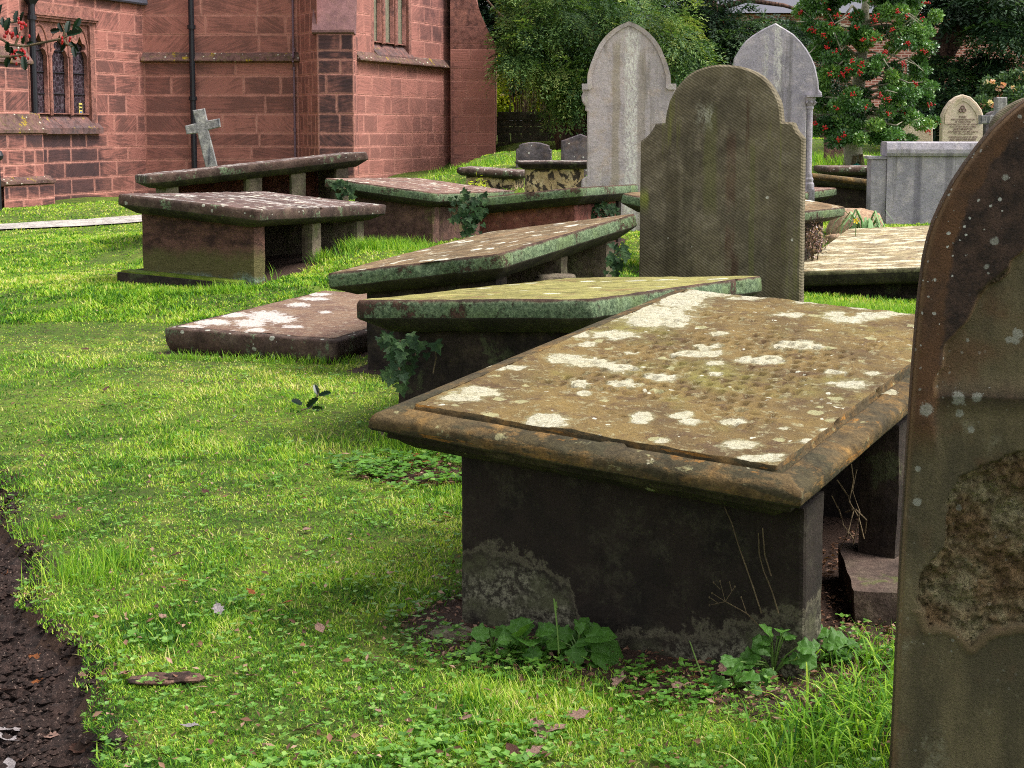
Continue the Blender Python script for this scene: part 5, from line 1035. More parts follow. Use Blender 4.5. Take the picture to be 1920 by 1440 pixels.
# pipes (fixed to the building)
def pipe(pts, r_, mat, collars=(), name='downpipe'):
    m = MB(); P = [np.array(p) - CHO for p in pts]; m.tube(P, r_, 10)
    for z in collars: x, y = P[0][0], P[0][1]; m.tube([(x, y, z-CH-.05), (x, y, z-CH-.045), (x, y, z-CH+.03), (x, y, z-CH+.035)], [r_, r_*1.45, r_*1.45, r_], 10)
    return m.build(name, mat, church)
Yp = p2a[1]-.12; xp = at(363, 240, Yp)[0]; pipe([(xp, Yp, .0), (xp, Yp, 6.8)], .058, M['iron'], [zz(363, 184, Yp), zz(363, 50, Yp), 6.0])
xc = at(551, 240, p2a[1]-.17)[0]; pipe([(xc, p2a[1]-.03, .0), (xc, p2a[1]-.03, sz0-.1), (xc, p2a[1]-.17, sz0+.02), (xc, p2a[1]-.17, sz0+.09), (xc-.01, p2a[1]-.03, sz1+.03), (xc, p2a[1]-.03, 7)], .022, M['cable'], [zz(551, 243, Yp), zz(551, 127, Yp), zz(551, 95, Yp)+.02], 'conductor_strip')
pn = w1a + d1*W1(60) + nr*.13; zhop = zz(66, 6, pn[1]); pipe([(pn[0], pn[1], zs_[3]-.9), (pn[0], pn[1], zhop)], .06, M['iron'], [zhop-.25])
m = MB(); q_ = np.array([pn[0], pn[1], zhop]) - CHO; m.tube([q_ + (0, 0, -.05), q_ + (0, 0, .0), q_ + (0, 0, .10), q_ + (0, 0, .22)], [.06, .09, .17, .18], 4); m.build('pipe_hopper', M['iron'], church)
lz = zat(240, 4, w1a, d1); strip('lead_gutter', M['lead'], w1a, d1, W1(150), W1(277), [(0, lz+.30), (.10, lz+.22), (.12, lz+.02), (.10, lz-.01), (0, lz-.01)], 9)
# iron post at the very left edge of the lawn
P = gp(-1, 396); r_ = empty('iron_post', P); tag(r_, 'thin dark iron post with a ball top at the left edge of the lawn', 'post'); m = MB(); m.tube([(0, 0, -.1), (0, 0, .72)], .035, 8); m.build('shaft', M['iron'], r_)
m = MB(); m.tube([(0, 0, .72), (0, 0, .75), (0, 0, .80), (0, 0, .86), (0, 0, .89)], [.03, .07, .085, .06, .01], 12); m.build('ball_top', M['iron'], r_)
# ------------------------------------------------------------------ boundary wall and brick house
def bwall():
    r_ = empty('boundary_wall', (.0, 35.2, 1.2)); tag(r_, 'low dark coursed stone boundary wall behind the graves', 'wall'); rr = random.Random(4); m = MB(); x0, x1 = -.35, 26
    tops = [.36, .56]; zs = [-.5, -.05, .16, .33, .48]
    for z0, z1 in zip(zs[:-1], zs[1:]):
        x = x0
        while x < x1: w = rr.uniform(.3, .7); o = rr.uniform(-.02, .02); m.box(x+.005, min(x+w, x1)-.005, o, .35, z0+.005, z1-.005); x += w
    m.build('wall_body', M['wallstone'], r_); m = MB(); x = x0
    while x < x1: w = rr.uniform(.7, 1.2); m.prism([(x+.006, .48), (x+w-.006, .48), (x+w-.006, .68), (x+.006, .68)], -.05, .40, ch=.02); x += w
    m.build('coping', M['wallstone'], r_)
bwall()
def bhouse():
    Y = 50.0; a = at(1180, 200, Y); c = at(2250, 200, Y); ze = at(1300, 26, Y)[2]; r_ = empty('brick_house', (a[0], Y, 1.2)); tag(r_, 'red brick building with slate roof showing through the yews', 'house'); W_ = c[0]-a[0]; h = ze-1.2
    m = MB(); m.box(0, W_, 0, 8, -1, h); m.build('brick_wall', M['brick'], r_)
    m = MB(); m.add([(-.4, -.4, h+.003), (W_+.4, -.4, h+.003), (W_+.4, 4, h+3.6), (-.4, 4, h+3.6), (W_+.4, 8.4, h+.003), (-.4, 8.4, h+.003)], [(0, 1, 2, 3), (3, 2, 4, 5), (0, 3, 5), (1, 4, 2)]); m.build('roof', M['slate'], r_)
    for x in (3.2, 9.2, 14.0):
        m = MB(); m.box(x, x+1.0, -.04, -.003, 1.2, 2.5); m.box(x-.08, x+1.08, -.10, -.003, 1.08, 1.19); w = m.build('window', simple('window_frame_white', S(225, 225, 220)), r_)
        m = MB(); m.box(x+.08, x+.46, -.05, -.042, 1.28, 2.42); m.box(x+.54, x+.92, -.05, -.042, 1.28, 2.42); m.build('pane', simple('house_pane', S(50, 56, 66), .1), w)
    m = MB(); m.box(W_*.9, W_*.9+1, 3, 4.2, h+2, h+5); m.build('chimney', M['brick'], r_)
bhouse()
# ------------------------------------------------------------------ vegetation
def leaves(P, D, Up, ln, wd, tint, name, mat, parent=None, fold=.25, shape='leaf', loc=(0, 0, 0)):
    """one mesh of many small leaves. P base, D direction, Up side hint (N,3); ln, wd (N,)"""
    N = len(P); D = D/(np.linalg.norm(D, axis=1)[:, None]+1e-9); Sd = np.cross(D, Up); Sd /= (np.linalg.norm(Sd, axis=1)[:, None]+1e-9); Nn = np.cross(Sd, D)
    l_ = ln[:, None]; w_ = wd[:, None]
    if shape == 'leaf':
        V = np.stack([P, P + D*l_*.45 + Sd*w_*.5 + Nn*w_*fold, P + D*l_, P + D*l_*.45 - Sd*w_*.5 + Nn*w_*fold], 1).reshape(-1, 3); k = 4
        i = np.arange(N)*4; Fc = np.concatenate([np.stack([i, i+1, i+2], 1), np.stack([i, i+2, i+3], 1)])
    elif shape == 'blade':
        V = np.stack([P - Sd*w_*.5, P + Sd*w_*.5, P + D*l_*.55 + Sd*w_*.4, P + D*l_*.55 - Sd*w_*.4, P + D*l_ + Up*l_*(-.25)], 1).reshape(-1, 3); k = 5
        i = np.arange(N)*5; Fc = np.concatenate([np.stack([i, i+1, i+2], 1), np.stack([i, i+2, i+3], 1), np.stack([i+3, i+2, i+4], 1)])
    V = V - np.array(loc)
    return mk(name, V, Fc, mat, parent, attrs=dict(tint=np.repeat(tint, k)))
def runit(n): v = rng.normal(size=(n, 3)); return v/np.linalg.norm(v, axis=1)[:, None]
def tree_shell(name, label, cat, base, trunk, limbs, group=None, mat='bark'):
    r_ = empty(name, base); tag(r_, label, cat, group); m = MB()
    for pts, rad in trunk: m.tube([np.array(p)-base for p in pts], rad, 10)
    m.build('trunk', M[mat], r_, smooth_=True)
    if limbs:
        m = MB()
        for pts, rad in limbs: m.tube([np.array(p)-base for p in pts], rad, 6)
        m.build('limbs', M[mat], r_, smooth_=True)
    return r_
def sprays(centers, radii, n_spray, n_leaf, ln, wd, droop=.35, spray_len=.5, tintbase=.45, outward=1.0):
    """flattened feathery branchlets spread through ellipsoidal clumps"""
    Ps, Ds, Us, T = [], [], [], []
    for c, r_ in zip(centers, radii):
        c = np.array(c); r_ = np.array(r_); u = runit(n_spray); rad = rng.uniform(.25, 1.0, n_spray)**.5; S0 = c + u*rad[:, None]*r_
        d = u*np.array([1, 1, .35])*outward + rng.normal(size=(n_spray, 3))*.35 + np.array([0, 0, -droop]); d /= np.linalg.norm(d, axis=1)[:, None]
        up = np.cross(d, np.cross(np.array([0, 0, 1.0]) + rng.normal(size=(n_spray, 3))*.25, d)); up /= np.linalg.norm(up, axis=1)[:, None]; sd = np.cross(d, up)
        ct = tintbase + rng.normal()*.17; st = np.clip(ct + rng.normal(size=n_spray)*.16, 0, 1); L_ = spray_len*rng.uniform(.6, 1.2, n_spray)
        t = rng.uniform(0, 1, (n_spray, n_leaf)); side = rng.choice([-1, 1], (n_spray, n_leaf)); wside = (1-t*.7)*rng.uniform(0, .38, (n_spray, n_leaf))
        P = S0[:, None, :] + d[:, None, :]*(t*L_[:, None])[..., None] + sd[:, None, :]*(side*wside*L_[:, None])[..., None] + np.array([0, 0, -1.0])*((t**2)*L_[:, None]*.3)[..., None]
        Dl = d[:, None, :] + sd[:, None, :]*(side*.9)[..., None] + rng.normal(size=(n_spray, n_leaf, 3))*.25
        Ps.append(P.reshape(-1, 3)); Ds.append(Dl.reshape(-1, 3)); Us.append(np.repeat(up, n_leaf, 0)); T.append(np.clip(np.repeat(st, n_leaf) + rng.normal(size=n_spray*n_leaf)*.10 + .18*(t.reshape(-1)-.4), 0, 1))
    P = np.concatenate(Ps); N = len(P); return P, np.concatenate(Ds), np.concatenate(Us), ln*rng.uniform(.6, 1.3, N), wd*rng.uniform(.7, 1.2, N), np.concatenate(T)
def pxs(pts, Y, dy=.8):  # clump centres from photo positions at about depth Y
    C_, R_ = [], []
    for px, py, rpx, rpy in pts:
        y = Y + rng.uniform(-dy, dy); C_.append(at(px, py, y)); R_.append((rpx*y/F, max(rpx, rpy)*y/F*.8, rpy*y/F))
    return C_, R_
# yew left of the pale gothic stone
Yy = 33.2
def yew1():
    base = at(1090, 262, Yy); tr = []
    T = lambda pts, dz=0: [at(x, y, Yy + dz) for x, y in pts]
    for k, (pts, rad) in enumerate([([(1075,275),(1060,225),(1040,180),(1020,130),(1000,80),(985,30),(975,-60)], [.30,.22,.20,.17,.15,.12,.08]), ([(1095,275),(1088,220),(1070,170),(1045,120),(1035,60),(1040,-40)], [.28,.18,.15,.13,.10,.06]), ([(1110,275),(1110,225),(1100,180),(1095,120),(1110,50)], [.24,.16,.14,.1,.06]),
        ([(1060,275),(1047,235),(1030,195),(1012,165)], [.22,.13,.1,.08]), ([(1125,275),(1135,220),(1150,160),(1170,90)], [.24,.16,.12,.08])]):
        tr.append((T(pts, -.15*k+.1), rad))
    lb = [(T(p, rng.uniform(-1, .5)), [.06, .045, .03, .015]) for p in [[(1010,110),(975,90),(940,95),(915,110)], [(990,60),(950,40),(930,20),(905,-10)], [(1035,150),(1000,140),(970,130),(945,128)], [(1040,90),(1070,60),(1100,50),(1140,40)], [(1070,150),(1090,130),(1110,120),(1130,118)], [(1095,120),(1140,90),(1200,60),(1260,50)], [(985,30),(1020,0),(1060,-20),(1100,-30)]]]
    r_ = tree_shell('yew_tree', 'dark yew with fluted reddish trunk leaning over the boundary wall beside the church', 'yew tree', base, tr, lb, 'yews behind the graveyard')
    cl = [(930,60,40,30),(960,20,50,30),(1000,60,35,18),(985,95,30,14),(940,95,25,20),(975,118,35,10),(1010,128,40,9),(1040,138,30,9),(1000,30,40,30),(1050,30,45,25),(1100,20,50,30),(1090,60,40,18),(1075,95,45,12),(1100,115,35,14),(1080,135,30,12),(1075,165,26,12),(1100,180,24,12),(1090,150,32,12),(1060,190,18,8),(1140,50,50,25),(1190,20,60,25),(1230,50,50,25),(1270,80,45,25),(1280,110,35,16),(1250,30,50,25),(1150,90,40,20),(930,-20,60,30),(1020,-30,60,30),(1120,-35,60,30),(1220,-30,60,30),(905,10,30,20),(960,150,18,8),(1262,140,20,14),(1240,100,35,20),(900,60,16,20)]
    cl = [(max(x, 966 + a*.9), y, a, b_*.75) for x, y, a, b_ in cl if not (y > 100 and x < 1045)] + [(1000, 122, 34, 7), (1045, 132, 26, 6), (965, 108, 14, 8)]; C_, R_ = pxs(cl, Yy - 1.0, 1.0); P, D, U, l, w, t = sprays(C_, R_, 60, 52, .075, .026, tintbase=.52, spray_len=.66)
    leaves(P, D, U, l, w, t, 'crown', M['yew'], r_, loc=base)
    C_, R_ = pxs([(x, y, a*1.1, b_*1.2) for x, y, a, b_ in cl if y < 70], Yy + 1.6, .7); P, D, U, l, w, t = sprays(C_, R_, 40, 20, .15, .06, tintbase=.15, spray_len=.6)
    leaves(P, D, U, l, w, t, 'inner_foliage', M['darkleaf'], r_, loc=base)
yew1()
def yew2():
    Y = 35.8; base = at(1330, 262, Y); T = lambda pts: [at(x, y, Y) for x, y in pts]
    r_ = tree_shell('yew_tree', 'dark spreading yew behind the two tall gothic headstones', 'yew tree', base, [(T([(1330,275),(1335,200),(1330,120),(1340,50),(1330,-40)]), [.28,.22,.2,.16,.1])], [(T(p), [.09,.07,.05,.02]) for p in [[(1340,60),(1400,40),(1460,35),(1520,50)], [(1335,90),(1380,80),(1430,90),(1480,100)], [(1335,70),(1290,60),(1260,70),(1230,90)], [(1335,20),(1400,0),(1470,10),(1530,30)]]], 'yews behind the graveyard')
    cl = [(1300,50,50,20),(1350,45,50,16),(1400,55,50,14),(1450,45,40,12),(1330,75,45,10),(1290,80,36,10),(1380,80,35,8),(1260,60,40,22),(1480,60,30,12),(1510,70,30,14),(1320,25,35,10),(1280,10,40,20),(1340,-24,50,16),(1330,120,26,7),(1360,128,20,5),(1560,120,30,25),(1550,180,30,30),(1300,160,30,30),(1300,210,30,25)]
    C_, R_ = pxs(cl, Y - .6, .8); P, D, U, l, w, t = sprays(C_, R_, 90, 34, .10, .036, tintbase=.40, spray_len=.6)
    leaves(P, D, U, l, w, t, 'crown', M['darkleaf'], r_, loc=base)
yew2()
def yew3():
    Y = 27.5; base = at(1720, 258, Y); T = lambda pts, d=0: [at(x, y, Y + d) for x, y in pts]
    r_ = tree_shell('yew_tree', 'big dark yew on the right with a thick limb slanting up behind the holly', 'yew tree', base, [(T([(1700,275),(1715,200),(1735,140),(1765,95),(1795,50),(1815,0),(1830,-60)]), [.4,.32,.28,.26,.22,.18,.12])], [(T(p, .1), [.16,.12,.08,.03]) for p in [[(1765,95),(1740,60),(1745,20),(1755,-30)], [(1795,50),(1840,40),(1880,45),(1930,60)], [(1735,140),(1770,130),(1810,135),(1850,150)], [(1800,30),(1850,10),(1900,10),(1950,0)]]], 'yews behind the graveyard')
    cl = [(1790,10,40,20),(1840,15,45,18),(1890,15,45,22),(1870,52,30,10),(1915,60,25,14),(1780,-10,50,25),(1860,-20,60,25),(1930,-10,50,30),(1800,150,45,26),(1760,160,40,30),(1840,170,40,22),(1790,190,40,22),(1750,210,40,24),(1820,215,40,20),(1862,112,18,7),(1740,-20,50,25),(1770,120,28,14),(1700,230,40,20),(1860,140,24,12),(1730,180,30,26),(1935,60,30,30)]
    C_, R_ = pxs(cl, Y - .4, .8); P, D, U, l, w, t = sprays(C_, R_, 80, 24, .10, .042, tintbase=.42, spray_len=.5)
    leaves(P, D, U, l, w, t, 'crown', M['darkleaf'], r_, loc=base)
yew3()
def blob_bush(name, label, cat, cl, Y, mat, n, ln, wd, tint, dy=.6, group=None, flowers=None, stems=None):
    C_, R_ = pxs(cl, Y, dy); base = np.array([np.mean([c[0] for c in C_]), Y, 0]); base[2] = gz(base[0], Y); r_ = empty(name, base); tag(r_, label, cat, group)
    P, U = [], []
    for c, q in zip(C_, R_): u = runit(n); P.append(c + u*(rng.uniform(0, 1, n)**.45)[:, None]*q); U.append(u)
    P = np.concatenate(P); U = np.concatenate(U); D = U + rng.normal(size=P.shape)*.7; N = len(P)
    leaves(P, D, runit(N), ln*rng.uniform(.6, 1.3, N), wd*rng.uniform(.7, 1.2, N), np.clip(tint+rng.normal(size=N)*.22, 0, 1), 'foliage', M[mat], r_, loc=base)
    if flowers:
        k = flowers; ids = rng.choice(N, k, replace=False); F_ = np.repeat(P[ids] - np.array([0, .12, 0]), 14, 0); M_ = len(F_); d = runit(M_)
        leaves(F_ + d*.01, d, runit(M_), np.full(M_, .055), np.full(M_, .05), np.clip(np.repeat(rng.uniform(0, 1, k), 14), 0, 1), 'flowers', M['petal'], r_, loc=base)
    if stems:
        m = MB()
        for s_ in range(stems):
            c = C_[rng.integers(len(C_))]; q = R_[rng.integers(len(R_))]; x = c[0] + rng.uniform(-1, 1)*q[0]; y = Y + rng.uniform(-.4, .4); g_ = gz(x, y); zt = c[2] + .3
            m.tube([np.array([x, y, g_-.1])-base, np.array([x+rng.uniform(-.08, .08), y, (g_+zt)/2])-base, np.array([x+rng.uniform(-.15, .15), y, zt])-base], [.018, .014, .008], 5)
        m.build('stems', M['twig'], r_)
    return r_
blob_bush('flowering_shrub', 'sunlit yellow-green shrub with pink flowers between the church and the yew', 'shrub', [(945,120,22,20),(940,155,22,24),(945,190,22,22),(965,150,18,30),(980,185,20,24),(1000,160,25,22),(1020,190,25,22),(925,180,20,30),(1040,170,26,26)], 38.5, 'bush', 900, .14, .08, .75, flowers=14)
blob_bush('bamboo_clump', 'clump of dark upright canes behind the boundary wall by the yew trunk', 'shrub', [(985,140,22,16),(1010,150,22,16),(1030,165,22,16),(970,160,14,16),(1045,150,22,20)], 36.6, 'darkleaf', 200, .13, .05, .4, stems=60)
blob_bush('rose_bush', 'leafy bush dotted with pale pink roses at the far right', 'shrub', [(1860,170,26,26),(1890,160,26,26),(1905,185,22,22),(1875,195,24,20),(1840,200,20,20),(1915,150,20,20)], 25.0, 'darkleaf', 600, .07, .045, .8, flowers=22)
# far trees closing the view
for i, (px, Y, w, h, lab) in enumerate([(935, 42, 3.0, 8, 'tall dark tree far behind the church corner'), (1130, 46, 3.2, 10, 'far dark tree behind the pale gothic headstone')]):
    b_ = at(px, 235, Y); b_[2] = 1.3; r_ = tree_shell('far_tree', lab, 'tree', b_, [([b_, b_ + (0, 0, h*.6)], [.3, .15])], None, 'trees far behind the yews')
    C_ = [b_ + np.array([rng.uniform(-1, 1)*w*.6, rng.uniform(-1, 1), rng.uniform(.15, 1)*h]) for _ in range(34)]; R_ = [(w*.34, w*.3, h*.13)]*34
    P, D, U, l, ww, t = sprays(C_, R_, 60, 14, .20, .11, tintbase=.35, spray_len=.9); leaves(P, D, U, l, ww, t, 'crown', M['darkleaf'], r_, loc=b_)
# ------------------------------------------------------------------ holly with berries
def holly():
    Y = 20.5; b_ = at(1600, 310, Y); b_[2] = gz(b_[0], Y); T = lambda p: [at(x, y, Y + dy) for x, y, dy in p]
    tr = [(T([(1602,325,0),(1600,295,0),(1598,255,0),(1604,200,0),(1612,140,0),(1618,80,0),(1622,20,0),(1630,-60,0)]), [.16,.13,.12,.10,.085,.07,.055,.03])]
    lim = []
    for k in range(46):
        z = rng.uniform(30, 240); s_ = rng.choice([-1, 1]); x0 = 1600 + (240-z)*.09; ln = rng.uniform(40, 130)
        pts = [(x0, z, 0), (x0+s_*ln*.4, z-rng.uniform(0, 25), rng.uniform(-.5, .1)), (x0+s_*ln*.75, z-rng.uniform(5, 35)+12, rng.uniform(-.9, .0)), (x0+s_*ln, z-rng.uniform(-15, 45), rng.uniform(-1.0, .2))]
        lim.append((T(pts), [.022, .016, .010, .004]))
    r_ = tree_shell('holly_tree', 'rounded holly tree full of red berries with pale twigs, behind the blue-grey headstone', 'holly tree', b_, tr, lim, None, 'bark_grey')
    cl = []
    env = lambda y: np.interp(y, [-60, 0, 60, 120, 180, 220, 250, 285], [100, 118, 122, 112, 122, 124, 100, 30])
    for k in range(185):
        y = rng.uniform(-60, 262); e = env(y); a = rng.uniform(-1, 1); x = 1632 + np.sign(a)*abs(a)**.7*e*.93 - (y < 60)*10
        if 80 < y < 150 and abs(x-1615) < 38 and rng.random() < .35: continue
        cl.append((x, y, rng.uniform(12, 22), rng.uniform(9, 15)))
    cl += [(1515,238,12,9),(1530,245,12,9),(1748,228,14,9),(1565,268,18,10),(1580,262,16,8),(1500,22,14,10),(1510,45,12,10),(1755,30,12,10),(1700,262,20,8)]
    P, U, C2 = [], [], []
    for cx, cy, rx_, ry_ in cl:
        dx = (cx-1625)/125; Yc = Y - math.sqrt(max(0, 1-dx*dx))*rng.uniform(.1, 1.0)*.9; c = at(cx, cy, Yc); n = 330; u = runit(n); q = np.array([rx_, rx_, ry_])*Yc/F
        P.append(c + u*(rng.uniform(0, 1, n)**.4)[:, None]*q); U.append(u); C2.append((c, q))
    P = np.concatenate(P); U = np.concatenate(U); N = len(P); D = U*.8 + rng.normal(size=P.shape)*.5 + np.array([0, 0, .3])
    tn = np.clip(np.repeat(np.clip(.48+rng.normal(size=len(cl))*.18, 0, 1), 330) + rng.normal(size=N)*.14, 0, 1)
    leaves(P, D, U*.4+np.array([0, -.3, 1.0])+rng.normal(size=P.shape)*.5, rng.uniform(.036, .060, N), rng.uniform(.022, .034, N), tn, 'foliage', M['holly'], r_, loc=b_)
    m = MB(); oct_ = [(1, 0, 0), (-1, 0, 0), (0, 1, 0), (0, -1, 0), (0, 0, 1), (0, 0, -1)]; of = [(0, 2, 4), (2, 1, 4), (1, 3, 4), (3, 0, 4), (2, 0, 5), (1, 2, 5), (3, 1, 5), (0, 3, 5)]
    spots = [(1502,22),(1554,18),(1545,66),(1572,30),(1590,30),(1528,60),(1604,52),(1618,75),(1637,74),(1675,55),(1684,22),(1640,30),(1737,6),(1702,80),(1590,128),(1597,114),(1612,136),(1580,140),(1568,95),(1617,122),(1554,138),(1717,156),(1568,202),(1667,212),(1744,195),(1757,232),(1528,232),(1570,262),(1582,255),(1548,240),(1742,248),(1733,96),(1728,35),(1700,30),(1650,178),(1625,200),(1695,120),(1550,90),(1560,44),(1640,40),(1664,185),(1600,176),(1660,98),(1520,55)]
    for k, (x, y) in enumerate(spots):
        dx = (x-1625)/130; Yc = Y - math.sqrt(max(0, 1-dx*dx))*.92 - .12; c = at(x, y, Yc) - b_
        for j in range(int(rng.integers(6, 15))):
            q = c + rng.normal(size=3)*np.array([.020, .016, .018]); m.add([q + .0125*np.array(v) for v in oct_], of)
    for k in range(110):
        c, q = C2[rng.integers(len(C2))]; q0 = c - b_ + runit(1)[0]*q*.9
        for j in range(int(rng.integers(1, 5))): p_ = q0 + rng.normal(size=3)*.018; m.add([p_ + .0105*np.array(v) for v in oct_], of)
    m.build('berries', M['berry'], r_)
    m = MB(); g_ = b_*0; m.tube([(.09, -.17, .0), (.06, -.16, .22)], [.035, .03], 7); m.tube([(-.06, -.17, .0), (-.02, -.17, .2)], [.03, .03], 7); m.build('broken_stub', M['twig'], r_)
    m = MB(); m.tube([(-.12, -.19, .02), (.0, -.21, .05), (.1, -.2, .02)], [.03, .05, .03], 8); o = m.build('plastic_wrap', simple('teal_plastic', S(20, 120, 110), .4)); o.location = b_; tag(o, 'scrap of teal plastic at the foot of the holly trunk', 'plastic scrap')
holly()
# holly twig hanging in at the top left, close to the camera
def holly_leaf_mesh(n=5):
    # spiny outline, length 1 along x, folded up a little along the midrib
    top = []
    for k in range(n):
        t0 = k/n; top.append((t0 + .02, .16 + .14*math.sin(math.pi*(t0+.05)))); top.append((t0 + .10, .20 + .24*math.sin(math.pi*(t0+.1))))
    top.append((1.0, 0)); return [(0, 0)] + top
def leaf_into(mb, base, d, up, L_, m=0, spiny=True, curl=.12):
    d = np.array(d, float); d /= np.linalg.norm(d); up = np.array(up, float); s_ = np.cross(d, up); s_ /= np.linalg.norm(s_)+1e-9; u = np.cross(s_, d); o = holly_leaf_mesh() if spiny else [(0, 0), (.2, .25), (.5, .34), (.8, .2), (1, 0)]
    for sg in (1, -1):
        n = len(o); pts = [base + L_*(d*x + s_*sg*y*.62 + u*(abs(y)*.45 - curl*x*x)) for x, y in o]; mid = [base + L_*(d*x - u*curl*x*x) for x, y in o]
        vs = pts + mid; mb.add(vs, [(i, i+1, n+i+1, n+i) for i in range(n-1)], m)
def twig_holly():
    Y = 3.2; b_ = at(-30, 60, Y); r_ = empty('holly_branch', b_); tag(r_, 'sprig of holly with red berries hanging in from the upper left, close to the camera', 'holly branch')
    T = lambda pts, d=0: [at(x, y, Y + d) - b_ for x, y in pts]; m = MB()
    br = [T([(-60,60),(0,72),(20,84),(45,87),(80,80),(118,72),(130,66)]), T([(-40,42),(0,43),(20,42),(40,40)], .02), T([(-40,106),(0,106),(22,106),(44,103)], -.02), T([(28,86),(34,70),(38,60)]), T([(118,72),(124,82),(138,88)]), T([(118,72),(122,55),(118,45)])]
    for p in br: m.tube(p, [.0028]*(len(p)-1) + [.0014], 6)
    m.build('twig', M['twig'], r_); m = MB()
    for x, y, dx, dy, L_ in [(0,30,2,-10,26),(30,42,2,-22,26),(40,40,5,-16,22),(12,58,5,-20,30),(8,52,-4,-20,24),(30,50,2,20,22),(20,88,6,24,30),(14,78,-2,26,24),(42,82,4,-10,18),(40,90,2,18,20),(50,82,18,-4,16),(14,108,-2,10,22),(20,108,-10,14,24),(44,106,4,30,30),(118,60,-8,-18,22),(112,56,-14,2,26),(126,66,24,-6,34),(126,62,2,-20,28),(138,56,12,-20,30),(138,88,4,18,24),(124,82,-10,12,22),(132,78,10,16,28),(140,50,10,6,18),(30,98,16,4,18)]:
        bs = at(x, y, Y + rng.uniform(-.03, .03)) - b_; k = Y/F; leaf_into(m, bs, (dx, rng.uniform(-6, 6), -dy), (rng.uniform(-.6, .6), -1, rng.uniform(-.2, .8)), L_*k*.85)
    m.build('leaves', M['holly_near'], r_); m = MB()
    for x, y, n in [(14,64,8),(26,66,5),(36,42,5),(42,48,5),(32,102,6),(42,104,6),(28,108,5),(116,76,3),(124,76,3),(50,72,2),(44,96,4)]:
        for j in range(n):
            c = at(x + rng.normal()*4.5, y + rng.normal()*3.5, Y + rng.uniform(-.015, .015)) - b_; V = [];
            m.tube([c + (0, 0, -.0038), c + (0, 0, -.0028), c, c + (0, 0, .0028), c + (0, 0, .0038)], [.0006, .0020, .0027, .0020, .0006], 8)
    m.build('berries', M['berry'], r_)
M['holly_near'] = simple('near_holly_leaf', S(20, 44, 24), .32, 0, .5)
twig_holly()
# ------------------------------------------------------------------ ivy
def ivy_leaf(mb, base, d, nrm, L_, m=0):
    d = np.array(d, float); d /= np.linalg.norm(d); s_ = np.cross(d, nrm); s_ /= np.linalg.norm(s_)+1e-9; u = np.cross(s_, d)
    o = [(0, 0), (-.12, .32), (.02, .62), (.22, .34), (.42, .50), (.55, .22), (1.0, 0)]
    for sg in (1, -1):
        pts = [base + L_*(d*x + s_*sg*y + u*(abs(y)*.15)) for x, y in o]; c = base + L_*d*.3; mb.add([c] + pts, [(0, i, i+1) for i in range(1, len(pts))], m)
M['ivy_leaf'] = stone('ivy_leaf_solid', [S(44, 70, 40), S(32, 52, 32), S(72, 98, 54)], [], grain=.15, rough=.45); M['ivy_leaf'].node_tree.nodes['Principled BSDF'].inputs['Specular IOR Level'].default_value = .12
def ivy(label, pts, Y, size, n, spread, hang=None):
    c = at(*pts[0], Y); r_ = empty('ivy', c); tag(r_, label, 'ivy', 'ivy on the tombs'); m = MB(); st = MB()
    for k in range(n):
        x, y = pts[rng.integers(len(pts))]; p = at(x + rng.normal()*spread, y + rng.normal()*spread, Y + rng.uniform(-.10, .04)) - c
        ivy_leaf(m, p, (rng.normal()*.5, -.3+rng.normal()*.2, -.9), (rng.normal()*.3, -1, .35+rng.normal()*.2), size*rng.uniform(.6, 1.25))
    for a, b_ in zip(pts[:-1], pts[1:]): st.tube([at(*a, Y)-c, at((a[0]+b_[0])/2+rng.normal()*3, (a[1]+b_[1])/2, Y)-c, at(*b_, Y)-c], .004, 5)
    m.build('leaves', M['ivy_leaf'], r_); st.build('stem', M['twig'], r_)
ivy('ivy with large pointed leaves trailing from under the mossy slab tomb', [(722,632),(735,650),(748,668),(738,690),(730,705),(750,700),(742,640),(770,640)], 5.86, .042, 44, 7)
def big_ivy():
    Y = 5.9; c = at(790, 650, Y); r_ = empty('ivy', c); tag(r_, 'few separate star-shaped ivy leaves against the dark side below the mossy slab', 'ivy', 'ivy on the tombs'); m = MB(); st = MB()
    for x, y, s_ in [(788,640,.062),(815,642,.060),(762,655,.075),(765,685,.075),(752,720,.06),(775,668,.045),(800,662,.035)]:
        ivy_leaf(m, at(x, y, Y-.03*rng.random())-c, (rng.normal()*.25, -.2, -1), (rng.normal()*.2, -1, .3), s_)
    st.tube([at(788,640,Y)-c, at(780,665,Y)-c, at(768,690,Y)-c, at(760,730,Y)-c], .0035, 5); st.tube([at(815,642,Y)-c, at(818,670,Y)-c, at(812,700,Y)-c], .003, 5)
    m.build('leaves', M['ivy_leaf'], r_); st.build('stem', M['twig'], r_)
big_ivy()
ivy('ivy climbing at the joint between the two green-edged slabs', [(868,372),(880,385),(895,380),(885,400),(872,410),(890,418),(878,430),(900,395),(860,395)], 12.05, .05, 130, 9)
ivy('small ivy patch hanging at the left end of the pinkish slab', [(636,345),(645,352),(655,362),(640,366),(650,348)], 13.0, .05, 40, 5)
ivy('ivy hanging under the right end of the sagging green-edged slab', [(1112,385),(1125,390),(1145,388),(1110,402),(1150,395)], 12.7, .05, 60, 7)
ivy('ivy sprig in the shade under the raised end of the tipped slab', [(1160,460),(1150,480),(1142,492),(1165,470),(1155,500)], 8.5, .055, 22, 7)
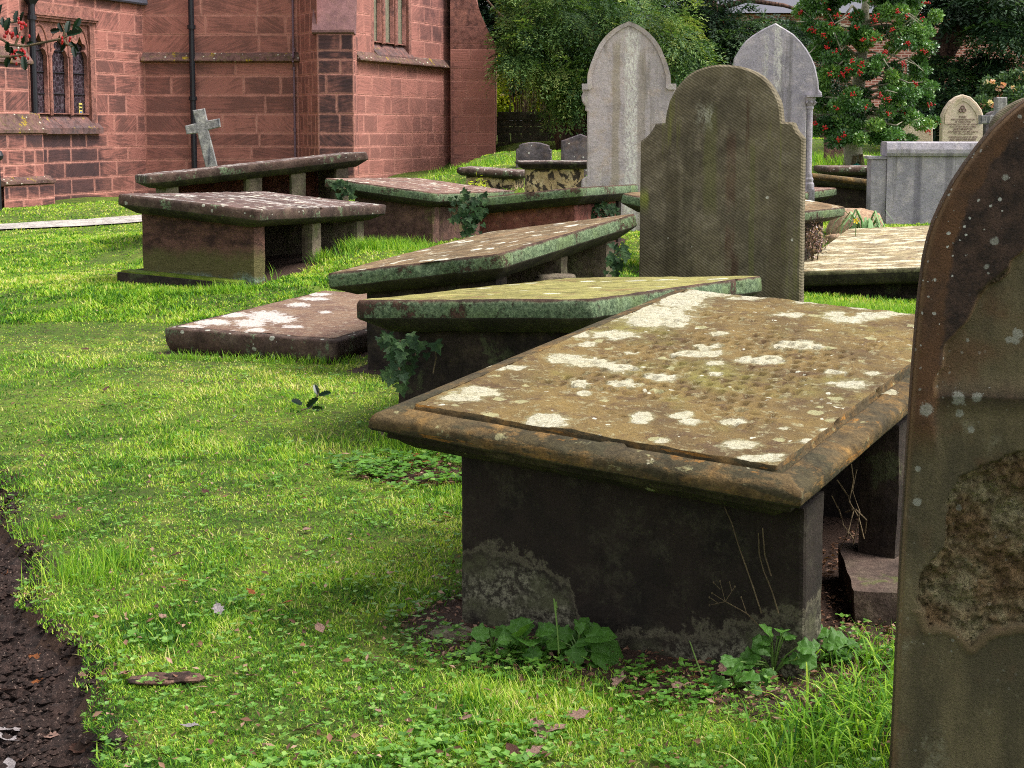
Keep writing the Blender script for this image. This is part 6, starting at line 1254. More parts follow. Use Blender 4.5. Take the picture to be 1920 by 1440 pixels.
# ------------------------------------------------------------------ ground sheet
def axis(segs):
    out = []
    for a, b, st in segs: out.append(np.arange(a, b, st))
    out.append(np.array([segs[-1][1]])); return np.concatenate(out)
gx = axis([(-400, -60, 40), (-60, -14, 3), (-14, -3, .35), (-3, 4.5, .055), (4.5, 14, .35), (14, 60, 3), (60, 400, 40)])
gy = axis([(-60, -6, 4), (-6, 1.5, .5), (1.5, 13, .06), (13, 32, .3), (32, 70, 2), (70, 600, 40)])
GX, GY = np.meshgrid(gx, gy); gxf, gyf = GX.ravel(), GY.ravel()
def gh_big(x, y):
    out = np.empty(len(x))
    for i in range(0, len(x), 20000): out[i:i+20000] = gh(x[i:i+20000], y[i:i+20000])
    return out
GZ = gh_big(gxf, gyf); bedm = in_bed(gxf, gyf).astype(float); GZ = GZ - .09*bedm + .006*fbm(gxf*7, gyf*7, 0, 3, 4)*(gyf < 14)
fp = footprint(gxf, gyf, .02)
# bare earth: strips round the tombs
TB = EXCL[0]
def tomb_local(x, y, E_): c, s_ = math.cos(-E_[2]), math.sin(-E_[2]); return (x-E_[0])*c - (y-E_[1])*s_, (x-E_[0])*s_ + (y-E_[1])*c
def bare_f(x, y):
    b = np.zeros(np.shape(x))
    for k, (cx, cy, yw, hx, hy) in enumerate(EXCL[:13]):
        u, w = tomb_local(x, y, (cx, cy, yw)); d = np.maximum(np.abs(u)-hx, np.abs(w)-hy); b = np.maximum(b, smooth(.10 if k else .14, -.02, d))
    u, w = tomb_local(x, y, TB); b = np.maximum(b, .8*smooth(1.50, 1.12, -w + .18*fbm(x*5, y*5, 0, 3, 91))*smooth(-.25, .02, u + .35)*(w < 0)*(u < .9)*smooth(1.25, .9, np.abs(w)))
    b = np.maximum(b, smooth(.30, .05, np.hypot((x+.33)/1.3, y-5.45))*.9)
    return b
bare = bare_f(gxf, gyf); bare = np.maximum(bare, smooth(.12, .0, gxf - bed_edge(gyf))*(gxf < bed_edge(gyf)+.15)*(gyf < 7.5)*(gxf > -4))
worn = smooth(16, 26, gyf)*smooth(1, 3, gxf+0*gyf)*.35
ny_, nx_ = GX.shape; idx = np.arange(nx_*ny_).reshape(ny_, nx_)
gr = mk('ground', np.stack([gxf, gyf, GZ], 1), np.stack([idx[:-1, :-1].ravel(), idx[:-1, 1:].ravel(), idx[1:, 1:].ravel(), idx[1:, :-1].ravel()], 1), M['ground'], attrs=dict(bare=bare, worn=worn), smooth_=True); tag(gr, kind='structure')
# soil bed
sx = np.arange(-3.2, -.55, .012); sy = np.arange(2.2, 7.5, .014); SX, SY = np.meshgrid(sx, sy); x, y = SX.ravel(), SY.ravel(); e = bed_edge(y) - x
cl = fbm(x*12, y*12, 0, 4, 3, .6); z = gh_big(x, y) - .07 + .030*cl + .035*np.maximum(0, fbm(x*26, y*26, 0, 4, 9, .65)) - .10*smooth(.0, -.10, e) + .02*smooth(.12, .0, e)
ny_, nx_ = SX.shape; idx = np.arange(nx_*ny_).reshape(ny_, nx_); so = mk('soil_bed', np.stack([x, y, z], 1), np.stack([idx[:-1, :-1].ravel(), idx[:-1, 1:].ravel(), idx[1:, 1:].ravel(), idx[1:, :-1].ravel()], 1), M['soil'], smooth_=True); tag(so, kind='structure')
m = MB(); oc = [(1, 0, 0), (0, 1, 0), (-1, 0, 0), (0, -1, 0), (0, 0, 1), (0, 0, -1)]; of_ = [(0, 1, 4), (1, 2, 4), (2, 3, 4), (3, 0, 4), (1, 0, 5), (2, 1, 5), (3, 2, 5), (0, 3, 5)]
for k in range(5200):
    yy = rng.uniform(2.7, 5.6); xx = bed_edge(yy) + .03 - abs(rng.normal())*.28; s_ = rng.uniform(.003, .011)*(1 if k % 9 else 2.0); pass
    m.v.append((xx, yy, s_))
cl_ = np.array(m.v); m.v = []; zc = gh_big(cl_[:, 0], cl_[:, 1]) - .06 + .03*fbm(cl_[:, 0]*12, cl_[:, 1]*12, 0, 4, 3, .6) + .055*smooth(-.03, .03, cl_[:, 0]-bed_edge(cl_[:, 1]))
for (xx, yy, s_), z_ in zip(cl_, zc):
    a_ = rng.uniform(.6, 1.3, (6, 1)); m.add(np.array(oc)*a_*s_*np.array([1.2, 1, .8]) + np.array([xx, yy, z_+s_*.3]), of_)
tag(m.build('soil_clods', M['soil']), kind='stuff')
# path
V, Fc = [], []; pp = []
for (ax, ay), (bx, by) in zip(PATH[:-1], PATH[1:]):
    for t in np.linspace(0, 1, 14)[:-1]: pp.append((ax+(bx-ax)*t, ay+(by-ay)*t))
pp.append(PATH[-1])
for i, (x, y) in enumerate(pp):
    a = np.array(pp[min(i+1, len(pp)-1)]) - np.array(pp[max(i-1, 0)]); a = a/np.hypot(*a); w = np.interp(x, [-7, -5, -3], [.50, .32, .25])
    for s_ in (-1, 1): q = np.array([x, y]) + s_*w*np.array([-a[1], a[0]]); V.append((q[0], q[1], gz(*q)+.02))
for i in range(len(pp)-1): Fc.append((2*i, 2*i+2, 2*i+3, 2*i+1))
tag(mk('path', V, Fc, M['path']), kind='structure')
# ------------------------------------------------------------------ grass
def sample(n, y0, y1, p, margin=.6, xlo=-99, xhi=99):
    u = rng.uniform(0, 1, n); Y = (y0**(1-p) + u*(y1**(1-p) - y0**(1-p)))**(1/(1-p)); X = rng.uniform(-1, 1, n)*(.345*Y + margin); return X, Y
def ok(x, y, edge=0.0):
    m = (~footprint(x, y, -.01)) & (~(in_bed(x, y) & (x < bed_edge(y) - .015))) & (path_d(x, y) > np.interp(x, [-7, -5, -3], [.48, .29, .22]))
    m &= ~((y > 25.4) & (x < -6)) & ~((y > 30) & (x < -1)) & ~((y > w1a[1]) & (x < w1a[0] + (y-w1a[1])*.37 + .05))
    return m
def gzs(x, y): return gh_big(x, y) + .006*fbm(x*7, y*7, 0, 3, 4)*(y < 14)
def grass(n, y0, y1, p, hmin, hmax, wid, name, label, lean=.95, sel=None, margin=.6, tint=0.0, dens=True):
    x, y = sample(n, y0, y1, p, margin); m = ok(x, y); 
    if sel is not None: m &= sel(x, y)
    x, y = x[m], y[m]; b = bare_f(x, y); m = rng.uniform(0, 1, len(x)) > b*1.02; x, y = x[m], y[m]
    if dens: m = rng.uniform(0, 1, len(x)) < .80 + .9*fbm(x*6, y*6, 0, 4, 30); x, y = x[m], y[m]
    N = len(x); P = np.stack([x, y, gzs(x, y) + .001], 1); a = rng.uniform(0, 2*math.pi, N); le = rng.uniform(.2, 1.5, N)*lean*(1 + .8*fbm(x*4, y*4, 0, 2, 33)); D = np.stack([np.cos(a)*le, np.sin(a)*le, np.ones(N)], 1)
    tuft = np.clip(.55 + 1.1*fbm(x*2.2, y*2.2, 0, 4, 12), .35, 1.6); ln = rng.uniform(hmin, hmax, N)*tuft; w = wid(y)*rng.uniform(.7, 1.3, N)
    t = np.clip(.52 + tint + .40*fbm(x*.8, y*.8, 0, 3, 17) + .5*fbm(x*7, y*7, 0, 3, 19) + rng.normal(size=N)*.24 - .10 + .014*np.clip(y-3, 0, 12), 0, 1)
    Up = np.stack([np.cos(a+1.3), np.sin(a+1.3), np.zeros(N)], 1)
    S_ = np.cross(D, Up); o = leaves(P, D, np.stack([np.cos(a+math.pi/2)*.0+np.sin(a)*0, np.zeros(N), np.zeros(N)], 1) + np.stack([-np.cos(a), -np.sin(a), .0*a], 1), ln, w, t, name, M['grass'], shape='blade')
    return tag(o, kind='stuff')
grass(560000, 2.2, 9.5, 1.9, .012, .032, lambda y: .0013 + .00046*y, 'lawn_grass', None)
grass(330000, 9.5, 31, 2.2, .022, .05, lambda y: .00085*y, 'lawn_grass', None, margin=1.0)
grass(24000, 2.2, 8, 1.7, .03, .065, lambda y: .0016 + .0005*y, 'tall_grass_blades', None, lean=.9, sel=lambda x, y: fbm(x*1.6, y*1.6, 0, 3, 55) > .12, dens=False)
grass(26000, 2.4, 9, 1.8, .02, .05, lambda y: .0014 + .0004*y, 'dry_grass_straw', None, lean=2.2, tint=.42, dens=False)
# long grass round stones: (list of patches cx,cy,rx,ry,h,n)
def patch_grass(name, patches, wid=.0032, lean=.8, tint=-.04):
    X, Y_, Hh = [], [], []
    for cx, cy, rx_, ry_, h, n in patches: X.append(cx + rng.normal(size=n)*rx_*.5); Y_.append(cy + rng.normal(size=n)*ry_*.5); Hh.append(rng.uniform(.4, 1.1, n)*h)
    x, y, h = np.concatenate(X), np.concatenate(Y_), np.concatenate(Hh); m = ok(x, y); x, y, h = x[m], y[m], h[m]; N = len(x); a = rng.uniform(0, 2*math.pi, N); le = rng.uniform(.1, 1, N)*lean
    P = np.stack([x, y, gzs(x, y)-.005], 1); D = np.stack([np.cos(a)*le, np.sin(a)*le, np.ones(N)], 1); t = np.clip(.5+tint+rng.normal(size=N)*.18, 0, 1)
    tag(leaves(P, D, np.stack([-np.cos(a), -np.sin(a), 0*a], 1), h, wid*(.4+y/12)*rng.uniform(.7, 1.3, N), t, name, M['grass'], shape='blade'), kind='stuff')
PG = []
for px, py, rx_, ry_, h, n in [(505,512,.16,.14,.16,500),(540,500,.2,.14,.10,500),(590,490,.2,.12,.12,500),(640,472,.25,.12,.14,600),(690,470,.2,.15,.13,500),(740,465,.3,.2,.12,700),(470,530,.15,.12,.13,400),(430,548,.2,.1,.10,400),(300,553,.4,.06,.07,500),(780,470,.3,.2,.09,400)]:
    p = gp(px, py); PG.append((p[0], p[1], rx_, ry_, h, n))
for k in range(12): PG.append((-2.1+.11*k, 8.25-.02*k, .08, .05, .065, 70))
for k in range(22): PG.append((1.75+.10*k, 10.0+rng.uniform(-.5, .35), .22, .3, .12, 380))
for k in range(14): x_ = 1.5+.13*k; PG.append((x_, 8.9 + rng.uniform(-.4, .3), .2, .3, .13, 300))
for px, py, h, n in [(1665,1330,.06,110),(1640,1300,.05,80),(1600,1340,.05,80),(1560,1370,.045,80),(1500,1400,.045,80),(1640,1400,.055,120),(1430,1420,.07,160),(1350,1410,.06,140),(1680,1250,.10,120),(740,830,.09,200),(800,850,.09,160),(720,850,.07,150),(150,1090,.10,260),(200,1060,.09,220),(90,1000,.07,200),(170,1160,.05,120)]:
    p = gp(px, py); PG.append((p[0], p[1], .13, .12, h, n))
for k in range(40): PG.append((rng.uniform(2.6, 8.5), rng.uniform(17, 24.5), .7, .6, .22, 260))
for k in range(10): PG.append((rng.uniform(-.9, .4), rng.uniform(20, 26.5), .5, .6, .15, 200))
patch_grass('long_grass', PG)
# broad leaved little weeds and clover in the lawn
def clover(n, y0, y1, size, name, sel, tint=.5):
    x, y = sample(n, y0, y1, 1.8, .2); m = ok(x, y) & sel(x, y); x, y = x[m], y[m]; N = len(x); k = 4; a0 = rng.uniform(0, 2*math.pi, N)
    P = np.repeat(np.stack([x, y, gzs(x, y)+rng.uniform(.008, .028, N)], 1), k, 0); a = (a0[:, None] + np.arange(k)*2*math.pi/k + rng.normal(size=(N, k))*.3).ravel(); D = np.stack([np.cos(a), np.sin(a), rng.uniform(.0, .5, N*k)], 1); s_ = np.repeat(size*rng.uniform(.5, 1.2, N), k)
    tag(leaves(P, D, np.tile([0, 0, 1.0], (N*k, 1)) + rng.normal(size=(N*k, 3))*.2, s_, s_*.8, np.clip(tint+rng.normal(size=N*k)*.2, 0, 1), name, M['clover'], fold=.12), kind='stuff')
clover(9000, 2.8, 9, .017, 'clover_leaves', lambda x, y: (fbm(x*2.3, y*2.3, 0, 3, 71) > .19) & (fbm(x*9, y*9, 0, 2, 72) > -.1))
clover(4500, 2.8, 9, .013, 'lawn_weed_leaves', lambda x, y: x > -9, .55)
clover(9000, 2.8, 6, .015, 'ground_cover_leaves', lambda x, y: (bare_f(x, y) > .25) & (bare_f(x, y) < .97) & (fbm(x*6, y*6, 0, 2, 77) > .05), .35)
p_ = gp(790, 880)
clover(9000, 4.0, 6.5, .028, 'creeping_ground_cover', lambda x, y: np.hypot((x-p_[0])/1.25, (y-p_[1])*1.0) < .30 + .08*fbm(x*9, y*9, 0, 2, 3), .3)
# litter of twigs and leaf scraps on the bare earth
def litter(n, cx, cy, rx_, ry_, name, sz=.02):
    x = cx + rng.uniform(-1, 1, n)*rx_; y = cy + rng.uniform(-1, 1, n)*ry_; m = ~in_bed(x, y) & ((bare_f(x, y) > .3)) & ~footprint(x, y, -.25); x, y = x[m], y[m]; N = len(x); P = np.stack([x, y, gzs(x, y)+rng.uniform(0, .012, N)], 1); a = rng.uniform(0, 6.28, N)
    tag(leaves(P, np.stack([np.cos(a), np.sin(a), rng.uniform(-.1, .35, N)], 1), np.tile([0, 0, 1.0], (N, 1))+rng.normal(size=(N, 3))*.5, sz*rng.uniform(.4, 1.6, N), sz*rng.uniform(.2, .7, N), rng.uniform(0, .6, N), name, M['dead']), kind='stuff')
litter(14000, .5, 3.4, 1.2, 1.2, 'leaf_litter', .016); litter(2500, -.33, 5.45, .5, .4, 'leaf_litter', .022); litter(5000, 1.3, 5.0, .9, 1.5, 'leaf_litter', .018)
def scraps(n):
    x, y = sample(n, 2.7, 16, 1.9, .3); m = ok(x, y); x, y = x[m], y[m]; N = len(x); a = rng.uniform(0, 6.28, N)
    tag(leaves(np.stack([x, y, gzs(x, y)+rng.uniform(.008, .024, N)], 1), np.stack([np.cos(a), np.sin(a), rng.uniform(-.2, .5, N)], 1), np.tile([0, 0, 1.0], (N, 1))+rng.normal(size=(N, 3))*.5, .017*rng.uniform(.4, 1.7, N), .010*rng.uniform(.5, 1.4, N), rng.uniform(0, .8, N), 'leaf_scraps', M['dead']), kind='stuff')
scraps(2600)
def arching():
    X, Y_ = [], []
    for px, py, n in [(1650,1330,110),(1600,1360,80),(1560,1390,70),(1500,1400,50),(1640,1400,110),(1440,1420,40),(1660,1260,60)]:
        p = gp(px, py); X.append(p[0]+rng.normal(size=n)*.07); Y_.append(p[1]+rng.normal(size=n)*.06)
    x, y = np.concatenate(X), np.concatenate(Y_); m = ok(x, y); x, y = x[m], y[m]; N = len(x); a = rng.uniform(0, 6.28, N); L_ = rng.uniform(.06, .15, N); sp = rng.uniform(.3, .9, N); V = []; Fc = []; tt = []
    z0 = gzs(x, y)
    for i in range(N):
        d = np.array([math.cos(a[i]), math.sin(a[i]), 0]); s_ = np.array([-d[1], d[0], 0]); b = len(V)
        for t, w in ((0, .0016), (.35, .0022), (.7, .0016), (1, .0004)):
            c = np.array([x[i], y[i], z0[i]]) + d*sp[i]*L_[i]*t**1.6 + np.array([0, 0, L_[i]*(1.5*t - .85*t*t)*(1-.3*sp[i])]); V += [c - s_*w, c + s_*w]; tt += [0, 0]
        tt[-8:] = [np.clip(.42+rng.normal()*.2, 0, 1)]*8
        for k in range(3): q = b+2*k; Fc.append((q, q+1, q+3, q+2))
    tag(mk('arching_grass', V, Fc, M['grass'], attrs=dict(tint=tt)), kind='stuff')
arching()
# single fallen leaves
def dleaf(kind):
    m = MB(); o = {0: [(0, .02), (.12, .18), (.3, .2), (.36, .36), (.5, .22), (.66, .3), (.76, .14), (1, 0)], 1: [(0, .01), (.25, .24), (.55, .28), (.8, .15), (1, 0)]}[kind]
    for sg in (1, -1):
        n = len(o); pts = [(x-.5, sg*y, .16*abs(y)*1.6 + .22*(x-.5)**2 + .03*math.sin(9*x+sg)) for x, y in o]; mid = [(x-.5, 0, .22*(x-.5)**2) for x, y in o]; m.add(pts+mid, [(i, i+1, n+i+1, n+i) for i in range(n-1)])
    m.tube([(-.5, 0, .06), (-.72, .04, .02)], .012, 4); return m
M['dead_a'] = stone('fallen_leaf_pinkish', [S(176, 146, 134), S(150, 116, 104), S(120, 86, 70)], [], grain=.1, big=30); M['dead_b'] = stone('fallen_leaf_orange_brown', [S(168, 98, 50), S(128, 78, 46), S(96, 62, 42)], [], grain=.1, big=30)
M['dead_c'] = stone('fallen_leaf_silver', [S(172, 166, 168), S(148, 140, 142), S(128, 110, 108)], [], grain=.1, big=30); M['dead_d'] = stone('fallen_leaf_dark', [S(92, 62, 50), S(70, 46, 40), S(110, 80, 66)], [], grain=.1, big=30)
protos = {}
def put_leaf(px, py, size, kd, mt_, soil):
    key = (kd, mt_, soil); p = gp(px, py)
    if key not in protos:
        o = dleaf(kd).build('fallen_leaf', M[mt_]); protos[key] = o
    else: o = protos[key].copy(); COL.objects.link(o)
    look = {'dead_a': 'pinkish brown', 'dead_b': 'rusty orange', 'dead_c': 'silvery grey', 'dead_d': 'dark brown'}[mt_]; shp = {0: 'lobed', 1: 'oval'}[kd]
    where = {'soil': 'on the dark soil bed', 'lawn': 'in the short lawn grass', 'foot': 'on the earth at the foot of the nearest tomb'}[soil]
    o.location = (p[0], p[1], p[2] + (-.055 if soil == 'soil' else .016)); o.scale = (size*1.12,)*3; o.rotation_euler = (rnd.uniform(-.4, .4), rnd.uniform(-.4, .4), rnd.uniform(0, 6.28)); tag(o, f'{look} {shp} fallen leaf {where}', 'fallen leaf', f'{look} {shp} leaves fallen {where}')
for a in [(35,1205,.05,0,'dead_a'),(62,1195,.05,0,'dead_b'),(15,1252,.05,0,'dead_a'),(60,1243,.05,1,'dead_b'),(20,1325,.055,0,'dead_c'),(10,1340,.06,0,'dead_c'),(92,1335,.045,0,'dead_a'),(45,1375,.055,1,'dead_a'),(15,1390,.05,1,'dead_c'),(75,1415,.05,1,'dead_a'),(118,1430,.045,0,'dead_a'),(6,1045,.045,0,'dead_b'),(85,1275,.03,1,'dead_a'),(12,1425,.05,0,'dead_b'),(110,1205,.03,1,'dead_d'),(145,1360,.05,0,'dead_d')]: put_leaf(*a, 'soil')
for a in [(112,980,.05,0,'dead_d'),(305,1168,.035,0,'dead_a'),(255,1040,.035,1,'dead_d'),(330,1050,.04,0,'dead_d'),(235,1275,.045,0,'dead_a'),(355,1375,.04,0,'dead_c'),(570,1380,.045,0,'dead_a'),(470,1280,.04,0,'dead_a'),(410,1155,.045,0,'dead_c'),(575,1002,.035,1,'dead_a'),(610,1020,.03,0,'dead_c'),(132,915,.03,1,'dead_a'),(385,930,.035,0,'dead_d'),(705,1345,.035,0,'dead_a'),(600,1190,.04,1,'dead_a'),(835,978,.04,0,'dead_b'),(830,1095,.03,0,'dead_a'),(200,735,.05,1,'dead_d'),(160,660,.05,0,'dead_d'),(470,1120,.03,0,'dead_b'),(345,1100,.03,1,'dead_b'),(540,1140,.03,1,'dead_b'),(875,1360,.04,1,'dead_a'),(1015,1385,.055,0,'dead_a'),(1045,1380,.045,0,'dead_a'),(1000,1425,.045,0,'dead_a'),(960,1420,.04,1,'dead_d'),(440,790,.03,1,'dead_c'),(60,1100,.035,1,'dead_c')]: put_leaf(*a, 'lawn')
for a in [(760,868,.05,0,'dead_a'),(780,862,.05,0,'dead_b'),(745,870,.045,1,'dead_a'),(800,875,.05,0,'dead_b'),(770,880,.05,1,'dead_b'),(1085,1355,.05,0,'dead_a'),(940,1235,.04,1,'dead_a'),(1010,1210,.035,0,'dead_a'),(1160,1290,.05,0,'dead_a'),(1210,1310,.04,0,'dead_d'),(1270,1300,.04,1,'dead_a'),(1330,1300,.045,0,'dead_b'),(1360,1270,.045,0,'dead_a'),(1400,1290,.04,0,'dead_d'),(1235,1275,.035,1,'dead_b'),(1100,1250,.035,0,'dead_d'),(1450,1310,.04,1,'dead_a')]: put_leaf(*a, 'foot')
# piece of bark on the lawn, sprig
p = gp(315, 1281); rock('bark_piece', 'flaky dark piece of bark lying in the near lawn', (p[0], p[1], p[2]+.012), .085, .028, .010, M['bark'], 31, 'bark piece', .3, .1, None, .6)
p = gp(575, 772); r_ = empty('holly_sprig', p); tag(r_, 'small fallen sprig of dark green holly standing in the lawn', 'holly sprig'); m = MB(); k = p[1]/F
for x, y, dx, dy, L_ in [(-10,12,-14,6,26),(2,8,10,10,30),(-14,2,-6,-14,24),(22,32,-6,14,22),(24,30,14,4,24),(10,6,16,-2,22)]: leaf_into(m, np.array([x*k, rnd.uniform(-.01, .01), y*k]), (dx, rnd.uniform(-8, 8), dy), (rnd.uniform(-.5, .5), -1, .6), L_*k)
m.build('leaves', M['holly_near'], r_); m = MB(); m.tube([np.array([-14, 0, 2])*k, np.array([8, 0, 8])*k, np.array([22, 0, 32])*k, np.array([24, 0, 40])*k], .0035, 5); m.build('twig', M['twig'], r_)
# lobed weeds at the foot of the nearest tomb
def lobed(mb, base, d, nrm, L_, teeth=7, m=0):
    d = np.array(d, float); d /= np.linalg.norm(d); s_ = np.cross(d, nrm); s_ /= np.linalg.norm(s_)+1e-9; u = np.cross(s_, d); o = []
    for k in range(teeth*2+1):
        t = k/(teeth*2); r_ = .62*math.sin(math.pi*min(1, .10+t*.92))**.7; r_ *= (1 + .10*(k % 2)) * (1 + .14*math.cos(5*math.pi*t)); o.append((t*1.02 - .12*math.sin(math.pi*t*1.0)*(1-t), r_*.86))
    o[0] = (-.10, .22)
    for sg in (1, -1):
        pts = [base + L_*(d*x + s_*sg*y + u*(.30*y*y - .22*x*x + .025*math.sin(14*x+3*sg))) for x, y in o]; mid = [base + L_*(d*x - u*.22*x*x) for x, y in o]; mid[0] = base; n = len(o); half = [(a*.45+b_*.55) + L_*u*.02 for a, b_ in zip(pts, mid)]
        mb.add(pts + half + mid, [(i, i+1, n+i+1, n+i) for i in range(n-1)] + [(n+i, n+i+1, 2*n+i+1, 2*n+i) for i in range(n-1)], m)
def m_weed():
    g = G('weed_leaf_solid'); v = g.robj(); c = g.mix(g.noise(v, 14, 4), S(44, 82, 32), S(84, 126, 46)); t = g.vor(g.mp(v, (50, 50, 50)), 1, 'DISTANCE_TO_EDGE'); c = g.mix(g.math('MULTIPLY', g.step(t.outputs['Distance'], .0, .06), 1.0), S(88, 124, 66), c); g.b.inputs['Specular IOR Level'].default_value = .22
    g.fin(c, .5, g.bump(g.noise(v, 60, 4), .5, .004)); tr = g.n('ShaderNodeBsdfTranslucent'); tr.inputs['Color'].default_value = S(120, 170, 50); mx = g.n('ShaderNodeMixShader'); mx.inputs[0].default_value = .25
    g.nt.links.new(g.b.outputs[0], mx.inputs[1]); g.nt.links.new(tr.outputs[0], mx.inputs[2]); g.nt.links.new(mx.outputs[0], g.out.inputs[0]); return g.mat
M['weed_leaf'] = m_weed()
def weed(label, root_px, lv, Yoff=0.0):
    p = gp(*root_px); r_ = empty('weed_plant', p); tag(r_, label, 'weed', 'weeds at the foot of the nearest tomb'); m = MB(); st = MB()
    for x, y, dx, dy, L_ in [(a + rnd.uniform(-16, 16)*j, b + rnd.uniform(-10, 14)*j, c + rnd.uniform(-14, 14)*j, d_ + rnd.uniform(-14, 14)*j, e_*(.92 - .36*j*rnd.random())) for j in (0, 1, 1) for a, b, c, d_, e_ in lv]:
        Y = p[1] + rnd.uniform(-.06, .04); q = at(x, y, Y) - p; k = Y/F; d = np.array([dx, rnd.gauss(-4, 16), -dy*.6]); lobed(m, q, d, (rnd.uniform(-.6, .6), rnd.uniform(-1.1, -.2), 1.0), L_*k*1.0); st.tube([(0, 0, 0), q*.5 + (0, 0, .012), q], .0018, 4)
    m.build('leaves', M['weed_leaf'], r_); st.build('stems', M['stemgreen'], r_)
M['stemgreen'] = simple('green_stem', S(110, 140, 70), .5)
weed('leafy weed with pale green lobed leaves at the left foot of the nearest tomb', (925,1225), [(930,1195,20,-16,44),(915,1188,-20,-6,36),(955,1185,16,-18,36),(900,1212,-24,8,26),(940,1212,14,14,24),(885,1222,-18,6,22),(905,1228,-6,10,20)])
weed('weed with several broad lobed leaves under the stained end slab', (990,1230), [(985,1200,10,-26,52),(960,1205,-22,-6,34),(1010,1195,20,-24,44),(985,1222,-8,26,40),(1012,1250,-20,18,46),(1025,1242,20,14,40),(975,1205,-10,-14,30)])
weed('largest weed, its biggest crinkled leaf spread flat against the dark end slab', (1085,1235), [(1100,1195,30,-12,62),(1110,1222,40,14,84),(1090,1198,-30,4,36),(1060,1190,-30,2,40),(1085,1180,10,-24,34),(1070,1218,10,24,50),(1150,1255,30,16,44),(1165,1262,26,6,34),(1050,1240,14,-2,30)])
weed('weed with light green lobed leaves at the right foot of the nearest tomb', (1450,1265), [(1440,1210,-26,-6,42),(1455,1190,-14,-16,36),(1470,1195,18,-14,34),(1420,1230,-30,6,40),(1470,1225,20,-8,50),(1500,1215,24,-14,42),(1440,1262,-16,22,40),(1500,1235,26,6,38),(1400,1245,-30,8,34)])
weed('tall thin stemmed weed with spread leaves right of the nearest tomb corner', (1540,1240), [(1500,1175,-20,-8,40),(1520,1185,26,-12,40),(1545,1200,26,-4,46),(1560,1220,26,2,44),(1510,1215,-20,4,34),(1575,1235,22,12,36),(1530,1235,-18,16,34),(1590,1210,20,-6,30)])
weed('low weed of small leaves between the near tomb and the long grass', (1380,1290), [(1360,1275,-26,4,40),(1395,1268,22,-8,36),(1370,1255,-8,-18,34),(1345,1290,-24,6,28),(1410,1290,22,6,30)])
def stalks():
    p = gp(1048, 1250); r_ = empty('grass_stalk', p); tag(r_, 'single upright pale grass stalk with purple base before the end slab', 'grass stalk'); m = MB(); q = [at(1048, 1225, p[1])-p, at(1045, 1180, p[1])-p, at(1040, 1130, p[1])-p]; m.tube(q, [.0022, .0018, .003], 5); q2 = at(1039, 1128, p[1])-p
    for j in range(14): t = j/14; c = q[1]*(1-t)*.55 + q[2]*(t*.45+.55); m.tube([c, c + np.array([rnd.uniform(-.006, .006), 0, .012])], [.002, .0006], 4)
    m.build('stalk', M['stemgreen'], r_)
    p = gp(1325, 1290); r_ = empty('grass_stalk', p); tag(r_, 'thin leaning green stalk left of the right-hand weeds', 'grass stalk'); m = MB(); m.tube([(0, 0, 0), at(1308, 1245, p[1])-p, at(1293, 1202, p[1])-p], [.002, .0018, .001], 5); m.build('stalk', M['stemgreen'], r_)
    p = gp(1470, 1245); r_ = empty('dry_seed_stalk', p); tag(r_, 'dry branching seed stalk arching across the dark end slab', 'seed stalk'); m = MB(); Y = p[1]-.06; A = lambda x, y: at(x, y, Y)-p
    m.tube([A(1470,1225), A(1440,1190), A(1400,1150), A(1360,1128)], [.0016, .0014, .0012, .001], 4)
    for a in [(1360,1128,1330,1135),(1360,1128,1335,1112),(1360,1128,1350,1090),(1350,1105,1338,1092),(1360,1128,1378,1100),(1345,1130,1330,1120),(1372,1108,1368,1092),(1400,1150,1390,1120)]: m.tube([A(a[0], a[1]), A(a[2], a[3])], [.0009, .0006], 4); c = A(a[2], a[3]); m.tube([c-(0,0,.003), c, c+(0,0,.003)], [.0006, .0022, .0006], 5)
    m.build('stalk', M['twig'], r_)
    c_, s_ = math.cos(R(YB)), math.sin(R(YB)); n = np.array([s_, -c_, 0]); P0 = np.array([PB[0], PB[1], 0]) + np.array([-s_, c_, 0])*(-.80)
    base = onplane(1430, 1180, P0, n); r_ = empty('dry_vine', base); tag(r_, 'thin dry creeper stems hanging down the face of the end slab', 'creeper'); m = MB()
    for pts in [[(1358,950),(1372,980),(1384,1020),(1398,1060),(1412,1100),(1428,1150)], [(1422,1000),(1424,1040),(1432,1070),(1448,1110),(1460,1150)], [(1430,990),(1434,1040),(1446,1080)]]: m.tube([onplane(x, y, P0, n)-base for x, y in pts], .0016, 4)
    m.build('stem', M['twig'], r_)
    base = at(1600, 1000, 3.95); r_ = empty('dry_vine', base); tag(r_, 'tangle of reddish dry roots in the dark gap right of the nearest tomb', 'creeper'); m = MB()
    for pts in [[(1560,930),(1575,960),(1582,985),(1600,1010)], [(1596,870),(1600,900),(1592,940),(1610,970),(1620,1010)], [(1570,900),(1590,930),(1600,960),(1590,1000),(1570,1040)], [(1606,880),(1598,920),(1612,960),(1600,1020)], [(1585,960),(1605,955),(1625,975),(1622,1000)]]: m.tube([at(x, y, 3.95+rnd.uniform(-.03, .05))-base for x, y in pts], .002, 4)
    m.build('stem', M['twig'], r_)
stalks()
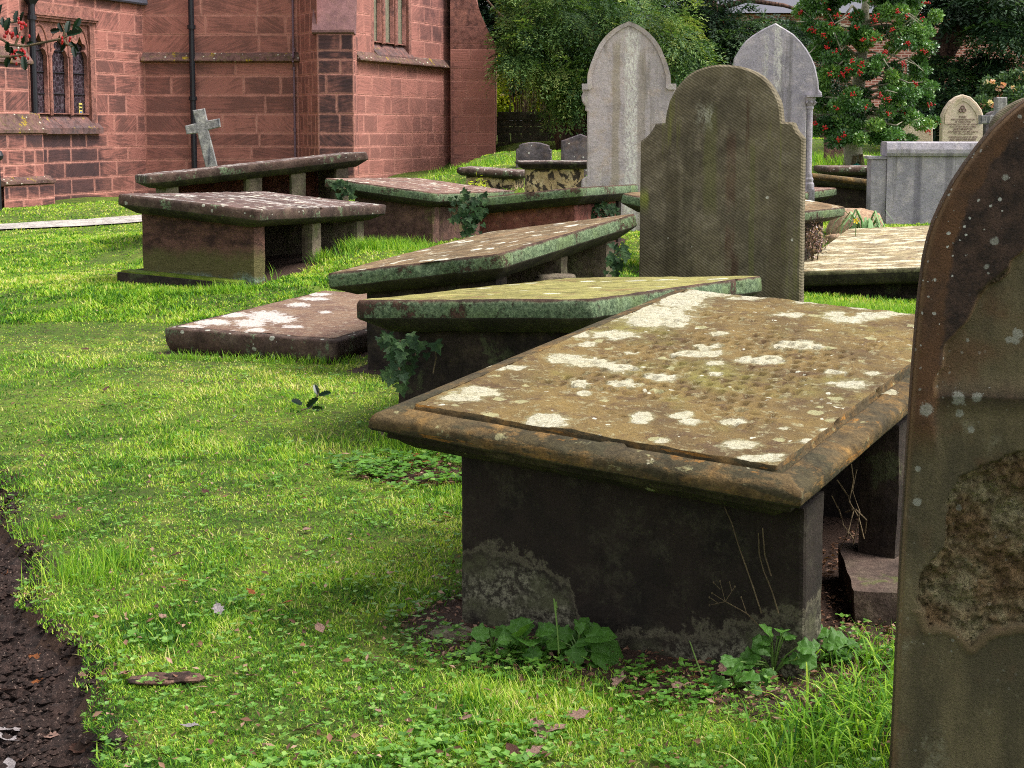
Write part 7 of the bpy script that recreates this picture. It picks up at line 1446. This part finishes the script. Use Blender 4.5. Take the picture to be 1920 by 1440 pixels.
# heather, drooping grass and buttercup near the right-hand tombs
def heather():
    P = at(1526, 462, 12.25); P[2] = gz(P[0], P[1]); r_ = empty('heather_plant', P); tag(r_, 'small pinkish heather beside the tooled headstone', 'heather'); n = 900; u = rng.normal(size=(n, 3))*np.array([.05, .05, .06]); c = at(1526, 450, 12.25)-P; 
    leaves(u + c, runit(n)+np.array([0, 0, .8]), runit(n), rng.uniform(.012, .03, n), rng.uniform(.008, .014, n), rng.uniform(0, 1, n), 'flowers', leafmat('heather_bloom', [(0, S(60, 66, 50)), (.4, S(110, 96, 90)), (.8, S(190, 150, 150)), (1, S(230, 210, 210))]), r_)
    m = MB()
    for k in range(16): q = rng.normal(size=3)*np.array([.05, .04, .03]) + c; m.tube([(0, 0, 0), q*.6, q], .003, 4)
    m.build('stems', M['twig'], r_)
heather()
def droop():
    P = at(1625, 395, 13.7); P[2] = gz(P[0], P[1]); r_ = empty('drooping_grass', P); tag(r_, 'tuft of broad drooping grass blades beside the sandy rubble', 'grass tuft'); m = MB(); 
    for k in range(46):
        a = rng.uniform(0, 6.28); r0 = rng.uniform(.08, .30); h = rng.uniform(.20, .42); x, y = math.cos(a), math.sin(a)*.6; pts = [np.array([x*.02, y*.02, .0]), np.array([x*r0*.35, y*r0*.35, h*.75]), np.array([x*r0*.75, y*r0*.75, h]), np.array([x*r0*1.1, y*r0*1.1, h*.75]), np.array([x*r0*1.3, y*r0*1.3, h*.4])]
        sd = np.array([-math.sin(a), math.cos(a), 0]); w = [.008, .011, .011, .008, .001]; m.add([p-sd*q for p, q in zip(pts, w)] + [p+sd*q for p, q in zip(pts, w)], [(i, i+1, 5+i+1, 5+i) for i in range(4)])
    o = m.build('blades', M['grassblade'], r_)
M['grassblade'] = simple('broad_grass_blade', S(128, 168, 104), .45); droop()
def buttercup(px, py, Y):
    P = at(px, py, Y); g_ = gz(P[0], Y); r_ = empty('buttercup', (P[0], Y, g_)); tag(r_, 'single yellow flower in the grass below the sandy rubble', 'flower'); m = MB(); z = P[2]-g_; m.tube([(0, 0, -.02), (0, 0, z)], .004, 5); m.build('stem', M['stemgreen'], r_); m = MB()
    for k in range(5): a = k*1.256; d = np.array([math.cos(a), -.3, math.sin(a)]); m.add([(0, 0, z), (.022*math.cos(a-.4), -.01, z+.022*math.sin(a-.4)), (.03*math.cos(a), -.012, z+.03*math.sin(a)), (.022*math.cos(a+.4), -.01, z+.022*math.sin(a+.4))], [(0, 1, 2, 3)])
    m.build('petals', simple('yellow_petal', S(244, 214, 30), .5), r_)
buttercup(1605, 414, 13.2)
# fern-like weed on the small tomb
def small_fern():
    P = at(900, 346, 17.9); r_ = empty('fern_tuft', P); tag(r_, 'light green ferny tuft growing from the side of the small grey slab tomb', 'fern'); n = 90; t = rng.uniform(0, 1, n); u = np.stack([rng.normal(size=n)*.06, rng.normal(size=n)*.04-.25, rng.normal(size=n)*.05-.02], 1)
    leaves(u, runit(n), runit(n), rng.uniform(.03, .07, n), rng.uniform(.01, .02, n), rng.uniform(.4, 1, n), 'fronds', M['bush'], r_)
small_fern()
# ------------------------------------------------------------------ light, sky, camera
W = bpy.data.worlds.new('World'); SC.world = W; W.use_nodes = True; nt = W.node_tree; bg = nt.nodes['Background']; sk = nt.nodes.new('ShaderNodeTexSky'); sk.sky_type = 'NISHITA'; sk.sun_disc = False
SUN_EL, SUN_AZ = 56, 98     # azimuth measured clockwise from +Y (view direction)
sk.sun_elevation = R(SUN_EL); sk.sun_rotation = R(SUN_AZ); sk.air_density = 1.0; sk.dust_density = 3.0; sk.ozone_density = .6
hs_ = nt.nodes.new('ShaderNodeHueSaturation'); hs_.inputs['Saturation'].default_value = .16; nt.links.new(sk.outputs[0], hs_.inputs['Color']); nt.links.new(hs_.outputs[0], bg.inputs['Color']); bg.inputs['Strength'].default_value = .13
sd = bpy.data.lights.new('sun', 'SUN'); sd.energy = 1.7; sd.angle = R(22); sd.color = (1.0, .95, .88); so_ = bpy.data.objects.new('sun', sd); COL.objects.link(so_)
dv = Vector((math.sin(R(SUN_AZ))*math.cos(R(SUN_EL)), math.cos(R(SUN_AZ))*math.cos(R(SUN_EL)), math.sin(R(SUN_EL)))); so_.rotation_euler = dv.to_track_quat('Z', 'Y').to_euler()
cd = bpy.data.cameras.new('camera'); cam = bpy.data.objects.new('camera', cd); COL.objects.link(cam); SC.camera = cam; cam.location = (0, 0, H); cam.rotation_euler = (math.pi/2 - PITCH, 0, 0)
cd.sensor_width = 36; cd.lens = 36*F/1920; cd.shift_y = -(720 - CY)/1920; cd.clip_end = 2000; cd.clip_start = .05
SC.view_settings.view_transform = 'Standard'; SC.view_settings.look = 'None'; SC.view_settings.gamma = 1; SC.view_settings.exposure = 1.2
SC.cycles.use_denoising = False; SC.cycles.pixel_filter_type = 'BLACKMAN_HARRIS'; SC.cycles.filter_width = 1.05; SC.cycles.max_bounces = 6; SC.cycles.transparent_max_bounces = 4
